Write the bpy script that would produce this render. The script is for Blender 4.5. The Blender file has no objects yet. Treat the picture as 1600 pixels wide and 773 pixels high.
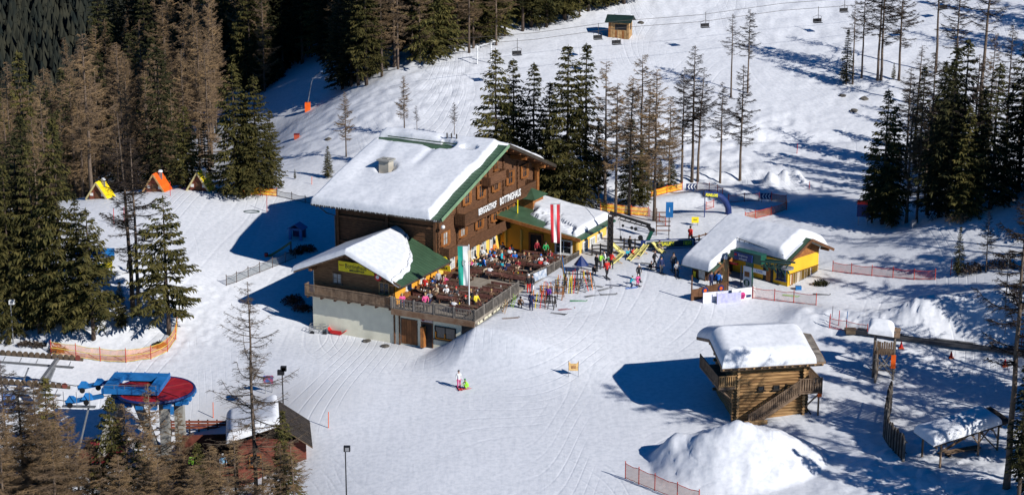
import bpy, bmesh, math, random
import numpy as np
from math import sin, cos, tan, radians, pi, atan2, sqrt, hypot
from mathutils import Vector, Matrix
R = random.Random(7)
SC = bpy.context.scene
COL = SC.collection

# ---------------------------------------------------------------- camera
TH = radians(15.7); CH = 57.2; FPX = 3000.0
CT, ST = cos(TH), sin(TH)
cam = bpy.data.cameras.new("camera"); camo = bpy.data.objects.new("camera", cam); COL.objects.link(camo)
camo.location = (0, 0, CH); camo.rotation_euler = (pi/2 - TH, 0, 0)
cam.sensor_fit = 'HORIZONTAL'; cam.sensor_width = 36.0; cam.lens = 36.0 * FPX / 1600.0
cam.clip_start = 1.0; cam.clip_end = 5000.0
SC.camera = camo

# ---------------------------------------------------------------- light
SUN_AZ = radians(41); SUN_EL = radians(31.5)      # light comes from the right and a little from behind the camera
w = bpy.data.worlds.new("World"); SC.world = w; w.use_nodes = True
nt = w.node_tree; nt.nodes.clear()
wo = nt.nodes.new("ShaderNodeOutputWorld"); wb = nt.nodes.new("ShaderNodeBackground"); sk = nt.nodes.new("ShaderNodeTexSky")
sk.sky_type = 'NISHITA'; sk.sun_disc = False; sk.sun_elevation = SUN_EL
sk.sun_rotation = pi/2 + SUN_AZ; sk.altitude = 1600; sk.air_density = 1.0; sk.dust_density = 0.0; sk.ozone_density = 10.0
wb.inputs['Strength'].default_value = 0.07
hs_ = nt.nodes.new('ShaderNodeHueSaturation'); hs_.inputs['Saturation'].default_value = 1.35; nt.links.new(sk.outputs[0], hs_.inputs['Color']); nt.links.new(hs_.outputs[0], wb.inputs[0]); nt.links.new(wb.outputs[0], wo.inputs[0])
sl = bpy.data.lights.new("sun", 'SUN'); sl.energy = 5.0; sl.angle = radians(0.5); sl.color = (1.0, 0.97, 0.93)
so = bpy.data.objects.new("sun", sl); COL.objects.link(so)
SDIR = Vector((cos(SUN_AZ)*cos(SUN_EL), -sin(SUN_AZ)*cos(SUN_EL), sin(SUN_EL)))
so.rotation_euler = SDIR.to_track_quat('Z', 'Y').to_euler(); so.location = (60, 60, 120)
SC.view_settings.view_transform = 'Standard'; SC.view_settings.look = 'None'; SC.view_settings.exposure = 0.05; SC.view_settings.gamma = 1.0
SC.cycles.max_bounces = 5; SC.cycles.diffuse_bounces = 1; SC.cycles.glossy_bounces = 2; SC.cycles.transparent_max_bounces = 8
SC.cycles.use_denoising = True
# ---------------------------------------------------------------- terrain
def cam_pt(px, py, Z):                       # camera geometry used only to take bearings off the photograph
    X = (px-800)/FPX*Z; U = (386.5-py)/FPX*Z
    return (X, Z*CT+U*ST, CH-Z*ST+U*CT)
def kz(py): return ST+(py-386.5)/FPX*CT
def by_z(px, py, z): return cam_pt(px, py, (CH-z)/kz(py))
CP = []
def cz(*a):
    for px, py, z in a: CP.append(by_z(px, py, z))
def cZ(*a):
    for px, py, Z in a: CP.append(cam_pt(px, py, Z))
def cw(*a):                                  # column, distance, height
    for px, Z, z in a: CP.append(((px-800)/FPX*Z, (Z-(CH-z)*ST)/CT, z))
cz((0,773,-6),(150,773,-6),(300,773,-6),(450,773,-3.5),(600,773,-2),(800,773,-1.2),(1000,773,-.6),(1200,773,0),(1400,773,1),(1600,773,2),
   (0,680,-3.6),(150,680,-3.8),(300,680,-3.5),(450,660,-1.5),(600,650,-.7),(800,650,-.2),(1000,650,.4),(1170,655,.8),(1400,650,1.5),(1600,650,2),
   (0,600,-1.8),(150,600,-1.9),(300,600,-1.4),(-200,600,-2),(-200,773,-6),(1800,650,2.5),(1800,773,3),
   (0,545,-.8),(150,555,-.9),(300,560,-.6),(450,560,0),(600,560,0),(690,545,.1),(770,560,.6),(900,560,1.3),(1100,560,2),(1300,560,2.2),(1500,560,2.5),(1600,565,2.8),(1800,560,3.5),
   (490,518,0),(560,524,0),(627,534,0),(690,533,.5),
   (850,485,3.0),(950,460,3.7),(1050,470,3.5),(1180,500,2.9),(950,405,4.2),(1070,380,4.6),(1100,470,3.6),(1290,470,3.9),(1290,430,4.5),(1400,490,3.6),
   (1000,330,5.1),(1100,330,5.3),(880,320,5.6),(1200,300,6),(1100,285,6.2),(1250,285,6.4),(1000,290,6),
   (1000,225,7.1),(1250,222,7.2),(1100,250,6.8),(1350,235,7.1),
   (1500,530,3.4),(1600,535,3.7),(1440,480,5.4),(1560,480,6.2),(1400,440,5.0),(1550,440,6.6),(1300,385,5.4),(1450,353,7.0),(1600,297,9.8),(1800,270,11.5),(1700,440,7.5),(1560,400,7.6),
   (330,380,3.6),(440,400,3.0),(400,340,4.0),(250,345,4.5),(470,330,4.4),(500,300,5.0),(300,295,5.0),(400,300,5.0),(150,310,4.4),(450,440,2.0),(400,490,.8),(330,440,2.4),
   (250,430,3.3),(250,500,.9),(150,440,3.6),(150,520,.4),(60,400,3.8),(20,515,0),(0,330,3.5),(-200,400,3),(-200,500,0))
def climb(px, z0, steps):
    py0 = steps[0][0]; Z = (CH-z0)/kz(py0); z = z0; CP.append(cam_pt(px, py0, Z))
    for py, g in steps[1:]:
        Zn = ((CH-z)+g*Z)/(kz(py)+g); z += g*(Zn-Z); Z = Zn; CP.append(cam_pt(px, py, Z))
climb(1150, 7.2, [(224,0),(205,.3),(130,.17),(60,.2),(0,.22),(-90,.22),(-180,.3)])
climb(1400, 7.2, [(226,0),(205,.3),(130,.17),(60,.2),(0,.22),(-90,.22),(-180,.3)])
climb(1620, 7.4, [(228,0),(205,.3),(130,.2),(60,.22),(0,.24),(-90,.24),(-180,.3)])
climb(1850, 8.4, [(225,0),(205,.3),(130,.2),(60,.22),(0,.24),(-90,.24),(-180,.3)])
climb(930, 7.2, [(228,0),(205,.25),(130,.17),(60,.2),(0,.22),(-90,.24),(-180,.3)])
climb(750, 6.8, [(245,0),(190,.15),(130,.17),(60,.2),(0,.22),(-90,.2),(-180,.3)])
climb(600, 6.2, [(255,0),(180,.14),(110,.15),(50,.14),(0,.2),(-100,.2)])
cZ((450,250,232),(450,200,250),(450,150,266),(450,80,290),(450,0,322),(520,150,258),(520,60,282),(340,210,268),(340,160,288),(340,80,335),(340,0,400))
cw((200,255,-5),(200,330,-20),(200,420,-38),(200,560,-62),(0,255,-8),(0,330,-24),(0,450,-46),(0,560,-64),(-250,255,-6),(-250,400,-42),(-250,560,-66),(300,250,-3.5),(300,330,-14),(300,450,-36),(300,580,-55))
cZ((200,125,640),(200,0,730),(200,-60,800),(0,125,640),(0,0,720),(0,-60,800),(-250,125,640),(-250,0,730),(300,110,660),(300,0,760),(-250,-60,800),
   (450,-80,480),(450,-110,800),(700,-190,450),(1100,-260,500),(1600,-260,500))
cw((800,100,-5),(0,100,-8),(1600,100,1),(-300,100,-8),(1900,100,3))
CPa = np.array(CP); 
def tps_fit(P, lam):
    x = P[:, :2]/100.0; z = P[:, 2]; n = len(z)
    d = np.hypot(x[:,None,0]-x[None,:,0], x[:,None,1]-x[None,:,1])
    K = np.where(d > 0, d*d*np.log(d+1e-9), 0) + lam*np.eye(n)
    Q = np.c_[np.ones(n), x]
    A_ = np.block([[K, Q], [Q.T, np.zeros((3,3))]])
    return x, np.linalg.solve(A_, np.r_[z, 0, 0, 0])
TX, TW = tps_fit(CPa, 0.0004)
def tps(X, Y):
    X = np.asarray(X, float)/100; Y = np.asarray(Y, float)/100; out = np.empty(X.shape)
    xf, yf, of = X.ravel(), Y.ravel(), out.reshape(-1)
    for i in range(0, xf.size, 20000):
        a, b = xf[i:i+20000], yf[i:i+20000]
        d2 = (a[:,None]-TX[None,:,0])**2+(b[:,None]-TX[None,:,1])**2
        of[i:i+20000] = (0.5*d2*np.log(d2+1e-12))@TW[:-3]+TW[-3]+TW[-2]*a+TW[-1]*b
    return out
def h2(ix, iy, s):
    v = (ix.astype(np.int64)*374761393+iy.astype(np.int64)*668265263+s*1442695041) & 0x7fffffff
    v = ((v ^ (v >> 13))*1274126177) & 0x7fffffff
    return ((v ^ (v >> 16)) & 0xffff)/65535.0
def vn(x, y, s=0):
    ix = np.floor(x); iy = np.floor(y); fx = x-ix; fy = y-iy
    fx = fx*fx*(3-2*fx); fy = fy*fy*(3-2*fy)
    a = h2(ix,iy,s); b = h2(ix+1,iy,s); c = h2(ix,iy+1,s); d = h2(ix+1,iy+1,s)
    return (a*(1-fx)+b*fx)*(1-fy)+(c*(1-fx)+d*fx)*fy-0.5
def fbm(x, y, o=4, s=0):
    t = 0; a = 1.0
    for i in range(o): t = t+a*vn(x*2**i+17.3*i, y*2**i-9.1*i, s+i); a *= .5
    return t
# building frame: local x runs along the ridge, local y across the gable
AV = Vector((.892,-.453,0)).normalized(); BV = Vector((-AV.y, AV.x, 0))
W0 = Vector((-18.96,174.5,0)); HROT = atan2(AV.y, AV.x)
def H2W(a, b, z=0): return W0+AV*a+BV*b+Vector((0,0,z))
FEAT = []                                    # (kind, parameters) local snow forms
def seg_d(X, Y, p, q):
    px, py = p[:2]; dx, dy = q[0]-px, q[1]-py; L = dx*dx+dy*dy
    t = np.clip(((X-px)*dx+(Y-py)*dy)/L, 0, 1)
    return np.hypot(X-px-t*dx, Y-py-t*dy), t
def sm(x, a, b):
    t = np.clip((x-a)/(b-a), 0, 1); return t*t*(3-2*t)
heap = cam_pt(1150, 742, 151)
bankA = by_z(1262,492,3.6); bankB = by_z(1640,514,4.4)
bumps = [by_z(1203,287,6.3), by_z(1224,284,6.4), by_z(1244,285,6.4)]
rough = [  # centre px,py,z ; radius m ; amp ; freq
 (by_z(270,470,2),6,.55,.9),(by_z(280,530,.4),4,.35,.9),(by_z(1130,262,6.8),9,.75,.7),(by_z(1060,262,6.8),6,.5,.8),(by_z(1300,497,3.7),3.5,.5,1.1),
 (by_z(1350,502,3.8),4,.62,1.5),(by_z(1410,503,3.9),4,.62,1.7),(by_z(1460,505,4.1),4,.62,1.6),(by_z(1520,506,4.2),4,.62,1.7),(by_z(1580,510,4.3),4,.62,1.5),
 (by_z(1480,740,2),9,.6,.7),(by_z(1420,700,2),5,.5,.8),(by_z(1130,205,8),9,.5,.5),(by_z(1230,205,8),9,.5,.5),(by_z(1050,205,8),9,.4,.5),
 (by_z(1060,30,14),14,.6,.35),(by_z(1250,40,14),16,.5,.35),(by_z(980,60,12),12,.4,.4),(by_z(1395,582,2.1),1.6,.5,1.4),(by_z(1105,435,4),3,.4,1.),(by_z(560,190,8.5),14,.5,.4),
 (by_z(720,515,1.2),3,.45,1.1),(by_z(640,110,11),16,.6,.4),(by_z(1330,150,9.5),14,.4,.35),(by_z(120,500,.8),6,.5,.6)]
def hz(X, Y, fine=True):
    X = np.asarray(X, float); Y = np.asarray(Y, float)
    z = tps(X, Y)
    # ground round the guesthouse: low in front of the cellar wall, terrace level behind and to the right
    a = (X-W0.x)*AV.x+(Y-W0.y)*AV.y; b = (X-W0.x)*BV.x+(Y-W0.y)*BV.y
    inside = sm(a,-1.5,0)*(1-sm(a,16.2,17.2))*sm(b,.3,1.2)*(1-sm(b,30,31))
    z = z*(1-inside)+inside*np.minimum(z, -.3+3.4*sm(b, 8.5, 11))
    ra = np.clip((a-12.9)/5.0, 0, 1); fb = np.clip((b+8)/7.2, 0, 1)**1.9; ra = ra**1.35
    bank = ra*(1-sm(a, 20, 36))*fb*(1-sm(b,24,32))*(a > 12)
    z = z+bank*np.maximum(3.15-z, 0)
    r = np.hypot((X-heap[0])/7.0, (Y-heap[1])/5.6)+.08*fbm(X*.3,Y*.3,2,31)
    hs = np.clip(1-r,0,1)
    hp = 3.35*(.35*(1-(1-hs)**2)+.65*hs)*(1+.22*fbm(X*.4,Y*.4,2,5)) + .9*np.exp(-(((X-heap[0]+5.0)/1.3)**2+((Y-heap[1]-1.2)/1.3)**2))
    hp = hp + np.minimum(hs*6,1)*(.24*fbm((X+Y)*1.5,(X-Y)*.7,4,9)+.16*np.abs(fbm(X*2.3,Y*2.3,2,19)))
    z = z+hp
    d, t = seg_d(X, Y, bankA, bankB)
    z = z+np.exp(-(d/2.4)**2)*(.8+.4*t)*(1+.3*fbm(X*.9,Y*.9,3,3))
    for i, p in enumerate(bumps):
        z = z+1.25*np.exp(-(((X-p[0])/.72)**2+((Y-p[1])/1.5)**2)**1.2)*(1+.25*fbm(X*2,Y*2,2,40))
    for (p, rr, am, fq) in rough:
        ry = .5 if 160 < p[1] < 176 and p[0] > 24 else 1.0
        m = np.exp(-(((X-p[0])/rr)**2+((Y-p[1])/(rr*ry))**2))
        z = z+m*am*.42*(fbm(X*fq*1.9,Y*fq*1.9,3,2)+.55*np.abs(fbm(X*fq*.8,Y*fq*.8,2,12)))
    # crest of the right hand hill, in front of the wood
    c0 = by_z(1330,402,5.3); c1 = by_z(1660,322,9.0); d, t = seg_d(X, Y, c0, c1); side = np.where(Y > c0[1]+(X-c0[0])*(c1[1]-c0[1])/(c1[0]-c0[0]), 3.0, 6.5)
    z = z+(.2+2.4*t)*np.exp(-(d/side)**2)
    # rollers of the fun slope
    pr = by_z(1050,300,5.8); m = np.exp(-(((X-pr[0])/14)**2+((Y-pr[1]-1)/9)**2))
    z = z+m*.35*np.sin((Y-.3*X)*.9)
    # groomed road cut across the upper slope
    p0 = by_z(930,222,7.1); p1 = by_z(1330,222,7.1); d, t = seg_d(X, Y, p0, p1)
    z = z-.35*np.exp(-(d/.9)**2)
    z = z+.22*fbm(X*.04,Y*.04,2,1)+.03*fbm(X*.35,Y*.35,3,4)
    up = sm(Y, 225, 250)
    z = z+up*.6*fbm(X*.05+3,Y*.06,2,8)+up*.06*fbm(X*.22,Y*.5,4,6)
    return z
_GR = {}
def hg(X, Y):                                # quick lookup in the ground sheet
    us, ys, Z = _GR['g']; u = X/np.maximum(Y,1); i = np.clip(np.searchsorted(ys, Y)-1, 0, len(ys)-2); j = np.clip(np.searchsorted(us, u)-1, 0, len(us)-2)
    a = np.clip((Y-ys[i])/(ys[i+1]-ys[i]), 0, 1); b = np.clip((u-us[j])/(us[j+1]-us[j]), 0, 1)
    return (Z[i,j]*(1-b)+Z[i,j+1]*b)*(1-a)+(Z[i+1,j]*(1-b)+Z[i+1,j+1]*b)*a
def hz1(x, y): return float(hg(np.array([x]), np.array([y]))[0])
_ZS = np.concatenate([np.arange(120, 340, .5), np.arange(340, 900, 3.)])
def G(px, py, dz=0.0):                       # the ground point seen at this bearing
    d = np.array([(px-800)/FPX, CT+(386.5-py)/FPX*ST, -ST+(386.5-py)/FPX*CT])
    P = d[None,:]*_ZS[:,None]; h = hg(P[:,0], P[:,1]); v = P[:,2]+CH-h
    k = np.argmax(v <= 0) if (v <= 0).any() else len(v)-1
    if k == 0: k = 1
    lo, hi = _ZS[k-1], _ZS[k]
    zz = np.linspace(lo, hi, 12); P = d[None,:]*zz[:,None]; v = P[:,2]+CH-hg(P[:,0],P[:,1])
    j = max(1, int(np.argmax(v <= 0))) if (v <= 0).any() else 11
    t = v[j-1]/(v[j-1]-v[j]+1e-9); z_ = zz[j-1]+(zz[j]-zz[j-1])*t
    p = d*z_; return Vector((p[0], p[1], hz1(p[0], p[1])+dz))
def GZ(px, Z):                               # ground point in this column at this distance
    x = (px-800)/FPX*Z; z = 0
    for _ in range(4): y = (Z-(CH-z)*ST)/CT; z = hz1(x, y)
    return Vector((x, y, z))
def Zof(p): return p[1]*CT+(CH-p[2])*ST
def PX(p):
    d = Zof(p); u = p[1]*ST+(p[2]-CH)*CT
    return 800+p[0]/d*FPX, 386.5-u/d*FPX
def hpx(p, py_top):                          # height of something standing at p whose top is seen at py_top
    k = kz(py_top); yy = p[1]
    # point (x,y,z+h) on the ray plane: (CH-z-h) = k*Zdepth
    z = p[2]; return ((CH-z)*(1-k*ST)-k*yy*CT)/(1-k*ST)
# ---------------------------------------------------------------- helpers
def tag(o, label=None, cat=None, group=None, kind=None):
    if label: o['label'] = label
    if cat: o['category'] = cat
    if group: o['group'] = group
    if kind: o['kind'] = kind
    return o
def empty(name, loc=(0,0,0), rz=0, label=None, cat=None, group=None, s=1):
    o = bpy.data.objects.new(name, None); COL.objects.link(o); o.location = loc; o.rotation_euler = (0,0,rz); o.scale = (s,s,s)
    o.empty_display_size = .2
    return tag(o, label, cat, group)
def link(name, me, parent=None, loc=None, rot=None):
    o = bpy.data.objects.new(name, me); COL.objects.link(o)
    if parent: o.parent = parent
    if loc is not None: o.location = loc
    if rot is not None: o.rotation_euler = rot
    return o
def copy_tree(o, parent=None):
    c = o.copy(); COL.objects.link(c)
    if parent: c.parent = parent
    for ch in list(o.children): copy_tree(ch, c)
    return c
_M = {}
def mat(name, col, rough=.8, var=.12, scale=2.0, bump=0.0, metal=0.0, col2=None, stretch=(1,1,1), det=4, spec=.3, rot=(0,0,0), trans=None):
    if name in _M: return _M[name]
    m = bpy.data.materials.new(name); m.use_nodes = True; n = m.node_tree.nodes; l = m.node_tree.links
    b = n['Principled BSDF']; b.inputs['Roughness'].default_value = rough; b.inputs['Metallic'].default_value = metal
    b.inputs['Specular IOR Level'].default_value = spec
    tc = n.new('ShaderNodeTexCoord'); mp = n.new('ShaderNodeMapping'); mp.inputs['Scale'].default_value = stretch; mp.inputs['Rotation'].default_value = rot
    no = n.new('ShaderNodeTexNoise'); no.inputs['Scale'].default_value = scale; no.inputs['Detail'].default_value = det
    oi = n.new('ShaderNodeObjectInfo'); ad = n.new('ShaderNodeVectorMath'); ad.operation = 'ADD'
    l.new(tc.outputs['Object'], ad.inputs[0]); l.new(oi.outputs['Random'], ad.inputs[1])
    l.new(ad.outputs[0], mp.inputs[0]); l.new(mp.outputs[0], no.inputs[0])
    mx = n.new('ShaderNodeMix'); mx.data_type = 'RGBA'
    c = Vector(col); c2 = Vector(col2) if col2 else c*(1+var)
    c1 = c if col2 else c*(1-var)
    mx.inputs[6].default_value = (*c1, 1); mx.inputs[7].default_value = (*c2, 1)
    mr = n.new('ShaderNodeMapRange'); mr.inputs[1].default_value = .35; mr.inputs[2].default_value = .65
    l.new(no.outputs[0], mr.inputs[0]); l.new(mr.outputs[0], mx.inputs[0])
    hs = n.new('ShaderNodeHueSaturation'); rr = n.new('ShaderNodeMapRange'); rr.inputs[3].default_value = 1-var*.8; rr.inputs[4].default_value = 1+var*.8
    l.new(oi.outputs['Random'], rr.inputs[0]); l.new(rr.outputs[0], hs.inputs['Value']); l.new(mx.outputs[2], hs.inputs['Color'])
    l.new(hs.outputs[0], b.inputs['Base Color'])
    if bump:
        bp = n.new('ShaderNodeBump'); bp.inputs['Strength'].default_value = bump; bp.inputs['Distance'].default_value = .05
        l.new(no.outputs[0], bp.inputs['Height']); l.new(bp.outputs[0], b.inputs['Normal'])
    _M[name] = m; return m
class MB:
    def __init__(s): s.v = []; s.f = []; s.m = []
    def add(s, vs, fs, mi=0):
        k = len(s.v); s.v += [tuple(v) for v in vs]; s.f += [tuple(i+k for i in f) for f in fs]; s.m += [mi]*len(fs); return s
    def hexa(s, p, mi=0):                    # eight corners: bottom ring then top ring
        return s.add(p, [(3,2,1,0),(4,5,6,7),(0,1,5,4),(1,2,6,5),(2,3,7,6),(3,0,4,7)], mi)
    def box(s, x0, y0, z0, x1, y1, z1, mi=0):
        return s.hexa([(x0,y0,z0),(x1,y0,z0),(x1,y1,z0),(x0,y1,z0),(x0,y0,z1),(x1,y0,z1),(x1,y1,z1),(x0,y1,z1)], mi)
    def beam(s, p, q, w_, h_, mi=0, up=(0,0,1)):
        p = Vector(p); q = Vector(q); d = (q-p).normalized(); u = Vector(up)
        if abs(d.dot(u)) > .98: u = Vector((1,0,0))
        sd = d.cross(u).normalized()*(w_/2); uu = sd.cross(d).normalized()*(h_/2)
        return s.hexa([p-sd-uu, p+sd-uu, q+sd-uu, q-sd-uu, p-sd+uu, p+sd+uu, q+sd+uu, q-sd+uu], mi)
    def tube(s, pts, rad, n=6, mi=0, cap=True):
        pts = [Vector(p) for p in pts]; k0 = len(s.v); N = len(pts)
        if not hasattr(rad, '__len__'): rad = [rad]*N
        for i, p in enumerate(pts):
            d = (pts[min(i+1,N-1)]-pts[max(i-1,0)]).normalized(); u = Vector((0,0,1)) if abs(d.z) < .9 else Vector((1,0,0))
            a = d.cross(u).normalized(); b = a.cross(d)
            for j in range(n):
                t = 2*pi*j/n; s.v.append(tuple(p+(a*cos(t)+b*sin(t))*rad[i]))
        for i in range(N-1):
            for j in range(n):
                a0 = k0+i*n+j; a1 = k0+i*n+(j+1)%n; s.f.append((a0,a1,a1+n,a0+n)); s.m.append(mi)
        if cap:
            s.f.append(tuple(k0+j for j in range(n))[::-1]); s.m.append(mi); s.f.append(tuple(k0+(N-1)*n+j for j in range(n))); s.m.append(mi)
        return s
    def disc(s, c, r, h, n=24, mi=0, axis=2):
        c = Vector(c); ax = [Vector((0,1,0)),Vector((0,0,1)),Vector((1,0,0))][axis]; e = [Vector((1,0,0)),Vector((0,1,0)),Vector((0,0,1))][axis]
        return s.tube([c, c+e*h], r, n, mi)
    def sheet(s, grid, mi=0):
        r = len(grid); c = len(grid[0]); k = len(s.v)
        for row in grid: s.v += [tuple(v) for v in row]
        for i in range(r-1):
            for j in range(c-1):
                a = k+i*c+j; s.f.append((a,a+1,a+c+1,a+c)); s.m.append(mi)
        return s
    def slab(s, grid, th, mi=0):             # sheet with thickness downwards
        r = len(grid); c = len(grid[0]); k = len(s.v); s.sheet(grid, mi); k2 = len(s.v)
        for row in grid: s.v += [(v[0], v[1], v[2]-th) for v in row]
        for i in range(r-1):
            for j in range(c-1):
                a = k2+i*c+j; s.f.append((a,a+c,a+c+1,a+1)); s.m.append(mi)
        E_ = [(i*c, (i+1)*c) for i in range(r-1)]+[((i+1)*c+c-1, i*c+c-1) for i in range(r-1)]+[(j+1, j) for j in range(c-1)]+[((r-1)*c+j, (r-1)*c+j+1) for j in range(c-1)]
        for a, b in E_: s.f.append((k+a, k+b, k2+b, k2+a)); s.m.append(mi)
        return s
    def mesh(s, name, mats=None, smooth=False):
        me = bpy.data.meshes.new(name); me.from_pydata(s.v, [], s.f)
        if mats is not None:
            for m in (mats if isinstance(mats, (list,tuple)) else [mats]): me.materials.append(m)
        if any(s.m): me.polygons.foreach_set('material_index', s.m)
        if smooth: me.polygons.foreach_set('use_smooth', [True]*len(me.polygons))
        me.validate(); me.update(); return me
    def build(s, name, mats, parent=None, smooth=False, loc=None, rot=None, kind=None):
        o = link(name, s.mesh(name, mats, smooth), parent, loc, rot)
        if kind: o['kind'] = kind
        return o
def text(name, body, size, m, parent=None, mw=None, ext=.02, sx=1, align='CENTER', bold=0.0, shear=0):
    cu = bpy.data.curves.new(name, 'FONT'); cu.body = body; cu.size = size; cu.extrude = ext; cu.align_x = align; cu.align_y = 'CENTER'; cu.offset = bold; cu.shear = shear
    cu.resolution_u = 2
    t = bpy.data.objects.new(name, cu); COL.objects.link(t)
    dg = bpy.context.evaluated_depsgraph_get(); me = bpy.data.meshes.new_from_object(t.evaluated_get(dg)); bpy.data.objects.remove(t)
    me.materials.clear(); me.materials.append(m)
    o = link(name, me, parent)
    if mw is not None: o.matrix_local = mw @ Matrix.Diagonal((sx,1,1,1))
    return o
def frame(o, x, z, off=0):                   # matrix for lettering: x along reading direction, z along up
    x = Vector(x).normalized(); z = Vector(z).normalized(); n = x.cross(z); M_ = Matrix((x, z, n)).transposed().to_4x4(); M_.translation = Vector(o)+n*off; return M_

# ---------------------------------------------------------------- materials
def snow_mat(name, ground):
    m = bpy.data.materials.new(name); m.use_nodes = True; n = m.node_tree.nodes; l = m.node_tree.links; b = n['Principled BSDF']
    b.inputs['Roughness'].default_value = .55; b.inputs['Specular IOR Level'].default_value = .25
    tc = n.new('ShaderNodeTexCoord')
    def noise(scale, stretch, rz, det=5, dist=0):
        mp = n.new('ShaderNodeMapping'); mp.inputs['Scale'].default_value = stretch; mp.inputs['Rotation'].default_value = (0,0,rz)
        no = n.new('ShaderNodeTexNoise'); no.inputs['Scale'].default_value = scale; no.inputs['Detail'].default_value = det; no.inputs['Distortion'].default_value = dist
        l.new(tc.outputs['Object'], mp.inputs[0]); l.new(mp.outputs[0], no.inputs[0]); return no.outputs[0]
    def mth(op, a, b_, c=None):
        q = n.new('ShaderNodeMath'); q.operation = op
        for i, v in enumerate((a, b_, c)):
            if v is None: continue
            if isinstance(v, (int,float)): q.inputs[i].default_value = v
            else: l.new(v, q.inputs[i])
        return q.outputs[0]
    def bands(rz, sc, dist, lo, hi):          # thin curving ski tracks
        mp = n.new('ShaderNodeMapping'); mp.inputs['Rotation'].default_value = (0,0,rz)
        wv = n.new('ShaderNodeTexWave'); wv.inputs['Scale'].default_value = sc; wv.inputs['Distortion'].default_value = dist
        wv.inputs['Detail'].default_value = 2.5; wv.inputs['Detail Scale'].default_value = .35; wv.inputs['Detail Roughness'].default_value = .6
        l.new(tc.outputs['Object'], mp.inputs[0]); l.new(mp.outputs[0], wv.inputs[0])
        mr = n.new('ShaderNodeMapRange'); mr.inputs[1].default_value = lo; mr.inputs[2].default_value = hi; l.new(wv.outputs[1], mr.inputs[0]); return mr.outputs[0]
    if ground:
        fine = noise(2.6, (1,1,1), 0, 9); mid = noise(.22, (1,1,1), 0, 3)
        tr1 = noise(1.1, (1,.10,1), radians(28), 8, .15); tr2 = noise(1.3, (1,.08,1), radians(-62), 8, .2)
        mask = noise(.07, (1,1,1), 0, 3); mk = n.new('ShaderNodeMapRange'); mk.inputs[1].default_value = .42; mk.inputs[2].default_value = .58; l.new(mask, mk.inputs[0])
        t = n.new('ShaderNodeMix'); t.data_type = 'FLOAT'; l.new(mk.outputs[0], t.inputs[0]); l.new(tr1, t.inputs[2]); l.new(tr2, t.inputs[3])
        def tracks(sc, stretch, rz, K, w_, ms):   # ski tracks: long smooth curves that come and go
            f = noise(sc, stretch, rz, .6); f = mth('FRACT', mth('MULTIPLY', f, K), None); f = mth('ABSOLUTE', mth('SUBTRACT', f, .5), None)
            mr = n.new('ShaderNodeMapRange'); mr.inputs[1].default_value = w_; mr.inputs[2].default_value = 0; l.new(f, mr.inputs[0])
            m2 = n.new('ShaderNodeMapRange'); m2.inputs[1].default_value = .50; m2.inputs[2].default_value = .64; l.new(noise(ms, stretch, rz+.3, 3), m2.inputs[0])
            return mth('MULTIPLY', mr.outputs[0], m2.outputs[0])
        ws = mth('ADD', tracks(.035, (1,.45,1), radians(25), 58, .11, .14), tracks(.03, (1,.35,1), radians(-35), 84, .13, .09)); ws = mth('ADD', ws, tracks(.045, (1,.3,1), radians(75), 66, .12, .12))
        h = mth('MULTIPLY_ADD', t.outputs[0], .42, mth('MULTIPLY', fine, .08)); h = mth('MULTIPLY_ADD', mid, .2, h)
        h = mth('MULTIPLY_ADD', ws, -.20, h)
        bp = n.new('ShaderNodeBump'); bp.inputs['Strength'].default_value = .5; bp.inputs['Distance'].default_value = .20
    else:
        fine = noise(2.5, (1,1,1), 0, 6); mid = noise(.8, (1,1,1), 0, 3); h = mth('MULTIPLY_ADD', mid, .6, mth('MULTIPLY', fine, .2)); ws = fine
        bp = n.new('ShaderNodeBump'); bp.inputs['Strength'].default_value = .35; bp.inputs['Distance'].default_value = .12
    l.new(h, bp.inputs['Height']); l.new(bp.outputs[0], b.inputs['Normal'])
    mx = n.new('ShaderNodeMix'); mx.data_type = 'RGBA'; mx.inputs[6].default_value = (.65,.67,.70,1); mx.inputs[7].default_value = (.78,.79,.815,1)
    mr = n.new('ShaderNodeMapRange'); mr.inputs[1].default_value = .3; mr.inputs[2].default_value = .6; l.new(fine, mr.inputs[0]); l.new(mr.outputs[0], mx.inputs[0])
    last = mx.outputs[2]
    if ground:                               # trampled, dirtied snow round the racks, the deck chairs, the kiosk and the cellar door
        for (cx, cy, rx, ry) in ((7.0,186.5,7.5,6.5),(12.5,199,6,4),(22,181,6,4),(-9,170.5,6,1.8),(-22,157,9,6)):
            mp = n.new('ShaderNodeMapping'); mp.inputs['Location'].default_value = (-cx/rx,-cy/ry,0); mp.inputs['Scale'].default_value = (1/rx,1/ry,0); l.new(tc.outputs['Object'], mp.inputs[0])
            ln = n.new('ShaderNodeVectorMath'); ln.operation = 'LENGTH'; l.new(mp.outputs[0], ln.inputs[0])
            q = n.new('ShaderNodeMapRange'); q.inputs[1].default_value = 1.2; q.inputs[2].default_value = .2; l.new(ln.outputs['Value'], q.inputs[0])
            k = mth('MULTIPLY', q.outputs[0], mth('MULTIPLY', fine, 1.0)); m3 = n.new('ShaderNodeMix'); m3.data_type = 'RGBA'; l.new(k, m3.inputs[0]); l.new(last, m3.inputs[6]); m3.inputs[7].default_value = (.40,.38,.36,1); last = m3.outputs[2]
    l.new(last, b.inputs['Base Color']); _M[name] = m; return m
SNOWG = snow_mat('snow_ground', True); SNOW = snow_mat('snow_cover', False)
TR_SP = mat('spruce_bark', (.085,.06,.045), .9, .25, 6, .4)
LEAF = mat('spruce_needles', (.034,.038,.012), .85, .35, 1.8, 0, col2=(.115,.095,.028), spec=.15)
LEAFD = mat('spruce_needles_dark', (.018,.023,.010), .85, .35, 1.8, 0, col2=(.062,.056,.020), spec=.15)
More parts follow.
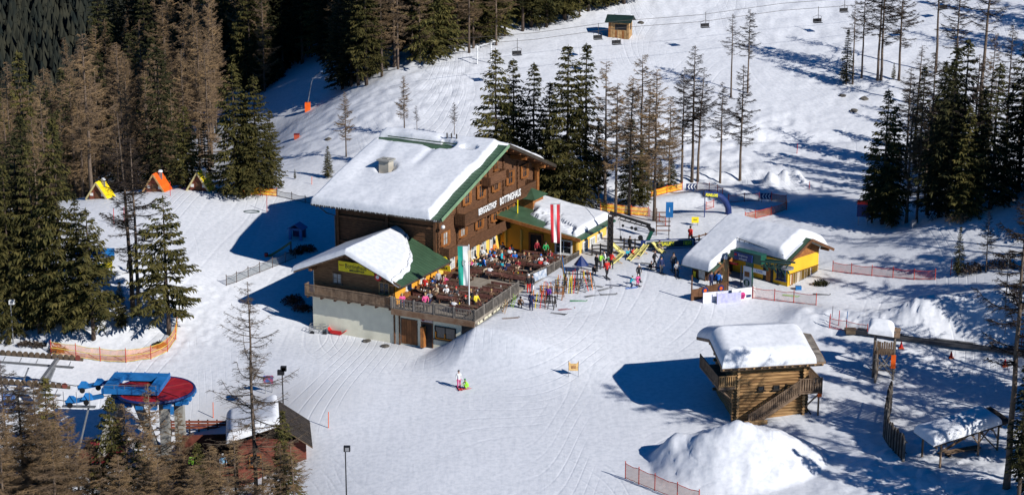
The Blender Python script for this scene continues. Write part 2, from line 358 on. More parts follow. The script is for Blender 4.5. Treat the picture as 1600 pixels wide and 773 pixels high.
BARK = mat('larch_bark', (.13,.095,.07), .9, .3, 5, .4)
TWIG = mat('larch_twigs', (.15,.108,.076), .9, .3, .6, 0, col2=(.30,.20,.105), spec=.1)
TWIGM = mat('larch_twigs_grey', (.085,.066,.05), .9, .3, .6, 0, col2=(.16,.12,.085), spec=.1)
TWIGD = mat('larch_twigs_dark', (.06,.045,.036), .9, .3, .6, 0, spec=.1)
ROCK = mat('rock', (.10,.09,.075), .9, .3, 3, .5)
FARN = mat('far_needles_shaded', (.010,.014,.013), .9, .4, .09, 0, col2=(.032,.032,.022), spec=.1)  # shadow on the far hill is put into this darkened needle colour
# ---------------------------------------------------------------- the snow ground, one sheet to the far hillside
def build_ground():
    us = np.concatenate([np.linspace(-.75,-.33,22)[:-1], np.linspace(-.33,.33,470), np.linspace(.33,.75,22)[1:]])
    ys = [95.0]
    while ys[-1] < 980:
        y = ys[-1]; ys.append(y+(1.2 if y < 128 else .34 if y < 205 else .5 if y < 262 else 1.2 if y < 330 else 5.0))
    ys = np.array(ys); U, Y = np.meshgrid(us, ys); X = U*Y; Z = hz(X, Y); _GR['g'] = (us, ys, Z)
    nr, nc = X.shape; co = np.stack([X, Y, Z], -1).reshape(-1, 3)
    i = np.arange(nr-1)[:,None]*nc+np.arange(nc-1)[None,:]; q = np.stack([i, i+1, i+nc+1, i+nc], -1).reshape(-1, 4)
    me = bpy.data.meshes.new('snow_ground'); me.vertices.add(len(co)); me.vertices.foreach_set('co', co.ravel())
    me.loops.add(q.size); me.loops.foreach_set('vertex_index', q.ravel().astype(np.int32)); me.polygons.add(len(q))
    me.polygons.foreach_set('loop_start', np.arange(0, q.size, 4, dtype=np.int32)); me.polygons.foreach_set('use_smooth', np.ones(len(q), bool))
    me.update(calc_edges=True); me.materials.append(SNOWG); o = link('snow_ground', me); o['kind'] = 'structure'; return o
build_ground()

# ---------------------------------------------------------------- trees
def np_mesh(name, tris, m, extra=None):      # tris: (n,3,3)
    n = len(tris); me = bpy.data.meshes.new(name); me.vertices.add(n*3); me.vertices.foreach_set('co', tris.reshape(-1).astype(np.float32))
    me.loops.add(n*3); me.loops.foreach_set('vertex_index', np.arange(n*3, dtype=np.int32)); me.polygons.add(n)
    me.polygons.foreach_set('loop_start', np.arange(0, n*3, 3, dtype=np.int32)); me.update(calc_edges=True); me.materials.append(m); return me
def trunk_mesh(name, H, r, lean, m, rs):
    mb = MB(); pts = []; rad = []
    for i in range(9):
        t = i/8; pts.append((lean[0]*t*t*H+rs.uniform(-.04,.04)*(i>0), lean[1]*t*t*H+rs.uniform(-.04,.04)*(i>0), -.6+(H+.5)*t)); rad.append(r*(1-t)**.8*.95+.02 if i else r*1.25)
    mb.tube(pts, rad, 7); return mb.mesh(name, m, True)
def spruce_variant(i, H=16.0, rmax=2.6, low=.06, gap=0.0, m=None, nlev=46, dens=1.0):
    g = np.random.default_rng(100+i); T = []
    side = g.uniform(.75,1.25,8)
    for br in range(int(nlev*7.2)):
        t = low+(1-low)*((br+g.random())/(nlev*7.2))**1.12; lev = round(t*nlev*.55)/(nlev*.55); t = t*.45+lev*.55 if t < .9 else t; t = min(t, .985); z = t*H
        a = g.uniform(0, 6.28)
        if g.random() < gap: continue
        prof = (1-t)**.72*min(1, .5+(t-low)*3.5)*side[int(a/6.2832*8)%8]
        L = rmax*prof*g.choice([.6,.85,1.0,1.12],p=[.2,.35,.3,.15])*g.uniform(.85,1.2)+.14
        up0 = .15+.55*t; dr = (.85-.45*t)*g.uniform(.6,1.5)
        ns = max(3, int(L/.20*dens)); s = (np.arange(ns)+g.random(ns)*.8)/ns; s = np.clip(s,.06,1)
        P = np.stack([np.cos(a)*s*L, np.sin(a)*s*L, z+L*(up0*s-dr*s**1.4+.25*s**4)*.8],-1)
        for k in range(3):
            sd = (-1,1,0)[k]; w_ = (.18+.42*np.sin(s*2.7))*min(1, .35+L*.35)*(1 if k < 2 else .6)
            ang = a+sd*(.9+g.uniform(-.35,.35,ns)) if k < 2 else a+g.uniform(-.5,.5,ns)
            ln = w_*g.uniform(.5,1.35,ns); drp = g.uniform(.2,.9,ns) if k < 2 else g.uniform(.5,1.6,ns)
            tip = P+np.stack([np.cos(ang)*ln, np.sin(ang)*ln, -ln*drp],-1)
            wd = g.uniform(.07,.15,ns)[:,None]; ax = np.stack([np.cos(a+0*ang), np.sin(a+0*ang), np.full(ns,-.2)],-1)*wd
            mid = (P+tip)/2+np.stack([0*ln,0*ln,.10*ln],-1)
            T.append(np.stack([P-ax*.5, mid+ax, tip],1)); T.append(np.stack([P+ax*.5, mid-ax*1.1, tip],1))
    # leader shoot
    for k in range(14):
        a = g.uniform(0,6.28); z = H*(.95+.055*k/14); l_ = .28*(1-k/16)+.05
        T.append(np.array([[[0,0,z+.12],[np.cos(a)*l_,np.sin(a)*l_,z-.06],[np.cos(a+.5)*l_*.5,np.sin(a+.5)*l_*.5,z-.14]]]))
    tr = np.concatenate(T); rs = random.Random(i)
    return trunk_mesh('trunk', H*.985, .17, (0,0), TR_SP, rs), np_mesh('crown', tr, m or LEAF), H
def larch_variant(i, H=17.0, rmax=2.3, low=.25, nb=85, m=None, twd=12, thick=1.0, lean=(0,0), shape=.75):
    g = np.random.default_rng(300+i); T = []
    def ribbon(P, Q, w0, w1):
        d = Q-P; sd = np.cross(d, [0,0,1.0]); sd /= (np.linalg.norm(sd,axis=-1,keepdims=True)+1e-6); up = np.cross(sd, d); up /= (np.linalg.norm(up,axis=-1,keepdims=True)+1e-6)
        for e in (sd, up):
            T.append(np.stack([P-e*w0, P+e*w0, Q+e*w1],1)); T.append(np.stack([P-e*w0, Q+e*w1, Q-e*w1],1))
    for b in range(nb):
        t = low+(1-low)*((b+g.random())/nb)**.95*.985; z = t*H
        L = rmax*((1-t)/(1-low))**shape*g.choice([.35,.7,1.0,1.15],p=[.2,.3,.35,.15])*g.uniform(.85,1.15)*min(1, .45+(t-low)*3)+.15; a = g.uniform(0,6.28)
        s = np.linspace(0,1,6)[:,None]; crv = g.uniform(-.35,.35); el = g.uniform(-.25,.15)+.45*t
        ang = a+crv*s; pts = np.concatenate([np.cos(ang)*s*L, np.sin(ang)*s*L, z+L*(el*s-.32*s+.45*s**2.2*g.uniform(.4,1.3))],1)
        pts[:,0] += lean[0]*t*t*H; pts[:,1] += lean[1]*t*t*H
        w = np.linspace(.035,.009,6)[:,None]*thick*(.6+.25*L)
        ribbon(pts[:-1], pts[1:], w[:-1], w[1:])
        nt_ = max(3, int(twd*L/1.6)); q = g.uniform(.12,1,nt_); base = np.stack([np.interp(q, np.linspace(0,1,6), pts[:,k]) for k in range(3)],-1)
        sa = a+g.choice([-1,1],nt_)*g.uniform(.5,1.3,nt_); ln = (.25+.55*(1-q))*g.uniform(.5,1.3,nt_)*min(1.3,.4+L*.35)
        tip = base+np.stack([np.cos(sa)*ln, np.sin(sa)*ln, ln*g.uniform(-.55,.25,nt_)],-1)
        ribbon(base, tip, np.full((nt_,1),.014*thick), np.full((nt_,1),.006*thick))
        for rep in range(3):
            k = g.random((nt_,1)); b2 = base*(1-k)+tip*k; l2 = g.uniform(.08,.26,nt_); a2 = g.uniform(0,6.28,nt_)
            t2 = b2+np.stack([np.cos(a2)*l2, np.sin(a2)*l2, l2*g.uniform(-.8,.4,nt_)],-1)
            ribbon(b2, t2, np.full((nt_,1),.009*thick), np.full((nt_,1),.005*thick))
    rs = random.Random(i)
    return trunk_mesh('trunk', H, .17, lean, BARK, rs), np_mesh('crown', np.concatenate(T), m or TWIG), H
SPR = [spruce_variant(0), spruce_variant(1, rmax=2.2), spruce_variant(2, rmax=3.0, low=.04), spruce_variant(3, rmax=2.4, gap=.12), spruce_variant(4, rmax=1.9, low=.1, gap=.08)]
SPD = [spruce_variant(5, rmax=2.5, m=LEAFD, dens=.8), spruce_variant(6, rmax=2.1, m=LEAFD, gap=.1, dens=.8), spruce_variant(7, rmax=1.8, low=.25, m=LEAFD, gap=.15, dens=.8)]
SPW = [spruce_variant(8, H=13, rmax=3.5, low=.16, gap=.16, nlev=30, dens=1.2)]
LAR = [larch_variant(0, rmax=2.9, thick=1.4, twd=22, nb=100), larch_variant(1, rmax=2.6, low=.35, nb=85, thick=1.4, twd=22), larch_variant(2, rmax=2.5, low=.45, nb=75, lean=(.02,0), thick=1.4, twd=22), larch_variant(3, rmax=2.6, low=.3, nb=90, thick=1.4, twd=22)]
LAD = [larch_variant(10, low=.16, nb=85, twd=22, thick=1.3, shape=.6, rmax=2.7), larch_variant(11, low=.1, nb=95, twd=22, thick=1.3, shape=.65, rmax=3.0), larch_variant(12, low=.25, nb=80, twd=22, thick=1.3, shape=.55, rmax=2.4)]
LAS = [larch_variant(20, low=.42, nb=62, m=TWIGD, rmax=2.9, thick=1.3, twd=24), larch_variant(21, low=.5, nb=50, m=TWIGD, rmax=2.7, thick=1.15, lean=(.03,.0), twd=14), larch_variant(22, low=.3, nb=75, m=TWIGD, rmax=3.0, thick=1.3, twd=24)]
LAB = [larch_variant(30, H=20, low=.12, nb=100, rmax=4.6, thick=1.0, twd=15, shape=.7, m=TWIGM), larch_variant(31, H=18, low=.05, nb=190, rmax=3.6, thick=.95, twd=34)]
KIND = {'spruce':SPR, 'dark':SPD, 'wide':SPW, 'larch':LAR, 'brown':LAD, 'bare':LAS, 'big':LAB}
def tree(kind, v, p, H, label, group=None, fat=1.0, lean=0):
    vs = KIND[kind]; tr, cr, h0 = vs[v % len(vs)]; s = H/h0; sp = kind in ('spruce','dark','wide')
    o = empty('spruce_tree' if sp else 'larch_tree', p, R.uniform(0, 6.28) if not lean else 0, label, 'spruce tree' if sp else 'larch tree', group)
    f = s*fat*(1.22 if sp else 1.12); o.scale = (f, f, s)
    if lean: o.rotation_euler = (0, lean, 0)
    link('trunk', tr, o); link('crown', cr, o); return o
def T_(kind, v, px, by, ty, label, group=None, fat=1.0, lean=0):
    if 'left foreground clump' in label or 'left border above' in label or 'left clump' in label: fat = .72
    p = G(px, by); return tree(kind, v, p, hpx(p, ty), label, group, fat, lean)
# ---------------------------------------------------------------- trees one can point at: kind, variant, column, base row, top row, label
for a in [
 ('spruce',0,775,300,76,'tall dark spruce rising behind the guesthouse ridge, leftmost of its clump'),
 ('spruce',1,802,296,92,'slimmer spruce just right of the leftmost spruce behind the guesthouse ridge'),
 ('dark',0,834,296,98,'narrow pointed dark spruce behind the guesthouse gable, standing apart from its neighbours'),
 ('spruce',2,886,318,70,'largest spruce of the clump to the right of the guesthouse gable'),
 ('dark',1,914,310,68,'dark spruce touching the largest spruce right of the gable, equally tall'),
 ('dark',0,858,310,128,'dark spruce filling the gap left of the largest spruce behind the gable'),
 ('dark',2,935,318,190,'short dark spruce under the brown larches right of the gable clump'),
 ('dark',0,985,320,185,'dark spruce standing among the thin brown larches beside the drag lift'),
 ('spruce',3,1003,322,210,'shaggy spruce behind the yellow net, below the brown larches'),
 ('spruce',1,1031,300,249,'young green spruce beside the chevron sign, left of a close pair'),
 ('spruce',0,1048,298,243,'young green spruce beside the chevron sign, right of a close pair'),
 ('brown',2,945,325,95,'brown larch with a full crown right beside the tall spruce clump'),
 ('larch',1,962,338,130,'thin larch with a long pale trunk standing in front of the yellow net'),
 ('larch',2,983,335,118,'larch with a slim light trunk, third from the tall spruce clump'),
 ('brown',0,1000,318,84,'tallest brown larch in the group beside the drag lift'),
 ('larch',0,1022,345,108,'larch whose dark trunk meets the yellow net at its corner'),
 ('brown',2,1012,315,130,'brown bushy larch half hidden behind the drag lift larches'),
 ('larch',3,1045,300,150,'drooping bare larch above the pair of young spruces'),
 ('bare',0,1065,285,108,'bare larch with bent trunk left of the tallest lone larch'),
 ('bare',2,1081,284,70,'tallest of the lone bare larches on the piste below the chair lift'),
 ('bare',1,1090,283,104,'leaning bare larch just right of the tallest lone larch'),
 ('bare',0,1125,286,128,'sparse larch between the leaning larch and the forked snow bank'),
 ('bare',2,1156,282,100,'lone larch with wide crown in front of the rough snow bank'),
 ('bare',1,1142,152,22,'thin larch high on the slope under the chair lift, left of two'),
 ('bare',0,1168,146,14,'thin larch high on the slope under the chair lift, right of two'),
 ('dark',1,1322,132,46,'small narrow spruce beside the row of tall bare trunks on the slope'),
 ('bare',1,1332,132,0,'slim bare larch directly right of the small narrow spruce'),
 ('bare',0,1346,122,-25,'straight bare larch trunk, second right of the small narrow spruce'),
 ('bare',1,1371,126,-60,'left trunk of the close pair of tall bare larches'),
 ('bare',2,1376,126,-70,'right trunk of the close pair of tall bare larches'),
 ('bare',2,1404,126,-55,'big bare larch with drooping limbs right of the close pair of trunks'),
 ('spruce',4,1396,125,98,'tiny spruce at the foot of the big drooping larch'),
 ('bare',1,1462,114,-80,'solitary bare trunk above the right hand forest'),
 ('bare',0,1490,160,-30,'bare larch rising out of the top of the right hand forest'),
 ('bare',1,1530,190,-90,'very tall thin trunk rising through the right hand forest'),
 ('spruce',0,1378,350,140,'spruce at the left edge of the right hand forest, near the red and blue board'),
 ('spruce',3,1391,346,165,'spruce close behind the leftmost spruce of the right hand forest'),
 ('spruce',4,1362,348,215,'low shaggy spruce behind the red and blue board'),
 ('brown',2,1416,348,128,'brown larch between the left spruces of the right hand forest'),
 ('brown',0,1432,348,160,'shorter brown larch next to the spruces of the right hand forest'),
 ('bare',2,1448,335,80,'tall dark larch in the middle of the right hand forest'),
 ('dark',0,1480,338,72,'tallest dark spruce in the middle of the right hand forest'),
 ('dark',1,1497,330,60,'dark spruce with a thin tip behind the tallest one at right'),
 ('dark',0,1466,340,160,'dark spruce left of the tallest one in the right hand forest'),
 ('spruce',1,1506,342,165,'olive green spruce in front of the right hand forest'),
 ('dark',2,1525,330,140,'dark spruce right of the olive green spruce'),
 ('dark',0,1547,326,98,'broad dark spruce in the right hand forest below the tall thin trunk'),
 ('dark',1,1566,320,150,'dark spruce beside the orange board on the right hill'),
 ('dark',0,1590,300,55,'dark spruce cut by the right edge of the photo, above the orange board'),
 ('dark',2,1612,300,30,'dark spruce at the right border behind the orange board'),
 ('bare',0,1515,330,85,'bare larch behind the olive green spruce'),
 ('dark',1,1497,430,354,'small dark spruce alone on the right hill below the forest'),
 ('bare',2,1540,425,330,'small leafless larch on the right hill beside the brush'),
 ('larch',0,541,245,143,'bare larch behind the left end of the guesthouse roof'),
 ('larch',3,632,215,118,'bare larch directly behind the snow covered ridge of the guesthouse'),
 ('bare',1,652,216,165,'short bare larch beside the one behind the guesthouse ridge'),
 ('bare',0,710,218,160,'small bare larch behind the right part of the guesthouse ridge'),
 ('spruce',1,513,278,228,'small spruce at the left corner of the guesthouse roof'),
 ('spruce',4,461,280,264,'tiny young spruce alone on the snow left of the guesthouse'),
 ('spruce',2,370,304,98,'big spruce at the right end of the playhouse meadow'),
 ('spruce',0,402,304,118,'big spruce next to the orange net, rightmost by the meadow'),
 ('spruce',3,386,300,150,'spruce squeezed between the two big meadow spruces'),
 ('spruce',1,425,296,172,'spruce leaning out over the orange net at the meadow edge'),
 ('spruce',2,293,292,165,'olive spruce behind the orange roofed playhouse'),
 ('dark',0,268,290,180,'dark spruce left of the olive spruce behind the playhouses'),
 ('dark',1,322,288,190,'dark spruce behind the tall yellow playhouse'),
 ('brown',1,245,292,120,'brown larch behind the orange roofed playhouse'),
 ('brown',0,200,292,150,'brown larch behind the small yellow playhouse'),
 ('wide',0,264,522,306,'lone broad spruce with hanging boughs beside the orange safety net'),
 ('bare',1,208,486,170,'tall bare larch with a dark trunk on the left knoll, left of two'),
 ('bare',2,218,492,215,'tall bare larch with a dark trunk on the left knoll, right of two'),
 ('spruce',0,102,520,182,'tallest spruce of the left foreground clump'),
 ('wide',0,146,530,325,'wide spruce in front of the blue and yellow climbing frame'),
 ('spruce',3,62,520,225,'spruce left of the tallest one in the left foreground clump'),
 ('spruce',2,22,525,255,'spruce at the left border above the lamp post'),
 ('dark',0,128,500,300,'dark spruce hidden behind the wide spruce of the left clump'),
 ('dark',1,84,500,270,'dark spruce in the depth of the left foreground clump'),
 ('dark',0,40,500,210,'dark spruce behind the left border spruces'),
 ('spruce',1,190,512,440,'little spruce at the foot of the two bare trunks'),
 ('big',0,401,800,438,'large leafless larch standing in front of the snow roofed shed'),
 ('spruce',3,447,812,640,'spruce in the foreground right of the large leafless larch'),
 ('big',1,70,860,590,'golden brown bushy larch in the lower left corner'),
 ('spruce',4,84,800,588,'thin spruce behind the chair lift rollers at lower left'),
 ('spruce',1,183,850,618,'green spruce below the left legs of the lift terminal'),
 ('big',1,120,880,650,'brown larch between the lower left corner and the lift terminal legs'),
 ('big',1,240,880,668,'brown larch in front of the right leg of the lift terminal'),
 ('larch',0,245,860,600,'thin larch with a pale trunk in front of the red bullwheel'),
 ('larch',3,288,860,640,'twiggy larch below the bullwheel in the foreground'),
 ('spruce',0,315,850,690,'low spruce below the deck with the standing guests'),
 ('big',1,20,870,640,'brown larch touching the left border in the foreground'),
 ('bare',2,12,720,560,'small dark tree at the left border below the lift rollers'),
 ('larch',2,440,830,690,'thin larch in front of the foreground spruce right of the large larch'),
 ('bare',0,1572,762,300,'tall sparse larch standing at the right border of the foreground'),
 ('dark',2,1590,800,560,'dark spruce beside the open shelter at the right border'),
 ('dark',1,1620,780,500,'dark spruce just at the lower right border'),
 ]: T_(*a[:5], a[5])
for k, (kd, v, px, by, ty, w_) in enumerate([('big',1,45,845,610,'far left'),('larch',3,98,835,628,'left'),('big',1,150,850,690,'left centre'),('larch',1,205,840,640,'centre'),('big',1,285,860,690,'right centre'),('big',1,335,870,705,'right'),('larch',0,372,850,690,'right'),('big',0,-5,860,560,'far left'),('spruce',3,225,870,700,'centre'),('brown',1,310,845,715,'right'),('brown',2,262,850,720,'right'),('brown',0,165,860,720,'left centre'),('larch',2,462,830,700,'far right'),('brown',1,55,840,680,'far left'),('larch',1,415,860,720,'far right'),('big',1,95,900,665,'left'),('big',1,15,900,690,'left'),('brown',1,130,880,700,'left'),('big',1,195,900,720,'left'),('big',1,255,890,725,'left'),('brown',2,350,870,730,'right'),('big',1,310,900,735,'right')]):
    T_(kd, v, px, by, ty-10, 'spruce crowded into the foreground thicket' if kd == 'spruce' else 'bare larch of the foreground thicket in the lower left corner', None if kd == 'spruce' else 'larches of the foreground thicket', 1.45 if kd != 'spruce' else 1.1)
# ---------------------------------------------------------------- forests
def forest(n, region, kinds, hr, label, group, seed, mind=2.2):
    rr = random.Random(seed); pts = []; tries = 0
    while len(pts) < n and tries < n*30:
        tries += 1; p = region(rr)
        if p is None: continue
        if any((p.x-q.x)**2+(p.y-q.y)**2 < mind*mind for q in pts): continue
        pts.append(p)
        k = rr.choices([a for a, b in kinds], [b for a, b in kinds])[0]
        sp = k in ('spruce','dark'); tree(k, rr.randrange(5), p, rr.uniform(*hr)*(1 if sp else 1.02), label[0] if sp else label[1], group[0] if sp else group[1], rr.uniform(.85,1.2)*(.80 if k == 'brown' else 1))
edge = [(300,175),(380,158),(430,140),(500,150),(545,148),(620,118),(700,93),(780,74),(830,52),(900,36),(960,16),(1010,-4),(1060,-20),(1200,-60)]
def edge_y(x): return float(np.interp(x, [e[0] for e in edge], [e[1] for e in edge]))
def reg_up(rr):
    x = rr.uniform(380, 1000)**1.0; y = edge_y(x)-2-abs(rr.gauss(0, 1))*38
    if y < -75 or (425 < x < 530 and y > 100): return None
    return G(x, y)
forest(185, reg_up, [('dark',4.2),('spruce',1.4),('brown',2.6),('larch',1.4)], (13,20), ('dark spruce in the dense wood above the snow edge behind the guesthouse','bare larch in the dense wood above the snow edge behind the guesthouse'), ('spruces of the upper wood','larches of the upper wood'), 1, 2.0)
def reg_left(rr):
    x = rr.uniform(-40, 345); Z = 226+abs(rr.gauss(0, 1))*75
    if Z > 470: return None
    if x > 280 and Z < 245: return None
    return GZ(x, Z)
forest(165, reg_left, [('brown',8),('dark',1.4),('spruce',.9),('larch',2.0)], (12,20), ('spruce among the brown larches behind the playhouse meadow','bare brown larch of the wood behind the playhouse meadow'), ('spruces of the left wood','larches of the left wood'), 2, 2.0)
def reg_leftup(rr):
    x = rr.uniform(150, 470); Z = rr.uniform(300, 430) if x < 330 else rr.uniform(275, 345)
    if 325 < x < 372 and Z < 290: return None
    return GZ(x, Z)
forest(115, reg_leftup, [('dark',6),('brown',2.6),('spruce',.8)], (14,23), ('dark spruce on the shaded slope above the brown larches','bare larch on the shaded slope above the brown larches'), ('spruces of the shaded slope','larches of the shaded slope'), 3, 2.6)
def reg_l2(rr):
    x = rr.uniform(-60, 95); return G(x, rr.uniform(300, 460))
forest(14, reg_l2, [('dark',2),('spruce',1.5),('brown',4)], (12,17), ('spruce in the thick clump along the left border','bare larch in the thick clump along the left border'), ('spruces of the left clump','larches of the left clump'), 4, 2.6)
def reg_r(rr):
    x = rr.uniform(1400, 1620); return G(x, rr.uniform(np.interp(x, [1400,1600], [325,272])-62, np.interp(x, [1400,1600], [325,272])))
forest(16, reg_r, [('dark',4),('bare',3),('brown',1)], (8,15), ('dark spruce inside the right hand forest','leafless larch inside the right hand forest'), ('spruces of the right forest','larches of the right forest'), 5, 2.2)
# the wood goes on beyond the right border and throws the long shadows that streak the snow
def reg_off(rr):
    b = rr.choice([0,0,0,0,1,1,2,3])
    return G(rr.uniform(*[(1660,1980),(1660,1950),(1650,1900),(1660,2000)][b]), rr.uniform(*[(300,420),(430,640),(660,800),(30,110)][b]))
forest(64, reg_off, [('dark',4),('bare',3),('spruce',2)], (12,19), ('spruce of the wood beyond the right border','leafless larch of the wood beyond the right border'), ('spruces beyond the right border','larches beyond the right border'), 6, 3.5)
# far wooded hillside, one mass
def far_wood():
    rr = np.random.default_rng(5); n = 9000; u = rr.uniform(-.36, -.08, n); Y = rr.uniform(520, 820, n); X = u*Y; Zg = hz(X, Y); T = []
    for i in range(n):
        h = rr.uniform(7, 13); r = h*rr.uniform(.22, .34); x, y, z = X[i], Y[i], Zg[i]; a0 = rr.uniform(0, 6.28)
        for (z0, z1, f) in ((.1,.5,1.),(.32,.75,.72),(.58,1.,.42)):
            ns = 6; an = a0+np.arange(ns)*2*np.pi/ns+rr.uniform(-.2,.2,ns); rf = r*f*rr.uniform(.7,1.25,ns)
            P = np.stack([x+np.cos(an)*rf, y+np.sin(an)*rf, z+h*z0+rr.uniform(-.05,.05,ns)*h],-1); top = np.array([x, y, z+h*z1])
            T.append(np.stack([P, np.roll(P,-1,0), np.broadcast_to(top,(ns,3))],1))
    o = link('far_forest', np_mesh('far_forest', np.concatenate(T), FARN)); o['kind'] = 'stuff'; o['label'] = 'dark spruce forest covering the far hillside at the upper left'; o['category'] = 'forest'
far_wood()
def rock(px, py, s, label):
    p = G(px, py); mb = MB(); bm = bmesh.new(); bmesh.ops.create_icosphere(bm, subdivisions=2, radius=s)
    for v in bm.verts: v.co *= R.uniform(.7,1.15); v.co.z *= .6
    me = bpy.data.meshes.new('rock'); bm.to_mesh(me); bm.free(); me.materials.append(ROCK); o = link('rock', me, None, p); tag(o, label, 'rock')
rock(1317,150,.5,'dark rock poking out of the snow below the small narrow spruce'); rock(1350,155,.6,'rock with snow on it between the bare trunks and the right forest')
rock(1334,174,.55,'lowest of the rocks on the slope below the bare trunks'); rock(1002,36,.5,'dark rock right of the little timber hut')
rock(513,218,.45,'dark stone on the slope left of the guesthouse ridge')
# ---------------------------------------------------------------- building materials
WOODD = mat('dark_timber', (.075,.036,.018), .8, .3, 2.2, .5, col2=(.16,.075,.034), stretch=(1,1,9))
WOODG = mat('gable_timber', (.085,.038,.018), .75, .3, 2.0, .5, col2=(.165,.078,.038), stretch=(1,1,9))
WOODO = mat('orange_timber', (.22,.075,.020), .6, .25, 3, .3, col2=(.34,.14,.04))
WOODL = mat('light_timber', (.34,.19,.075), .75, .3, 2.5, .5, col2=(.50,.31,.14))
WOODB = mat('weathered_boards', (.13,.085,.055), .85, .35, 2.5, .5, col2=(.25,.17,.11))
WOODY = mat('grey_boards', (.13,.115,.10), .9, .3, 2.5, .5, col2=(.24,.21,.18))
WOODK = mat('blackened_timber', (.035,.028,.024), .9, .3, 2.5, .5)
BEAM = mat('brown_beam', (.13,.060,.028), .75, .25, 3, .4)
SOFF = mat('soffit_boards', (.17,.070,.028), .7, .25, 2, .3, stretch=(6,1,1))
CREAM = mat('cream_plaster', (.82,.78,.60), .9, .06, 1.2, .1)
YELP = mat('yellow_plaster', (.86,.52,.10), .85, .06, 1.0, .1)
ORAP = mat('orange_plaster', (.80,.36,.035), .85, .08, 1.0, .1)
KYEL = mat('kiosk_yellow', (.80,.46,.03), .8, .06, 1.0, .1)
WHITE = mat('white_paint', (.78,.78,.76), .5, .05, 3)
GREENM = mat('green_roof_metal', (.050,.100,.055), .45, .15, 1.0, .1, spec=.5)
GREEND = mat('dark_green_metal', (.010,.085,.055), .4, .15, 2.0, spec=.5)
GLASS = mat('window_glass', (.025,.03,.035), .12, .3, .8, spec=.8)
CURT = mat('curtained_glass', (.45,.45,.42), .4, .3, 2.0)
GUT = mat('gutter_metal', (.09,.075,.06), .5, .2, 2, metal=.4)
CONC = mat('concrete', (.32,.31,.28), .9, .15, 1.2, .2)
DECKM = mat('deck_boards', (.20,.17,.135), .9, .25, 1.5, .3, col2=(.30,.26,.21))
REDP = mat('red_paint', (.55,.02,.02), .5, .15, 2)
REDD = mat('dark_red_paint', (.22,.02,.025), .55, .2, 2)
BLUEP = mat('blue_paint', (.02,.16,.42), .45, .12, 2)
NAVY = mat('navy_paint', (.012,.03,.13), .5, .15, 2)
BLACK = mat('black_paint', (.015,.015,.017), .6, .2, 2)
YELS = mat('yellow_sign', (.85,.68,.02), .6, .08, 2)
ORANGE = mat('orange_plastic', (.85,.13,.015), .5, .1, 2)
YELR = mat('yellow_painted_roof', (.85,.62,.01), .6, .15, 2)
STEEL = mat('galvanised_steel', (.33,.34,.35), .45, .15, 3, metal=.6)
GREYS = mat('grey_plastic', (.22,.22,.23), .6, .15, 3)
TEXTW = mat('white_lettering', (.82,.82,.80), .5, .03, 3); TEXTK = mat('black_lettering', (.03,.03,.03), .6, .1, 3); TEXTR = mat('red_lettering', (.50,.05,.02), .6, .1, 3)
TEXTY = mat('yellow_lettering', (.80,.75,.05), .6, .05, 3)

def lap_boards(mb, ext, z0, z1, step=.22, th=.05, mi=0, T=None):
    """clapboards on the plane y=0 looking to -y; ext(z) gives the x range"""
    n = max(1, int(round((z1-z0)/step))); st = (z1-z0)/n
    for i in range(n):
        a = z0+i*st; b = a+st*.93; u0, u1 = ext(a); v0, v1 = ext(b)
        if u1-u0 < .05 or v1-v0 < .01: continue
        y0 = -th-.012*(i % 2); P = [(u0,y0,a),(u1,y0,a),(u1,0,a),(u0,0,a),(v0,y0+.03,b),(v1,y0+.03,b),(v1,0,b),(v0,0,b)]
        if T: P = [T(p) for p in P]
        mb.hexa(P, mi)
def win_mesh(key, w_, h_, fm, pm, nx=2, nz=2, fw=.09, d=.10):
    f = MB(); x0, x1 = -w_/2, w_/2
    f.box(x0,-d,0,x0+fw,.02,h_); f.box(x1-fw,-d,0,x1,.02,h_); f.box(x0+fw,-d,0,x1-fw,.02,fw); f.box(x0+fw,-d,h_-fw,x1-fw,.02,h_)
    for i in range(1, nx): x = x0+w_*i/nx; f.box(x-.03,-d+.02,fw,x+.03,.015,h_-fw)
    for j in range(1, nz): z = h_*j/nz; f.box(x0+fw,-d+.035,z-.02,x1-fw,.01,z+.02)
    p = MB(); p.box(x0+fw,-d*.4,fw,x1-fw,.012,h_-fw); s = MB(); s.box(x0-.12,-d-.1,-.07,x1+.12,.02,-.005)
    return f.mesh('window', fm), p.mesh('pane', pm), s.mesh('sill', fm)
def shutter_mesh(w_, h_, m):
    s = MB(); s.box(0,-.10,0,w_,-.055,h_)
    for i in range(5): z = h_*(i+.15)/5; s.box(.04,-.115,z,w_-.04,-.101,z+h_*.12)
    return s.mesh('shutter', m)
def put_win(parent, ms, x, y, z, rz, w_=1, sh=None):
    o = link('window', ms[0], parent, (x,y,z), (0,0,rz)); link('pane', ms[1], o); link('sill', ms[2], o)
    if sh:
        a = link('shutter', sh, o, (w_/2+.02,0,0)); wd = sh['w']; b = link('shutter', sh, o, (-w_/2-.02-wd,0,0))
    return o
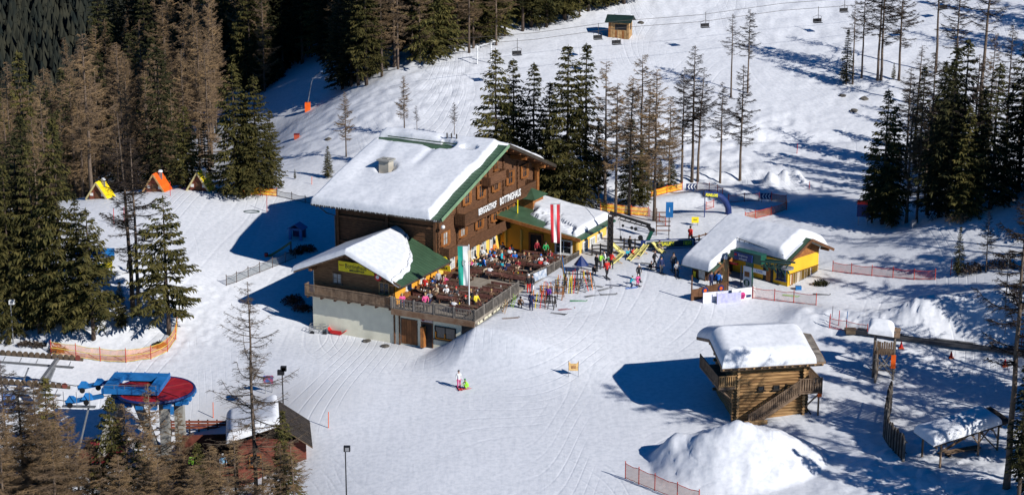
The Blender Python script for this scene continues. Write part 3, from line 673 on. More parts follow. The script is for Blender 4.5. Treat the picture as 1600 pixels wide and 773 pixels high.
def snow_roof(name, parent, a0, a1, b0, b1, surf, T, edge=.5, na=60, nb=60, fn=None, m=None, noise=.06, seed=1, wav=.0):
    aa = np.linspace(0, 1, na); bb = np.linspace(0, 1, nb); aa = (1-np.cos(aa*pi))/2*.35+aa*.65; bb = (1-np.cos(bb*pi))/2*.35+bb*.65
    A_, V = np.meshgrid(a0+aa*(a1-a0), bb); bl = b0(A_) if callable(b0) else b0; B_ = bl+V*(b1-bl); ia = np.minimum(A_-a0, a1-A_); ib = np.minimum(B_-bl, b1-B_)
    e = np.clip(np.minimum(ia, ib)/edge, 0, 1); rnd = np.sqrt(np.clip(1-(1-e)**2, 0, 1)); th = T*rnd*(1+noise*3*fbm(A_*.35+seed, B_*.35, 3, seed))
    th = th+noise*.6*fbm(A_*1.4, B_*1.4+seed, 2, seed)*rnd
    if fn is not None: th = fn(A_, B_, th)
    S = surf(A_, B_); th = np.maximum(th, -.16); Zt = S+th; border = (ia < 1e-6) | (ib < 1e-6); Zt[border] = (S-.03)[border]
    mb = MB(); grid = [[(A_[i,j], B_[i,j], Zt[i,j]) for j in range(na)] for i in range(nb)]; mb.sheet(grid)
    # front lip bulging over the edge
    return mb.build(name, m or SNOW, parent, smooth=True)

# ---------------------------------------------------------------- the guesthouse
house = empty('guesthouse', W0, HROT, 'large brown timber guesthouse with thick snow on its wide roof and a green verge', 'guesthouse')
ZE, ZR, B0, BR_, B1 = 10.5, 15.3, 6.5, 19.0, 31.5
def roofz(a, b): b = np.asarray(b, float); return np.where(b < BR_, ZE+(b-B0)/(BR_-B0)*(ZR-ZE), ZE+(B1-b)/(B1-BR_)*(ZR-ZE))
def rz1(b): return float(roofz(0, b))
def verge(b): t = 1-abs(b-BR_)/12.5; return 10.5+.8*t
def vback(b): t = 1-abs(b-BR_)/12.5; return -4.0+1.0*t
def build_house():
    # walls
    mb = MB(); mb.box(-2.2,8.5,-.5,8.95,29.4,3.6); mb.build('cellar_wall', CREAM, house)
    mb = MB(); mb.box(-2.15,8.55,3.6,8.9,29.35,6.35); mb.build('ground_floor_wall', YELP, house)
    core = MB(); core.add([(-2.1,8.6,6.35),(8.88,8.6,6.35),(8.88,29.3,6.35),(-2.1,29.3,6.35),(-2.1,8.6,10.6),(8.88,8.6,10.6),(8.88,29.3,10.6),(-2.1,29.3,10.6),(-2.1,19,14.7),(8.88,19,14.7)],
        [(0,1,5,4),(3,7,6,2),(1,2,6,9,5),(0,4,8,7,3),(4,5,9,8),(7,8,9,6),(0,3,2,1)]); core.build('wall', WOODD, house)
    mb = MB(); lap_boards(mb, lambda z: (8.45,29.4) if z < 10.9 else (8.45+(z-10.9)/4.0*10.5, 29.4-(z-10.9)/4.0*10.5), 6.35, 14.75, .24, .07, T=lambda p: (8.9-p[1], p[0], p[2]))
    o = mb.build('gable_boards', WOODG, house, kind='stuff')
    mb = MB(); lap_boards(mb, lambda z: (-2.2,8.9), 6.4, 10.9, .24, .07, T=lambda p: (p[0], 8.55+p[1], p[2])); mb.build('side_boards', WOODD, house, kind='stuff')
    mb = MB(); mb.box(-2.2,8.44,3.6,8.9,8.549,6.4); mb.build('side_wall', WOODD, house)
    for z in (8.9, 6.4): b_ = MB(); b_.box(-2.3,8.30,z,8.9,8.43,z+.22); b_.build('wall_beam', BEAM, house)
    for a in (-2.25, 3.4, 8.75): b_ = MB(); b_.box(a-.15,8.22,3.6,a+.15,8.45,10.6); b_.build('corner_post', BEAM, house)
    for b in (8.5, 12.3, 18.9, 22.2, 25.4, 29.25):
        b_ = MB(); top = min(14.6, 10.7+ (10.5-abs(b-18.95))*.38)
        for k in range(int((top-3.7)/.28)): zz = 6.4+k*.28
        n = int((top-6.4)/.26)
        for k in range(n): b_.box(8.93,b-.17,6.4+k*.26,9.10+.05*(k%2),b+.17,6.4+k*.26+.22)
        b_.build('log_corner', BEAM, house)
    b_ = MB(); b_.box(9.2,29.0,6.0,9.5,29.5,rz1(29.2)-.3); b_.build('porch_post', WOODO, house)
    # roof slabs with soffit
    for s in (0, 1):
        n = 8; bs = [B0+(BR_-B0)*i/n for i in range(n+1)] if s == 0 else [BR_+(B1-BR_)*i/n for i in range(n+1)]
        g = [[(vback(b), b, rz1(b)), (verge(b), b, rz1(b))] for b in bs]; mb = MB(); mb.slab(g, .12); r = mb.build('roof', GREENM, house)
        g = [[(vback(b)+.05, b, rz1(b)-.124), (verge(b)-.05, b, rz1(b)-.124)] for b in bs]; mb = MB(); mb.slab(g, .10); mb.build('soffit', SOFF, r)
        if s == 0:                              # standing seams along the verge
            for k in range(26): 
                b = B0+.25+k*.48; mb = MB()
            mb = MB()
            for k in range(26): b = B0+.25+k*.48; mb.beam((verge(b)-1.6, b, rz1(b)+.012), (verge(b)-.08, b, rz1(b)+.012), .03, .02)
            mb.build('roof_seam', GREENM, r, kind='stuff')
    for s in (1, -1):
        mb = MB(); p = (verge(BR_)+.03, BR_, ZR+.02); q = (verge(B0)+.03, BR_-s*12.5, ZE+.02); mb.beam(p, q, .06, .34); mb.build('verge_board', mat('pale_green_trim', (.16,.26,.15), .5) if s == 1 else GUT, house)
    for b in (9.0, 14.0, BR_, 24.0, 29.0):       # purlins under the front overhang
        mb = MB(); z = rz1(b)-.42; mb.box(8.9,b-.16,z-.2,verge(b)-.25,b+.16,z+.18); mb.build('purlin', WOODO, house)
    for k in range(14):
        b = B0+.9+k*1.85
        if abs(b-BR_) > .6: mb = MB(); mb.box(9.3,b-.06,rz1(b)-.40,verge(b)-.12,b+.06,rz1(b)-.235); mb.build('rafter', SOFF, house)
    for a in np.arange(-3.6, 10.2, .9): mb = MB(); mb.beam((a,B0+.1,ZE-.28),(a,8.5,rz1(8.5)-.32),.12,.16); mb.build('rafter', WOODD, house)
    mb = MB(); mb.tube([(-4.05,B0-.08,ZE-.10),(10.45,B0-.08,ZE-.14)], .10, 6); mb.build('gutter', GUT, house)
    mb = MB(); mb.tube([(-3.2,B0-.05,ZE-.2),(-2.6,B0+.4,ZE-.9),(-2.4,8.1,ZE-1.4),(-2.4,8.15,4)], .06, 6); mb.build('downpipe', GUT, house)
    # snow on the roof with bare strips near the ridge and a hollow round the chimney
    CA, CB = 1.0, 12.4
    def f(A_, B_, th):
        rid = 1-np.abs(B_-BR_)/12.5
        th = th*(.75+.35*sm(1-rid, 0, .5))
        d1 = np.maximum(np.abs(A_-(1.3+.0*B_))/4.3, 0)**4+(np.abs(B_-(17.5-.04*A_))/(.62+.25*(A_>4.2)))**4; th = np.where(d1 < 3, th-1.2*np.clip(1.7-d1, 0, 1), th)
        d2 = (np.abs(A_-7.7)/.85)**2+(np.abs(B_-17.3)/.34)**2; th = np.where(d2 < 2, th-.9*np.clip(1.5-d2, 0, 1), th)
        th = th-.9*np.exp(-(((A_-CA-.1)/.95)**2+((B_-CB+.1)/.8)**2)**2)
        th = th-.20*np.exp(-((A_-3.9-.05*(B_-16))/.55)**2)*sm(B_,12,15)*(B_ < BR_)-.13*np.exp(-((A_+1.2)/.8)**2)*sm(B_,9,13)*(B_ < BR_)
        return th
    sA, sB = np.meshgrid(np.linspace(0,1,3), np.linspace(0,1,3))
    na, nb = 150, 170; u = np.linspace(0,1,na); v = np.linspace(0,1,nb); u = (1-np.cos(u*pi))/2*.4+u*.6
    Bg = B0-.12+v*(B1-B0+.24); A_, B_ = np.meshgrid(u, Bg); rid = np.clip(1-np.abs(B_-BR_)/12.5, 0, 1); w0 = -4.12+1.0*rid; w1 = 9.35+.75*rid+.28*fbm(B_*.45,B_*0+2,3,4)-1.3*(B_ > BR_)*0
    AA = w0+A_*(w1-w0); ia = np.minimum(AA-w0, w1-AA); ib = np.minimum(B_-B_.min(), B_.max()-B_)
    e = np.clip(np.minimum(ia/.55, ib/.5), 0, 1); th = .72*np.sqrt(np.clip(1-(1-e)**2,0,1))*(1+.35*fbm(AA*.22,B_*.2,3,2))
    th = f(AA, B_, th); S = roofz(0, B_); Zt = S+th; bd = (ia < 1e-6) | (ib < 1e-6); Zt[bd] = (S-.05)[bd]
    Bo = B_-(B_ < B0+.6)*.14*np.sqrt(np.clip(th,0,1))
    mb = MB(); mb.sheet([[(AA[i,j], Bo[i,j], Zt[i,j]) for j in range(na)] for i in range(nb)]); mb.build('roof_snow', SNOW, house, smooth=True)
    ch = MB(); z = rz1(CB); ch.box(CA-.55,CB-.5,z-.4,CA+.55,CB+.5,z+1.35); c = ch.build('chimney', mat('chimney_render', (.42,.38,.31), .9, .1), house)
    ch = MB(); ch.box(CA-.72,CB-.66,z+1.351,CA+.72,CB+.66,z+1.5); ch.box(CA-.25,CB-.2,z+1.5,CA+.25,CB+.2,z+1.6); ch.build('chimney_cap', CONC, c)
    for a in (4.6, 5.1, 5.7): mb = MB(); mb.tube([(a,18.4,ZR-.3),(a,18.4,ZR+.75)], .07, 6); mb.build('vent_pipe', GUT, house)
    mb = MB(); mb.tube([(-2.0,17.9,ZR-.1),(6.6,17.7,ZR-.1)], .06, 5); mb.build('snow_guard', GREENM, house)
    ic = MB()
    for k in range(60):
        a = -3.9+k*.235+R.uniform(-.08,.08); L_ = R.uniform(.04,.2); ic.tube([(a,B0-.2,ZE+.0),(a,B0-.2,ZE-L_)], [.035,.004], 4)
    ic.build('icicles', mat('ice', (.65,.72,.78), .15, .05, 3, spec=.6), house, kind='stuff')
    # windows of the gable
    wo = win_mesh('o', 1.0, 1.35, WOODO, CURT); wd = win_mesh('d', 1.0, 1.35, WOODO, GLASS); sh = shutter_mesh(.42, 1.35, WOODO); sh['w'] = .42; ww = win_mesh('w', 1.15, 1.6, WHITE, CURT)
    for b, k in ((9.75,0),(13.3,0),(16.8,1),(20.2,1),(23.7,1),(26.7,1)): put_win(house, (wo,wd)[k], 9.03, b, 7.1, pi/2, 1, sh)
    for b in (14.2,17.2,20.4,23.6,26.9): put_win(house, wd, 9.03, b, 10.15 if b > 12 else 9.9, pi/2, 1, sh)
    for b in (17.6, 20.4): put_win(house, win_mesh('t', .7, .9, WOODO, GLASS), 9.03, b, 12.3, pi/2, .7)
    for b in (13.6,15.6,17.7,19.8): put_win(house, ww, 8.95, b, 4.3, pi/2)
    mb = MB(); mb.box(8.95,9.6,3.7,9.12,12.2,6.3); d = mb.build('wood_panelling', WOODO, house); put_win(house, win_mesh('p', .9, 1.3, WHITE, CURT), 9.14, 10.9, 4.4, pi/2)
    # balconies of the gable
    def balcony(b0, b1, zf, h, d, m, name, proud=1.2):
        o = MB(); o.box(9.1,b0,zf-.18,9.0+proud,b1,zf); bal = o.build(name, WOODG, house)
        r = MB(); x = 9.0+proud; r.box(x-.10,b0,zf+h-.08,x+.02,b1,zf+h); r.box(x-.08,b0,zf+.05,x-.02,b1,zf+.13); n = int((b1-b0)/.26)
        for i in range(n): r.box(x-.06-.015*(i%2),b0+i*.26+.01,zf-.1,x-.03+.0,b0+i*.26+.24,zf+h-.08)
        for bb_ in (b0, b1): 
            for i in range(4): r.box(9.1+i*.28,bb_-.03,zf-.1,9.1+i*.28+.24,bb_+.03,zf+h)
        r.build('railing', m, bal)
        for i in range(int((b1-b0)/2.2)+1): t = MB(); bb_ = b0+.2+i*2.2; t.box(9.0,bb_-.1,zf-.42,9.0+proud-.1,bb_+.1,zf-.182); t.build('bracket', BEAM, bal)
        return bal
    b1_ = balcony(8.5, 22.6, 6.32, .85, 0, WOODG, 'lower_balcony'); b2_ = balcony(11.7, 27.3, 8.8, 1.05, 0, WOODD, 'upper_balcony', 1.25); b3_ = balcony(17.2, 21.2, 11.5, .8, 0, WOODG, 'top_balcony', .9)
    text('lettering', 'BERGGASTHOF', .92, TEXTW, house, frame((10.29,16.25,9.40),(0,1,0),(0,0,1)), .02, .60, bold=.018)
    text('lettering', 'BOTTINGHAUS', 1.02, TEXTW, house, frame((10.29,21.25,9.42),(0,1,0),(0,0,1)), .02, .66, bold=.02)
    # house lamp and inn sign on the corner
    mb = MB(); mb.tube([(9.1,8.5,9.9),(9.7,8.2,9.7),(9.7,8.2,9.5)], .03, 5); l_ = mb.build('wall_lamp', BLACK, house); bm = bmesh.new(); bmesh.ops.create_icosphere(bm, subdivisions=2, radius=.2); me = bpy.data.meshes.new('globe'); bm.to_mesh(me); bm.free(); me.materials.append(WHITE); link('globe', me, l_, (9.7,8.2,9.35))
    mb = MB(); mb.box(9.1,8.28,5.7,10.4,8.36,5.78); s_ = mb.build('inn_sign', BLACK, house)
    mb = MB(); mb.tube([(9.75,8.27,6.05),(9.75,8.35,6.05)], .34, 14); mb.build('sign_disc', YELS, s_); mb = MB(); mb.box(9.2,8.26,5.0,10.4,8.34,5.5); mb.build('sign_board', YELS, s_)
    text('lettering', 'BIER', .36, TEXTK, s_, frame((9.8,8.25,5.25),(1,0,0),(0,0,1)), .005)
    mb = MB(); mb.tube([(10.35,22.75,6.0),(10.35,22.75,8.8)], .06, 6); mb.build('yellow_pole', YELS, house)
build_house()

# ---------------------------------------------------------------- snack bar annex on the left, gable to the valley
annex = empty('snack_bar_annex', W0, HROT, 'low timber annex with a yellow banner under its gable over a cream wall', 'annex')
def anz(a): return 8.45-abs(a-4.6)*(2.4/5.8)
def build_annex():
    mb = MB(); mb.box(0,0,-1.2,9.3,8.2,3.55); mb.build('cellar_wall', CREAM, annex)
    mb = MB(); mb.add([(.25,0,3.6),(9.0,0,3.6),(9.0,0,anz(9.0)-.2),(4.6,0,anz(4.6)-.25),(.25,0,anz(.25)-.2),(.25,8.3,3.6),(9.0,8.3,3.6),(9.0,8.3,anz(9.0)-.2),(4.6,8.3,anz(4.6)-.25),(.25,8.3,anz(.25)-.2)],
        [(0,1,2,3,4),(5,9,8,7,6),(0,4,9,5),(4,3,8,9),(3,2,7,8),(0,5,6,1)]); mb.build('wall', WOODB, annex)
    mb = MB(); mb.add([(9.01,.1,3.6),(9.01,8.2,3.6),(9.01,8.2,6.2),(9.01,.1,6.2),(9.05,.1,3.6),(9.05,8.2,3.6),(9.05,8.2,6.2),(9.05,.1,6.2)], [(4,5,6,7),(0,3,2,1),(0,1,5,4),(2,3,7,6),(1,2,6,5),(3,0,4,7)]); mb.build('side_wall', ORAP, annex)
    mb = MB(); lap_boards(mb, lambda z: (.25,9.0) if z < 6.2 else (4.6-(anz(4.6)-.25-z)/.414, 4.6+(anz(4.6)-.25-z)/.414), 3.6, 8.1, .22, .07); mb.build('gable_boards', mat('annex_boards', (.15,.075,.035), .8, .3, 2, .4, col2=(.27,.15,.07), stretch=(1,1,9)), annex, kind='stuff')
    for s in (-1, 1):
        e = 4.6+s*5.85; bs = [-1.25,1.5,4.5,8.35]; sgn = [4.6,e] if s == 1 else [e,4.6]
        mb = MB(); mb.slab([[(a, b, anz(a)) for a in sgn] for b in bs], .12); r = mb.build('roof', GREENM, annex); mb = MB(); mb.slab([[(a, b+.02, anz(a)-.124) for a in sgn] for b in bs], .08); mb.build('soffit', SOFF, r)
        mb = MB(); mb.beam((4.6,-1.28,anz(4.6)-.02),(e,-1.28,anz(e)-.02),.06,.30); mb.build('verge_board', WOODB, annex)
        if s == 1:
            mb = MB(); 
            for k in range(19): b = -1.0+k*.49; mb.beam((5.2,b,anz(5.2)+.015),(e-.05,b,anz(e-.05)+.015),.03,.02)
            mb.build('roof_seam', GREENM, r, kind='stuff')
    for a in (.5, 4.6, 8.7): mb = MB(); mb.box(a-.13,-1.15,anz(a)-.55,a+.13,.2,anz(a)-.28); mb.build('purlin', BEAM, annex)
    for k in range(10): mb = MB(); b = -.9+k*.95; mb.box(9.06,b-.06,anz(10.1)-.30,10.3,b+.06,anz(10.1)-.16); mb.build('rafter', WOODO, annex)
    mb = MB(); mb.tube([(10.5,-1.25,5.95),(10.5,8.3,5.95)], .08, 6); mb.build('gutter', GUT, annex)
    def f(A_, B_, th):
        edge_ = 9.5-1.1*sm(B_,0,5)-2.6*sm(B_,3.5,8.4)+.25*fbm(B_*.8,A_*0,3,7); th = np.where(A_ > edge_, th-(A_-edge_)*1.6-.1, th*np.sqrt(np.clip((edge_-A_)/.5,0,1)))
        return th
    snow_roof('roof_snow', annex, -1.4, 10.3, -1.4, 8.3, lambda A_, B_: 8.45-np.abs(A_-4.6)*(2.4/5.8), .50, .35, 170, 120, f, noise=.03)
    w = win_mesh('ax', 1.0, 1.05, WOODB, CURT); put_win(annex, w, 2.9, -.08, 5.0, 0); put_win(annex, win_mesh('ax2', 1.1, 1.2, WOODL, GLASS), 8.0, -.08, 4.65, 0)
    for b in (2.5, 5.2): put_win(annex, win_mesh('ax3', 1.0, 1.1, WHITE, CURT), 9.06, b, 4.6, pi/2)
    mb = MB(); mb.box(3.3,-.50,6.45,7.15,-.44,7.42); bn = mb.build('banner', YELS, annex)
    text('lettering', 'Bottinghaus', .62, TEXTK, bn, frame((5.2,-.512,7.0),(1,0,0),(0,0,1)), .004, .80); text('lettering', 'BERGGASTHOF', .26, TEXTK, bn, frame((5.3,-.512,6.62),(1,0,0),(0,0,1)), .004, .9, bold=.01)
    text('lettering', 'Bauern', .22, TEXTR, bn, frame((3.65,-.512,7.05),(1,0,0),(0,0,1)), .004, .8); text('lettering', 'Bauern', .22, TEXTR, bn, frame((6.75,-.512,7.0),(1,0,0),(0,0,1)), .004, .8)
    mb = MB(); mb.tube([(7.55,-.45,6.35),(7.55,-.37,6.35)], .36, 14); d = mb.build('round_sign', REDP, annex); mb = MB(); mb.tube([(7.5,-.47,6.35),(7.5,-.455,6.35)], .18, 12); mb.build('sign_centre', WHITE, d)
    # balcony
    mb = MB(); mb.box(-.35,-.80,3.62,9.2,-.08,3.78); bal = mb.build('balcony_floor', WOODB, annex)
    mb = MB(); mb.box(-.35,-.85,4.68,9.2,-.75,4.76); mb.box(-.35,-.83,3.85,9.2,-.78,3.92); mb.box(-.37,-.83,4.66,-.29,-.08,4.74)
    n = 62
    for i in range(n): x = -.33+i*(9.5/n); mb.box(x,-.82,3.8,x+.10,-.79,4.68)
    for i in range(6): mb.box(-.36,-.76+i*.12,3.8,-.33,-.70+i*.12,4.68)
    mb.build('railing', WOODB, bal)
    for i in range(7): mb = MB(); x = -.1+i*1.5; mb.box(x-.09,-.75,3.42,x+.09,.0,3.618); mb.build('bracket', BEAM, bal)
    mb = MB(); mb.box(9.15,-1.0,3.75,9.33,-.82,4.9); mb.build('post', WOODY, bal)
    for a in (9.0, 9.55): mb = MB(); mb.box(a-.06,-.12,-.3,a+.06,-.01,3.55); mb.build('downpipe', BEAM, annex)
    mb = MB(); mb.box(-1.15,2.0,1.2,-.35,2.8,5.4); c = mb.build('side_chimney', CREAM, annex); bm = bmesh.new(); bmesh.ops.create_cone(bm, cap_ends=True, segments=12, radius1=.62, radius2=.12, depth=.9); me = bpy.data.meshes.new('snow_cap'); bm.to_mesh(me); bm.free(); me.materials.append(SNOW); link('snow_cap', me, c, (-.75,2.4,5.85))
build_annex()

# ---------------------------------------------------------------- terrace with its cellar rooms
deck = empty('terrace', W0, HROT, 'wooden guest terrace over cream cellar rooms with a garage door, in front of the guesthouse', 'terrace')
def build_deck():
    mb = MB(); mb.hexa([(9.32,0,-1.2),(17.4,0,-1.2),(16.6,8,-1.2),(9.32,8,-1.2),(9.32,0,3.3),(17.4,0,3.3),(16.6,8,3.3),(9.32,8,3.3)]); mb.build('cellar_wall', CREAM, deck)
    P = [(9.1,-.85),(17.95,-.85),(17.2,9.4),(17.0,11.6),(17.95,21.4),(9.0,21.4)]; n = len(P)
    mb = MB(); mb.add([(x,y,3.42) for x,y in P]+[(x,y,3.70) for x,y in P], [tuple(range(n))[::-1], tuple(range(n,2*n))]+[(i,(i+1)%n,n+(i+1)%n,n+i) for i in range(n)]); mb.build('floor', DECKM, deck)
    mb = MB(); mb.box(9.15,-.91,3.12,17.9,-.853,3.68); mb.box(9.15,-.75,3.15,17.6,-.55,3.41); mb.build('edge_beam', mat('edge_boards', (.20,.11,.06), .8, .3, 1.5, .3, col2=(.30,.20,.13)), deck)
    mb = MB(); mb.box(17.3,0,-1,17.6,.3,3.41); mb.build('post', WOODY, deck)
    def panel(p, q, name, dens, m, hgt=1.0, step=2.0, zb=3.70):
        p = Vector(p); q = Vector(q); L = (q-p).length; d = (q-p)/L; k = max(1, round(L/step))
        for i in range(k+1):
            c = p+d*(L*i/k); mb = MB(); mb.box(c.x-.07,c.y-.07,zb-.3,c.x+.07,c.y+.07,zb+hgt+.10); mb.build('fence_post', m, deck)
        for i in range(k):
            a = p+d*(L*i/k+.07); b = p+d*(L*(i+1)/k-.07); mb = MB()
            for z in (zb+hgt-.06, zb+.10): mb.beam((a.x,a.y,z),(b.x,b.y,z),.05,.10)
            l_ = (b-a).length; nn = int(l_/dens)
            for j in range(nn):
                c = a+d*(l_*(j+.5)/nn); mb.beam((c.x,c.y,zb+.12),(c.x,c.y,zb+hgt-.08),.03,dens*(.62 if dens > .13 else .9), up=(d.y,-d.x,0))
            mb.build('fence_panel', m, deck)
    panel((9.45,-.80,0),(17.85,-.80,0),'f',.155,WOODY); panel((17.85,-.80,0),(17.2,9.3,0),'f',.125,WOODY,1.2,2.0,3.45); panel((17.0,11.7,0),(17.95,21.3,0),'f',.125,WOODY,1.3,2.4,3.4)
    for i in range(13): a = -1.0
    def door(a0, a1, z0, z1, m, name, planks=6):
        mb = MB(); mb.box(a0-.1,-.06,z0,a0,.02,z1+.1); mb.box(a1,-.06,z0,a1+.1,.02,z1+.1); mb.box(a0,-.06,z1,a1,.02,z1+.1); f = mb.build(name, BEAM, deck)
        for i in range(planks):
            w_ = (a1-a0)/planks; t = MB(); t.box(a0+i*w_+.01,-.04-.008*(i%2),z0,a0+(i+1)*w_-.01,.01,z1); t.build('plank', m, f)
        return f
    door(9.8,11.35,.15,2.5,mat('garage_planks', (.19,.075,.025), .7, .25, 2, .4), 'garage_door')
    d = door(11.95,13.0,.15,2.45,BLACK,'cellar_door',2); mb = MB(); mb.box(12.0,-.5,.2,12.35,-.05,2.2); mb.build('open_leaf', WOODO, d)
    mb = MB(); mb.box(11.85,-.12,2.62,13.1,-.05,3.08); s = mb.build('wall_sign', mat('pale_pink_sign', (.62,.50,.48), .6), deck); mb = MB(); mb.tube([(12.12,-.14,2.86),(12.12,-.121,2.86)], .19, 12); mb.build('sign_disc', REDD, s); text('lettering', 'SKIRAUM', .2, TEXTR, s, frame((12.65,-.125,2.86),(1,0,0),(0,0,1)), .003, .8)
    ms = win_mesh('cell', 2.2, 1.25, WOODK, GLASS, 2, 1, .08); o = put_win(deck, ms, 14.4, -.02, 1.15, 0); mb = MB(); mb.box(-1.0,-.13,.06,1.0,-.101,.14); mb.box(-1.02,-.13,.06,-.9,-.101,.7); mb.box(-.06,-.13,.06,.06,-.101,.6); mb.build('inner_frame', mat('bright_orange_frame', (.8,.28,.02), .6), o)
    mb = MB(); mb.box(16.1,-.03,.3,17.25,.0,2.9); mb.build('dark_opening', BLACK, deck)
    # banner on the right hand fence
    mb = MB(); mb.beam((17.20,12.3,4.15),(17.50,14.9,4.15),.03,.85); mb.build('fence_banner', mat('blue_white_banner', (.25,.35,.50), .6, .5, 2.5, col2=(.8,.82,.84)), deck)
    mb = MB(); mb.box(9.12,1.0,3.70,9.5,8.0,4.55); mb.build('counter', WOODO, deck); mb = MB(); mb.box(9.3,8.6,3.70,9.7,11.4,4.5); mb.build('counter', WOODO, deck)
build_deck()

# ---------------------------------------------------------------- dining wing on the right, lean-to roof
wing = empty('dining_wing', W0, HROT, 'orange dining wing with a snowy lean-to roof at the right of the guesthouse', 'wing')
def wgz(a): return 7.62-.146*(a-9.0)
def build_wing():
    mb = MB(); mb.hexa([(9.0,21.5,3.0),(17.8,21.5,3.0),(17.8,28.2,2.4),(9.0,28.2,2.4),(9.0,21.5,7.3),(17.8,21.5,6.0),(17.8,28.2,6.0),(9.0,28.2,7.3)]); mb.build('wall', ORAP, wing)
    mb = MB(); mb.hexa([(17.81,21.45,3.3),(17.86,21.45,3.3),(17.86,28.25,2.9),(17.81,28.25,2.9),(17.81,21.45,6.0),(17.86,21.45,6.0),(17.86,28.25,6.0),(17.81,28.25,6.0)]); mb.build('side_wall', YELP, wing)
    mb = MB(); mb.hexa([(17.7,21.4,1.5),(17.95,21.4,1.5),(17.95,28.3,1.0),(17.7,28.3,1.0),(17.7,21.4,3.35),(17.95,21.4,3.35),(17.95,28.3,3.0),(17.7,28.3,3.0)]); mb.build('plinth', CONC, wing)
    mb = MB(); mb.slab([[(8.9+.4*i,b,wgz(8.9+.4*i)) for i in range(0,25)] for b in (20.4,24,27.5,29.0)], .14); r = mb.build('roof', GREENM, wing)
    mb = MB(); mb.box(9.3,20.33,0,0,0,0) if 0 else None; mb.beam((9.2,20.36,wgz(9.2)-.14),(18.55,20.36,wgz(18.55)-.14),.08,.34); mb.build('verge_board', WOODO, wing)
    mb = MB(); mb.tube([(18.58,20.4,wgz(18.5)-.1),(18.58,28.9,wgz(18.5)-.1)], .08, 6); mb.build('gutter', GREEND, wing)
    for k in range(12): mb = MB(); b = 20.7+k*.72; mb.box(17.87,b-.07,wgz(18.1)-.32,18.45,b+.07,wgz(18.1)-.15); mb.build('rafter', WHITE, wing)
    for a in (11, 13.5, 16, 17.9): mb = MB(); mb.box(a-.1,20.45,wgz(a)-.42,a+.1,21.49,wgz(a)-.16); mb.build('bracket', BEAM, wing)
    def f(A_, B_, th):
        lim = 11.4+2.6*sm(23.6-B_, 0, 1.6)-2.8*sm(B_, 24.5, 27)+.5*fbm(B_*.9,A_*.9,3,7); t = np.clip((A_-lim)/.6, -1, 1); th = np.where(t > 0, th*np.sqrt(np.clip(t,0,1)), -.12)
        low = (A_-lim < 3.4) & (B_ < 24.5); th = np.where(low & (t > 0), th*(.35+.5*np.clip(fbm(A_*2,B_*2,3,3)+.4,0,1)), th)
        return th
    snow_roof('roof_snow', wing, 9.1, 17.95, 20.75, 29.0, lambda A_, B_: wgz(A_)+0*B_, .62, .45, 80, 60, f, noise=.05)
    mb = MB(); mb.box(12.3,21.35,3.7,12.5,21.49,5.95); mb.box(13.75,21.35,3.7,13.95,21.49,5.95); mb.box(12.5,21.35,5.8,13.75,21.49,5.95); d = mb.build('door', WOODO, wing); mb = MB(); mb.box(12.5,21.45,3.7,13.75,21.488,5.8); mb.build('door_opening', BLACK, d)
    put_win(wing, win_mesh('w1', 1.9, 1.5, WHITE, GLASS, 2, 2, .14), 16.2, 21.48, 4.15, 0)
    for b in (22.9, 24.6, 26.4): put_win(wing, win_mesh('w2', 1.25, 1.45, WHITE, CURT, 2, 2, .12), 17.88, b, 3.95-.02*(b-22), pi/2)
    for a in (17.7, 9.6, 11.4): mb = MB(); mb.box(a-.1,21.38,3.3,a+.1,21.48,6.1); mb.build('wall_pilaster', YELP, wing)
    # little bay with a pyramid roof
    mb = MB(); mb.box(9.3,25.0,7.0,11.0,27.4,8.45); t = mb.build('turret', WOODO, wing); mb = MB(); mb.add([(9.0,24.6,8.45),(11.4,24.6,8.45),(11.4,27.8,8.45),(9.0,27.8,8.45),(10.2,26.2,9.3)], [(0,1,4),(1,2,4),(2,3,4),(3,0,4),(3,2,1,0)]); mb.build('turret_roof', GREENM, t)
build_wing()
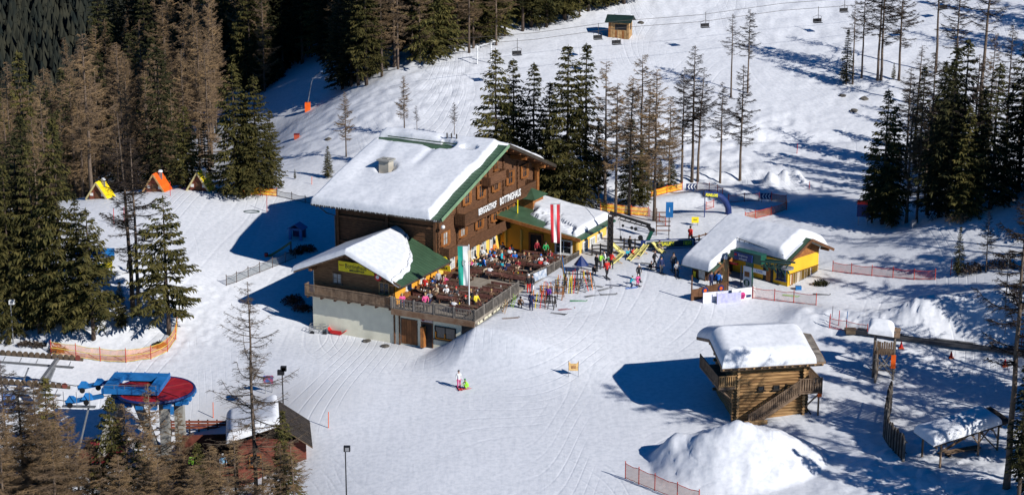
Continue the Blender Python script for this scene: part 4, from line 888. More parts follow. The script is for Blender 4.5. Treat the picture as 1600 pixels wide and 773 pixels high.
# ---------------------------------------------------------------- lift kiosk
def frame_root(name, p, az, label, cat): return empty(name, p, az, label, cat)
K0 = Vector(by_z(1230,455,3.6)); KZ = atan2(-.70,.714)
kiosk = empty('lift_kiosk', K0, KZ, 'yellow lift kiosk under a long heavy snow roof beside the green drag lift drive', 'kiosk')
XK = -5.2
def kz_(b): return 4.95-abs(b-2.2)*.46
def build_kiosk():
    mb = MB(); mb.add([(-8.6,0,-1.5),(0,0,-1.5),(0,4.9,-1.5),(-8.6,4.9,-1.5),(-8.6,0,3.0),(0,0,3.0),(0,4.9,3.0),(-8.6,4.9,3.0)], [(3,2,1,0),(0,1,5,4),(1,2,6,5),(2,3,7,6),(3,0,4,7),(4,5,6,7)]); mb.build('wall', KYEL, kiosk)
    mb = MB(); lap_boards(mb, lambda z: (0,4.9) if z < 3.35 else (2.2-(4.72-z)/.46+.0, 2.2+(4.72-z)/.46), 3.0, 4.65, .2, .06, T=lambda p: (-p[1]-.03, p[0], p[2])); mb.build('gable_boards', WOODO, kiosk, kind='stuff')
    mb = MB(); mb.hexa([(-8.5,-3.9,-1.5),(XK-1.4,-3.9,-1.5),(XK-1.4,-.01,-1.5),(-8.5,-.01,-1.5),(-8.5,-3.9,2.05),(XK-1.4,-3.9,2.05),(XK-1.4,-.01,3.75),(-8.5,-.01,3.75)]); mb.build('porch_wall', mat('kiosk_brown_boards', (.085,.045,.028), .8, .3, 2, .4), kiosk)
    mb = MB(); mb.box(-8.52,-3.95,-.7,-6.62,-3.91,.2); mb.build('yellow_dado', KYEL, kiosk)
    put_win(kiosk, win_mesh('k1', 1.0, 1.2, BEAM, CURT, 1, 1), -7.25, -3.93, .45, 0); mb = MB(); mb.box(-8.3,-3.99,.55,-8.0,-3.95,1.15); mb.build('notice', YELS, kiosk)
    # roof: ridge, back slope, front slope, and the longer front slope on the left
    mb = MB(); mb.slab([[(-9.3,b,kz_(b)) , (1.05,b,kz_(b))] for b in (2.2,5.9)], .12); r = mb.build('roof', GREENM, kiosk)
    mb = MB(); mb.slab([[(XK,b,kz_(b)),(1.05,b,kz_(b))] for b in (-1.1,2.2)], .12); mb.build('roof', GREENM, kiosk)
    mb = MB(); mb.slab([[(-9.3,b,kz_(b)),(XK,b,kz_(b))] for b in (-4.7,2.2)], .12); mb.build('roof', GREENM, kiosk)
    for p, q in (((1.07,2.2),(1.07,-1.1)), ((1.07,2.2),(1.07,5.9)), ((XK+.03,-1.2),(XK+.03,-4.7))):
        mb = MB(); mb.beam((p[0],p[1],kz_(p[1])-.10),(q[0],q[1],kz_(q[1])-.10),.06,.26); mb.build('verge_board', BEAM, kiosk)
    for b in (-.6, 2.2, 5.2): mb = MB(); mb.box(0,b-.1,kz_(b)-.42,.95,b+.1,kz_(b)-.2); mb.build('purlin', BEAM, kiosk)
    mb = MB(); mb.add([(XK-.55,-3.9,2.0),(XK-.55,-.1,3.7),(XK-.55,-.1,2.0),(XK-.5,-3.9,2.0),(XK-.5,-.1,3.7),(XK-.5,-.1,2.0)], [(0,1,2),(5,4,3),(0,3,4,1),(2,1,4,5),(0,2,5,3)]); mb.build('porch_gable', WOODO, kiosk)
    S = lambda A_, B_: 5.1-np.sqrt((B_-2.2)**2+.45)*.46-.02
    def f(A_, B_, th): rgt = np.clip((.35+.15*fbm(B_*.5,A_*0,2,2)-A_)/.7, 0, 1); return th*np.sqrt(rgt)
    snow_roof('roof_snow', kiosk, -9.1, .6, lambda A_: -4.85+3.7*sm(A_, XK-.55, XK-.2), 6.0, S, .88, .4, 120, 90, f, noise=.05, seed=8)
    # snow guard rail along the front eave
    mb = MB(); mb.tube([(-5.4,-1.05,4.45),(.1,-1.05,3.85)], .03, 5)
    for i in range(10): x = -5.3+i*.58; mb.tube([(x,-1.05,3.5),(x+.25,-1.05,4.42-.063*i)], .025, 4)
    mb.build('snow_guard', GUT, kiosk)
    # right wall: windows, rack hooks with hire skis, front openings
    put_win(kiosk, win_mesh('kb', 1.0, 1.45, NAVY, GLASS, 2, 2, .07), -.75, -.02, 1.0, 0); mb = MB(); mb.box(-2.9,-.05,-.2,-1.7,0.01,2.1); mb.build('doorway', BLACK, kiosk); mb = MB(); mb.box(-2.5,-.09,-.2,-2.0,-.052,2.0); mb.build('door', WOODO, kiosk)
    mb = MB(); mb.box(.03,.15,1.62,.10,4.8,1.68); mb.box(.03,.3,.5,.08,4.6,.55); rk = mb.build('ski_rail', BEAM, kiosk)
    cols = [BLACK, NAVY, REDD, GREYS, GREYS, BLACK, BLACK, WHITE]
    for i in range(24): mb = MB(); b = .25+i*.185; h = R.uniform(1.0,1.6); mb.box(.11,b,1.55-h*.8,.17,b+.07,1.62); mb.build('hanging_ski', cols[R.randrange(8)], rk)
    mb = MB(); mb.box(1.2,-.2,-.25,1.55,.3,.1)
    # light wood deck round the right corner
    mb = MB(); mb.box(-5.6,-2.2,-.35,1.6,-.05,-.15); mb.build('porch_deck', DECKM, kiosk)
build_kiosk()
def H_(root, p): r = root.rotation_euler[2]; return Vector((root.location.x+p[0]*cos(r)-p[1]*sin(r), root.location.y+p[0]*sin(r)+p[1]*cos(r), root.location.z+p[2]))
def build_drive():
    o = empty('drag_lift_drive', H_(kiosk, (-2.6,-2.6,0)), KZ, 'dark green drag lift drive gantry with a navy sign board in front of the kiosk', 'lift drive')
    mb = MB(); mb.box(-1.6,-.4,3.0,1.6,.45,3.95); mb.build('housing', GREEND, o)
    mb = MB(); mb.box(-2.1,-.35,3.05,-1.62,.35,3.75); mb.build('motor', GREEND, o)
    mb = MB(); mb.box(-.25,-.3,-1.2,.25,.3,2.99); mb.build('column', GREEND, o)
    for x in (1.9, 2.9, 3.9):
        mb = MB(); mb.beam((x,-.3,3.2),(x+.5,-.3,2.6),.1,.14); mb.beam((x,.3,3.2),(x+.5,.3,2.6),.1,.14); mb.build('frame_bracket', GREEND, o)
    for y in (-.35,.35): mb = MB(); mb.beam((1.6,y,3.4),(5.0,y,3.8),.12,.16); mb.beam((1.6,y,2.9),(4.6,y,3.3),.10,.12); mb.build('boom', GREEND, o)
    for i in range(6): mb = MB(); x = 1.9+i*.5; mb.beam((x,-.35,2.95+i*.06),(x+.4,-.35,3.5+i*.05),.06,.08); mb.build('lattice', GREEND, o)
    mb = MB(); mb.tube([(4.4,-.0,3.15),(4.4,0,3.3)], .6, 16); mb.build('pulley', GREYS, o)
    mb = MB(); mb.box(-1.5,-.55,3.05,.65,-.42,3.75); s = mb.build('sign_board', NAVY, o)
    text('lettering', 'Bergbahnen', .26, TEXTW, s, frame((-.40,-.56,3.55),(1,0,0),(0,0,1)), .003, .9); text('lettering', 'Schlepplift', .26, TEXTW, s, frame((-.40,-.56,3.23),(1,0,0),(0,0,1)), .003, .9)
    mb = MB(); mb.box(-1.42,-.565,3.45,-1.15,-.552,3.65); mb.build('sign_mark', REDP, s)
    mb = MB(); mb.box(-.35,-.5,.2,.60,-.44,2.6); s = mb.build('poster', WHITE, o); mb = MB(); mb.tube([(.1,-.52,1.0),(.1,-.505,1.0)], .36, 16); mb.build('poster_ring', mat('dark_green_print', (.02,.08,.05), .6), s)
    mb = MB(); mb.box(0,-.525,.75,.08,-.512,1.25); mb.box(.14,-.525,.75,.22,-.512,1.25); mb.build('poster_print', TEXTW, s); mb = MB(); mb.box(-.2,-.515,1.6,.4,-.502,2.1); mb.build('poster_picture', WOODO, s)
    mb = MB(); mb.box(.8,-.5,2.2,2.3,-.46,2.6); s = mb.build('white_sign', WHITE, o); text('lettering', 'KASSE', .3, mat('blue_lettering', (.02,.12,.45), .6), s, frame((1.55,-.51,2.4),(1,0,0),(0,0,1)), .003, .9)
    mb = MB(); mb.box(-4.3,-.2,2.35,-1.4,.1,2.5); mb.build('red_barrier', REDP, o); mb = MB(); mb.tube([(-3.6,-.1,-1.2),(-3.6,-.1,2.5)], .07, 6); mb.tube([(-.9,-.1,-1.2),(-.9,-.1,2.4)], .06, 6); mb.build('barrier_post', GREYS, o)
build_drive()


# ---------------------------------------------------------------- log hut
L0 = Vector(by_z(1150,656,.8)); LA = Vector((.985,.17,0)).normalized(); LZ = atan2(LA.y, LA.x)
hut = empty('log_hut', L0, LZ, 'honey brown log hut on a slope with outside stairs and a thick pillow of snow', 'log hut')
LOG = mat('honey_logs', (.17,.085,.032), .75, .35, 2.5, .5, col2=(.44,.26,.11), stretch=(.3,4,4)); LOGE = mat('log_ends', (.42,.25,.11), .8, .3, 6, .3)
def build_hut():
    def log(name, p, q, r=.135, m=LOG):
        mb = MB(); p = Vector(p); q = Vector(q); mb.tube([p, (p+q)/2+Vector((0,0,R.uniform(-.01,.01))), q], [r*R.uniform(.92,1.08), r, r*R.uniform(.9,1.05)], 9, cap=False)
        k = len(mb.v)
        for e in (0, 18): c = list(range(e, e+9)); mb.f.append(tuple(c)); mb.m.append(1)
        return mb.build(name, [m, LOGE], hut, smooth=False)
    W, D, n = 5.6, 5.8, 18
    mb = MB(); mb.box(.02,.02,-1.2,W-.02,D-.02,4.75); mb.build('inner_wall', WOODB, hut)
    for i in range(n):
        z = .15+i*.262; lo = i*.0
        log('log', (-.38-R.random()*.12,0,z), (W+.4+R.random()*.1,0,z)); log('log', (0,-.38-R.random()*.1,z+.131), (0,D+.4,z+.131)); log('log', (W,-.38-R.random()*.1,z+.131), (W,D+.4,z+.131))
        if i%2 == 0: log('log', (-.4,D,z), (W+.4,D,z))
    for i in range(5): log('log', (-.4,0,-1.1+i*.262-.0), (W+.4,0,-1.1+i*.262)); log('log', (0,-.4,-1.0+i*.262),(0,D+.4,-1.0+i*.262)); log('log',(W,-.4,-1.0+i*.262),(W,D+.4,-1.0+i*.262))
    for k, (x) in enumerate((1.6,)): put_win(hut, win_mesh('h1', .5, .35, WOODK, GLASS, 1, 1, .05), x+.4, -.14, 2.55, 0); put_win(hut, win_mesh('h1b', .5, .35, WOODK, GLASS, 1, 1, .05), x+1.7, -.14, 2.55, 0)
    ez = lambda b: 6.05-abs(b-2.9)*.27
    rf = []
    for s in (0,1):
        b0, b1 = ((-1.0,2.9),(2.9,6.8))[s]; mb = MB(); mb.slab([[(-1.6,b,ez(b)),(7.0,b,ez(b))] for b in (b0,b1)], .10); r = mb.build('roof', WOODB, hut); rf.append(r)
    for i in range(24):                        # bare shingle strip on the right verge
        b = -1.0+i*.325
        for s in range(1): mb = MB(); mb.hexa([(6.25,b,ez(b)+.005),(7.08,b,ez(b)+.005),(7.08,b+.31,ez(b+.31)+.005),(6.25,b+.31,ez(b+.31)+.005),(6.25,b,ez(b)+.06+.02*(i%2)),(7.08,b,ez(b)+.06+.02*(i%2)),(7.08,b+.31,ez(b+.31)+.04),(6.25,b+.31,ez(b+.31)+.04)]); mb.build('shingle', WOODY, rf[0])
    for i in range(14): x = -1.5+i*.645; log('rafter', (x,-1.05,ez(-1.0)-.20),(x,.4,ez(.4)-.20), .08, WOODL)
    log('eave_beam', (-1.65,-.75,ez(-.75)-.36),(7.0,-.75,ez(-.75)-.36), .13, WOODB); log('eave_beam', (-1.65,2.9,ez(2.9)-.25),(7.0,2.9,ez(2.9)-.25), .14, WOODB)
    mb = MB(); mb.beam((-1.63,-1.05,ez(-1.05)-.05),(-1.63,2.9,ez(2.9)-.05),.06,.26); mb.beam((-1.63,2.9,ez(2.9)-.05),(-1.63,6.8,ez(6.8)-.05),.06,.26); mb.beam((7.1,-1.05,ez(-1.05)-.07),(7.1,2.9,ez(2.9)-.07),.06,.24); mb.beam((7.1,2.9,ez(2.9)-.07),(7.1,6.8,ez(6.8)-.07),.06,.24); mb.beam((-1.63,-1.04,ez(-1.04)-.06),(7.1,-1.04,ez(-1.04)-.06),.05,.16); mb.build('verge_board', WOODB, hut)
    S = lambda A_, B_: 6.05-np.abs(B_-2.9)*.27
    snow_roof('roof_snow', hut, -1.65, 6.35, -1.1, 6.85, S, 1.15, 1.1, 90, 90, lambda A_, B_, th: th*(1-.10*np.clip((B_-2)/5,0,1)), noise=.03, seed=12)
    def rail(p, q, h=.95, dens=.17, m=WOODL, parent=hut, name='railing'):
        mb = MB(); p = Vector(p); q = Vector(q); L = (q-p).length; n_ = int(L/dens); d = (q-p)/L; flat = Vector((d.x,d.y,0)).normalized(); nrm = Vector((-flat.y,flat.x,0))
        mb.beam(p+Vector((0,0,h)), q+Vector((0,0,h)), .09, .07); mb.beam(p+Vector((0,0,.08)), q+Vector((0,0,.08)), .05, .07)
        for i in range(n_):
            c = p+d*(L*(i+.5)/n_); mb.beam(c+Vector((0,0,.04)), c+Vector((0,0,h-.03)), dens*.62, .03, up=nrm)
        for e in (p, q): mb.beam(e-Vector((0,0,.2)), e+Vector((0,0,h+.08)), .11, .11)
        return mb.build(name, m, parent)
    mb = MB(); mb.box(-1.7,-.3,2.85,-.15,5.5,3.0); bal = mb.build('balcony', WOODB, hut); rail((-1.65,-.25,3.0),(-.2,-.25,3.0),parent=bal); rail((-1.65,-.25,3.0),(-1.65,5.4,3.0),.95,.19,WOODB,bal)
    for b in (0, 2.6, 5.2): log('bracket', (-1.6,b,2.75),(.1,b,2.75), .09, WOODB); log('bracket', (-1.4,b,2.7),(-.05,b,1.5), .07, WOODB)
    mb = MB(); mb.box(4.9,-1.15,2.35,6.9,-.16,2.48); mb.box(5.75,-.16,2.35,6.9,5.5,2.48); lan = mb.build('landing', WOODB, hut); rail((4.95,-1.1,2.48),(6.85,-1.1,2.48),1.15,.2,WOODB,lan); rail((6.85,-1.1,2.48),(6.85,5.4,2.48),1.0,.22,WOODB,lan)
    for b in (-.9, 2.5, 5.2): log('landing_post', (6.7,b,-1),(6.7,b,2.35), .08, WOODB)
    log('bracket', (5.75,-.3,.9),(6.8,-.9,2.3), .07, WOODB)
    st = MB(); st.beam((.75,-1.15,-.35),(5.0,-1.15,2.42),.06,.26); st.beam((.75,-.35,-.35),(5.0,-.35,2.42),.06,.26); s_ = st.build('stairs', WOODB, hut)
    for i in range(14): x = .9+i*.3; z = -.25+i*.196; mb = MB(); mb.box(x-.14,-1.1,z,x+.14,-.38,z+.05); mb.build('tread', WOODB, s_)
    rail((.7,-1.2,-.25),(4.95,-1.2,2.48),1.1,.2,WOODB,s_); mb = MB(); mb.box(.35,-1.25,-.8,2.3,-1.22,.35); mb.build('stair_side', WOODL, s_)
    mb = MB(); mb.box(-.5,-.3,-.6,-.2,.4,1.2)
    log('prop', (7.0,-.8,-.9),(5.8,-.3,1.0), .05, WOODK)
    mb = MB(); mb.box(6.5,-1.22,2.05,6.85,-1.17,2.34); mb.build('orange_box', ORANGE, hut)
build_hut()

# ---------------------------------------------------------------- timber tower, palisade, shelter
def pole(mb, p, q, r=.08, n=7, mi=0): mb.tube([p, q], [r*1.05, r*.92], n, mi)
def build_tower():
    p = G(1380,585); o = empty('timber_tower', p, radians(-14), 'open timber lookout tower with a snow cap beside the conveyor belt', 'tower')
    for x in (-.85,.85):
        for y in (-.6,.6): mb = MB(); pole(mb, (x,y,-.6),(x*.97,y,4.15), .10); mb.build('post', WOODY, o)
    for y in (-.62,.62):
        mb = MB(); pole(mb, (-.85,y,.1),(.85,y,2.0), .05); mb.build('brace', WOODY, o); mb = MB(); pole(mb, (.85,y-.06,.1),(-.85,y-.06,2.0), .05); mb.build('brace', WOODY, o)
        mb = MB(); pole(mb, (-1.1,y,.6),(1.1,y,.6), .05); mb.build('rail', WOODY, o)
    mb = MB(); mb.box(-.9,-.7,2.05,.9,.7,2.15); mb.build('platform', WOODB, o)
    for i in range(9): mb = MB(); x = -.82+i*.19; mb.box(x,-.76,1.95+.06*(i%3),x+.16,-.70,3.15+.05*((i*2)%3)); mb.build('plank', WOODB, o)
    for s in (-1,1): mb = MB(); mb.slab([[(-1.35,0,4.5),(1.25,0,4.3)],[(-1.35,s*1.05,4.0),(1.25,s*1.05,3.8)]] if s == -1 else [[(-1.35,s*1.05,4.0),(1.25,s*1.05,3.8)],[(-1.35,0,4.5),(1.25,0,4.3)]], .08); mb.build('roof', WOODB, o)
    snow_roof('roof_snow', o, -1.45, .75, -1.1, 1.1, lambda A_, B_: 4.42-.075*(A_+.1)-np.abs(B_)*.48, .62, .6, 26, 26, noise=.03, seed=3)
    mb = MB(); mb.box(.62,-.78,.9,1.02,-.68,2.1); mb.build('orange_mat', ORANGE, o)
    f = empty('palisade_screen', G(1369,588), radians(75), 'short upright palisade leaning beside the timber tower', 'palisade')
    for i in range(9): mb = MB(); h = 2.4+.5*((i*7)%5)/4; x = -1.2+i*.27; pole(mb, (x,0,-.4),(x+.03,0,h), .10); mb.build('stake', WOODB if i%2 else WOODY, f)
    mb = MB(); pole(mb, (-1.3,.1,.9),(1.1,.1,.9), .05); pole(mb, (-1.3,.1,2.0),(1.1,.1,2.0), .05); mb.build('rail', WOODY, f)
build_tower()
def build_palisade():
    pts = [(1391,640),(1385,662),(1381,682),(1390,697),(1405,712),(1413,722)]; g = [G(*p) for p in pts]; o = empty('palisade_fence', g[0], 0, 'dark curved palisade of pointed stakes in front of the open shelter', 'fence')
    L = [0]; 
    for a, b in zip(g, g[1:]): L.append(L[-1]+(b-a).length)
    n = int(L[-1]/.30)
    for i in range(n):
        s = L[-1]*i/n; k = max(j for j in range(len(L)-1) if L[j] <= s); t = (s-L[k])/(L[k+1]-L[k]); p = g[k].lerp(g[k+1], t)-g[0]; h = (2.9-1.2*abs(s/L[-1]-.3) if s < L[-1]*.6 else 1.9)+.25*((i*5)%4)/3
        p.z = hz1(p.x+g[0].x, p.y+g[0].y)-g[0].z; mb = MB(); mb.tube([p+Vector((0,0,-.6)), p+Vector((.02,0,h-.25)), p+Vector((.02,0,h))], [.12,.11,.02], 7); mb.build('stake', WOODK if i%2 else WOODY, o)
    mb = MB(); 
    for z in (.7, 1.6):
        for a, b in zip(g, g[1:]): mb.tube([a-g[0]+Vector((.14,.1,z)), b-g[0]+Vector((.14,.1,z))], .05, 5)
    mb.build('rail', WOODY, o)
build_palisade()
def build_shelter():
    p = G(1500,712); o = empty('open_shelter', p, radians(24), 'open pole shelter with a snow laden slanting roof in the lower right corner', 'shelter')
    zr = lambda x, y: 2.35+.13*x+.10*y
    for x, y in ((-2.6,-1.0),(-.9,1.2),(.9,-1.0),(2.8,-.9),(2.8,1.3),(-2.6,1.3)): mb = MB(); pole(mb, (x,y,-.8),(x,y,zr(x,y)-.1), .09); mb.build('post', WOODB, o)
    for a, b in (((.9,-1,1.3),(2.2,-1,2.7)),((.9,-1,1.2),(-.2,-1,2.5)),((2.8,-.9,1.2),(2.0,-.9,2.6)),((-2.6,-1,1.6),(-1.9,-1,2.5)),((2.8,-.9,.4),(1.2,1.2,2.6))): mb = MB(); pole(mb, a, b, .05); mb.build('brace', WOODB, o)
    mb = MB(); mb.slab([[(x,y,zr(x,y)) for x in (-3.4,0,3.8)] for y in (-1.2,0,1.5)], .12); r = mb.build('roof', WOODK, o)
    for i in range(9): mb = MB(); x = -3.2+i*.85; pole(mb, (x,-1.3,zr(x,-1.3)-.2),(x,1.5,zr(x,1.5)-.2), .06); mb.build('rafter', WOODB, r)
    snow_roof('roof_snow', o, -3.45, 2.9, -1.2, 1.5, lambda A_, B_: 2.35+.13*A_+.10*B_, .68, .7, 60, 40, noise=.05, seed=5)
    t = empty('log_bench', p+Vector((.2,.3,0)), radians(24), 'rough timber bench and frame lying in the shade under the open shelter', 'bench')
    mb = MB(); mb.box(-1.6,-.3,.35,1.6,.3,.45); mb.build('seat', WOODB, t)
    for x in (-1.3, 1.3): mb = MB(); mb.box(x-.1,-.28,-.6,x+.1,.28,.348); mb.build('leg', WOODK, t)
    l = MB(); pole(l, (-1.5,.9,0),(2.4,.2,2.1), .10); l2 = l.build('leaning_log', WOODB, None, loc=p+Vector((.1,.2,.0)), rot=(0,0,radians(24))); tag(l2, 'long log leaning diagonally under the open shelter roof', 'log')
build_shelter()

# ---------------------------------------------------------------- small huts
def build_tinyhut():
    p = G(969,57); o = empty('timber_booth', p, radians(-16), 'tiny timber booth with a dark green roof high on the slope under the chair lift', 'booth')
    w_ = 1.45; mb = MB(); mb.box(-w_,-1.0,-.6,w_,1.0,2.1); mb.build('wall', WOODL, o)
    for i in range(9): mb = MB(); x = -w_+.02+i*.32; mb.box(x,-1.06,-.5,x+.29,-1.001,.95 if 1 < i < 8 else 2.05); mb.build('plank', WOODL if i%3 else WOODO, o)
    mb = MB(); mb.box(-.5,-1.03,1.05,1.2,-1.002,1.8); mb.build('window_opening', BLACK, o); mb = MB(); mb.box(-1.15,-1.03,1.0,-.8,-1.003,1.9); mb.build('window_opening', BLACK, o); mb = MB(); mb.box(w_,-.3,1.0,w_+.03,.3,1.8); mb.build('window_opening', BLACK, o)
    for s in (0,1): b0, b1 = ((-1.45,0),(0,1.45))[s]; mb = MB(); mb.slab([[(-w_-.4,b,2.95-abs(b)*.55),(w_+.4,b,2.95-abs(b)*.55)] for b in (b0,b1)], .1); mb.build('roof', mat('booth_roof', (.012,.030,.026), .6, .2, 2), o)
    mb = MB(); mb.add([(w_,-1,2.1),(w_,1,2.1),(w_,0,2.85),(w_-.1,-1,2.1),(w_-.1,1,2.1),(w_-.1,0,2.85)], [(0,1,2),(5,4,3),(0,2,5,3),(1,4,5,2)]); mb.build('gable', WOODL, o)
    snow_roof('roof_snow', o, -1.0, w_+.2, .15, 1.4, lambda A_, B_: 2.95-np.abs(B_)*.55, .35, .4, 16, 12)
build_tinyhut()
def aframe(px, py, w_, h_, d, m, rz, label):
    o = empty('play_hut', G(px, py), rz, label, 'play hut')
    for s in (-1,1):
        mb = MB(); t = .10; P = [(s*w_/2,-d/2,.0),(0,-d/2,h_),(0,d/2,h_),(s*w_/2,d/2,.0)]; n = Vector((s*h_,0,w_/2)).normalized()*t
        mb.add([Vector(p)+n for p in P]+P, [(0,1,2,3) if s < 0 else (3,2,1,0),(4,5,6,7) if s > 0 else (7,6,5,4),(0,4,5,1),(1,5,6,2),(2,6,7,3),(3,7,4,0)]); r = mb.build('roof', m, o)
        for i in range(5): q = MB(); f0, f1 = i/5, (i+.9)/5; q.add([Vector((s*w_/2*(1-f),y,h_*f))+n*(1.03+.25*(k//2 == 0)) for k, (f, y) in enumerate([(f0,-d/2),(f0,d/2),(f1,d/2),(f1,-d/2)])], [(0,1,2,3),(3,2,1,0)]); q.build('roof_board', m, r)
    mb = MB(); y = -d/2+.25; mb.add([(-w_*.38,y,-.3),(w_*.38,y,-.3),(w_*.38,y,h_*.22),(0,y,h_*.93),(-w_*.38,y,h_*.22)]+[(-w_*.38,-y,-.3),(w_*.38,-y,-.3),(w_*.38,-y,h_*.22),(0,-y,h_*.93),(-w_*.38,-y,h_*.22)], [(0,1,2,3,4),(9,8,7,6,5),(0,5,6,1),(1,6,7,2),(2,7,8,3),(3,8,9,4),(4,9,5,0)]); mb.build('wall', mat('red_brown_boards', (.20,.06,.035), .8, .3, 3, .3), o)
    mb = MB(); mb.box(-.3,y-.04,-.1,.3,y-.001,h_*.45); mb.build('door', BEAM, o); mb = MB(); mb.box(w_*.18,y-.04,h_*.2,w_*.33,y-.001,h_*.36); mb.build('window', WHITE, o); mb = MB(); mb.box(-w_*.34,y-.04,h_*.2,-w_*.2,y-.001,h_*.36); mb.build('window', WHITE, o)
    mb = MB(); mb.beam((-w_/2,-d/2-.03,0),(0,-d/2-.03,h_),.06,.18); mb.beam((w_/2,-d/2-.03,0),(0,-d/2-.03,h_),.06,.18); mb.build('verge_board', mat('pale_verge', (.55,.45,.22), .7) if m is not ORANGE else WOODL, o)
    mb = MB(); mb.box(w_*.12,-.1,h_*.6,w_*.12+.28,.2,h_*1.08); c = mb.build('chimney', STEEL, o); snow_roof('chimney_snow', c, w_*.12-.06, w_*.12+.34, -.16, .26, lambda A_, B_: h_*1.08+0*A_, .22, .15, 10, 10)
aframe(157,309,2.6,1.9,1.9,YELR,radians(-14),'small play hut with a yellow roof standing lowest at the left of the meadow')
aframe(246,298,2.7,2.05,1.9,ORANGE,radians(-16),'play hut with an orange roof in the middle of the meadow edge')
aframe(314,296,2.7,2.1,1.9,YELR,radians(-14),'tall play hut with a yellow roof at the right of the meadow edge')
def build_bluehouse():
    o = empty('toy_house', G(465,372), radians(-18), 'bright blue plastic toy house at the edge of the big shadow', 'toy house')
    for x in (-.6,.6):
        for y in (-.5,.5): mb = MB(); mb.box(x-.14,y-.08,-.2,x+.14,y+.08,1.15); mb.build('wall', BLUEP, o)
    mb = MB(); mb.box(-.72,-.56,.95,.72,.56,1.2); mb.build('wall_top', BLUEP, o); mb = MB(); mb.box(-.72,.42,-.2,.72,.5,1.0); mb.build('back_wall', NAVY, o)
    for s in (-1,1): mb = MB(); mb.slab([[(s*.9,-.7,1.12),(0,-.7,1.65)],[(s*.9,.7,1.12),(0,.7,1.65)]] if s < 0 else [[(0,-.7,1.65),(s*.9,-.7,1.12)],[(0,.7,1.65),(s*.9,.7,1.12)]], .07); mb.build('roof', BLUEP, o)
build_bluehouse()
def build_climber():
    o = empty('climbing_frame', G(150,424), radians(10), 'blue and yellow climbing frame half hidden by spruces on the left', 'climbing frame')
    for x in (-1.5,1.5):
        for y in (-.6,.6): mb = MB(); pole(mb, (x,y,-.4),(x,y,1.8), .07); mb.build('post', YELS, o)
    mb = MB(); mb.box(-1.6,-.7,.5,1.6,.7,.6); mb.build('platform', YELS, o); mb = MB(); mb.box(-1.6,-.72,.6,-.5,-.66,1.2); mb.box(.8,-.72,.6,1.6,-.66,1.2); mb.build('panel', YELS, o)
    for s in (-1,1): mb = MB(); mb.slab([[(-1.9,s*.9,1.7),(1.9,s*.9,1.7)],[(-1.9,0,2.3),(1.9,0,2.3)]] if s < 0 else [[(-1.9,0,2.3),(1.9,0,2.3)],[(-1.9,s*.9,1.7),(1.9,s*.9,1.7)]], .06); mb.build('roof', BLUEP, o)
build_climber()
# ---------------------------------------------------------------- snow roofed shed and guest deck in the lower left
def build_shed():
    p = G(415,742); o = empty('snow_roofed_shed', p, radians(8), 'dark shed with a broad white snow roof behind the large leafless larch', 'shed')
    mb = MB(); mb.box(-2.2,0,-1.5,3.4,4.5,3.0); mb.build('wall', mat('red_brown_wall', (.14,.04,.025), .8, .3, 2, .3), o)
    zr = lambda x: 4.6-abs(x-1.2)*.30
    for s in (0,1): a0, a1 = ((-3.0,1.2),(1.2,3.9))[s]; mb = MB(); mb.slab([[(x,b,4.6-abs(x-1.2)*(.30 if s == 0 else .75)) for x in (a0,a1)] for b in (-.8,5.2)], .12); mb.build('roof', WOODB, o)
    for i in range(14): q = MB(); b = -.8+i*.43; q.hexa([(1.3,b,4.54),(3.9,b,2.59),(3.9,b+.4,2.59),(1.3,b+.4,4.54),(1.3,b,4.60),(3.9,b,2.65),(3.9,b+.4,2.63),(1.3,b+.4,4.58)]); q.build('roof_board', WOODK, o)
    snow_roof('roof_snow', o, -3.1, 1.3, -.9, 5.2, lambda A_, B_: 4.6-np.abs(A_-1.2)*.30, .8, .6, 50, 50, seed=9)
    mb = MB(); lap_boards(mb, lambda z: (-2.2,3.4), -1.2, 3.0, .22, .06); mb.build('front_boards', mat('red_brown_wall', ()), o, kind='stuff')
    for x in (-.8, 1.6): put_win(o, win_mesh('sh%d' % int(x*10), 1.0, 1.0, WOODO, GLASS), x, -.08, .9, 0)
    mb = MB(); mb.box(-.2,-.1,-.4,.4,-.07,-.05); mb.box(.8,-.1,-.2,1.2,-.07,.0); mb.build('yellow_notice', YELS, o)
    d = empty('guest_deck', G(352,752), radians(6), 'dark red timber deck with railings where four guests stand, lower left', 'deck')
    mb = MB(); mb.box(-3.6,-1.6,.9,2.6,2.6,1.05); mb.build('floor', WOODB, d); mb = MB(); mb.box(-3.6,2.62,-.6,2.6,2.75,3.2); mb.build('back_wall', mat('red_brown_wall', ()), d)
    for x in (-3.5,-1.6,.3,2.5):
        mb = MB(); mb.box(x-.08,-1.66,-1.2,x+.08,-1.52,2.0); mb.build('post', WOODY, d)
    for i in range(3): mb = MB(); mb.box(-3.6,-1.7,1.2+i*.33,2.6,-1.66,1.35+i*.33); mb.build('rail_board', mat('red_brown_boards', ()), d)
    t = empty('retaining_fence', G(318,672), radians(0), 'long low dark fence of boards behind the foreground trees at lower left', 'fence')
    for i in range(9): mb = MB(); x = -2.8+i*.8; mb.box(x-.06,-.06,-.6,x+.06,.06,1.0); mb.build('post', WOODK, t)
    for i in range(3): mb = MB(); mb.box(-2.9,-.1,.2+i*.27,3.7,-.062,.4+i*.27); mb.build('board', mat('red_brown_boards', ()), t)
    return d
GDECK = build_shed()
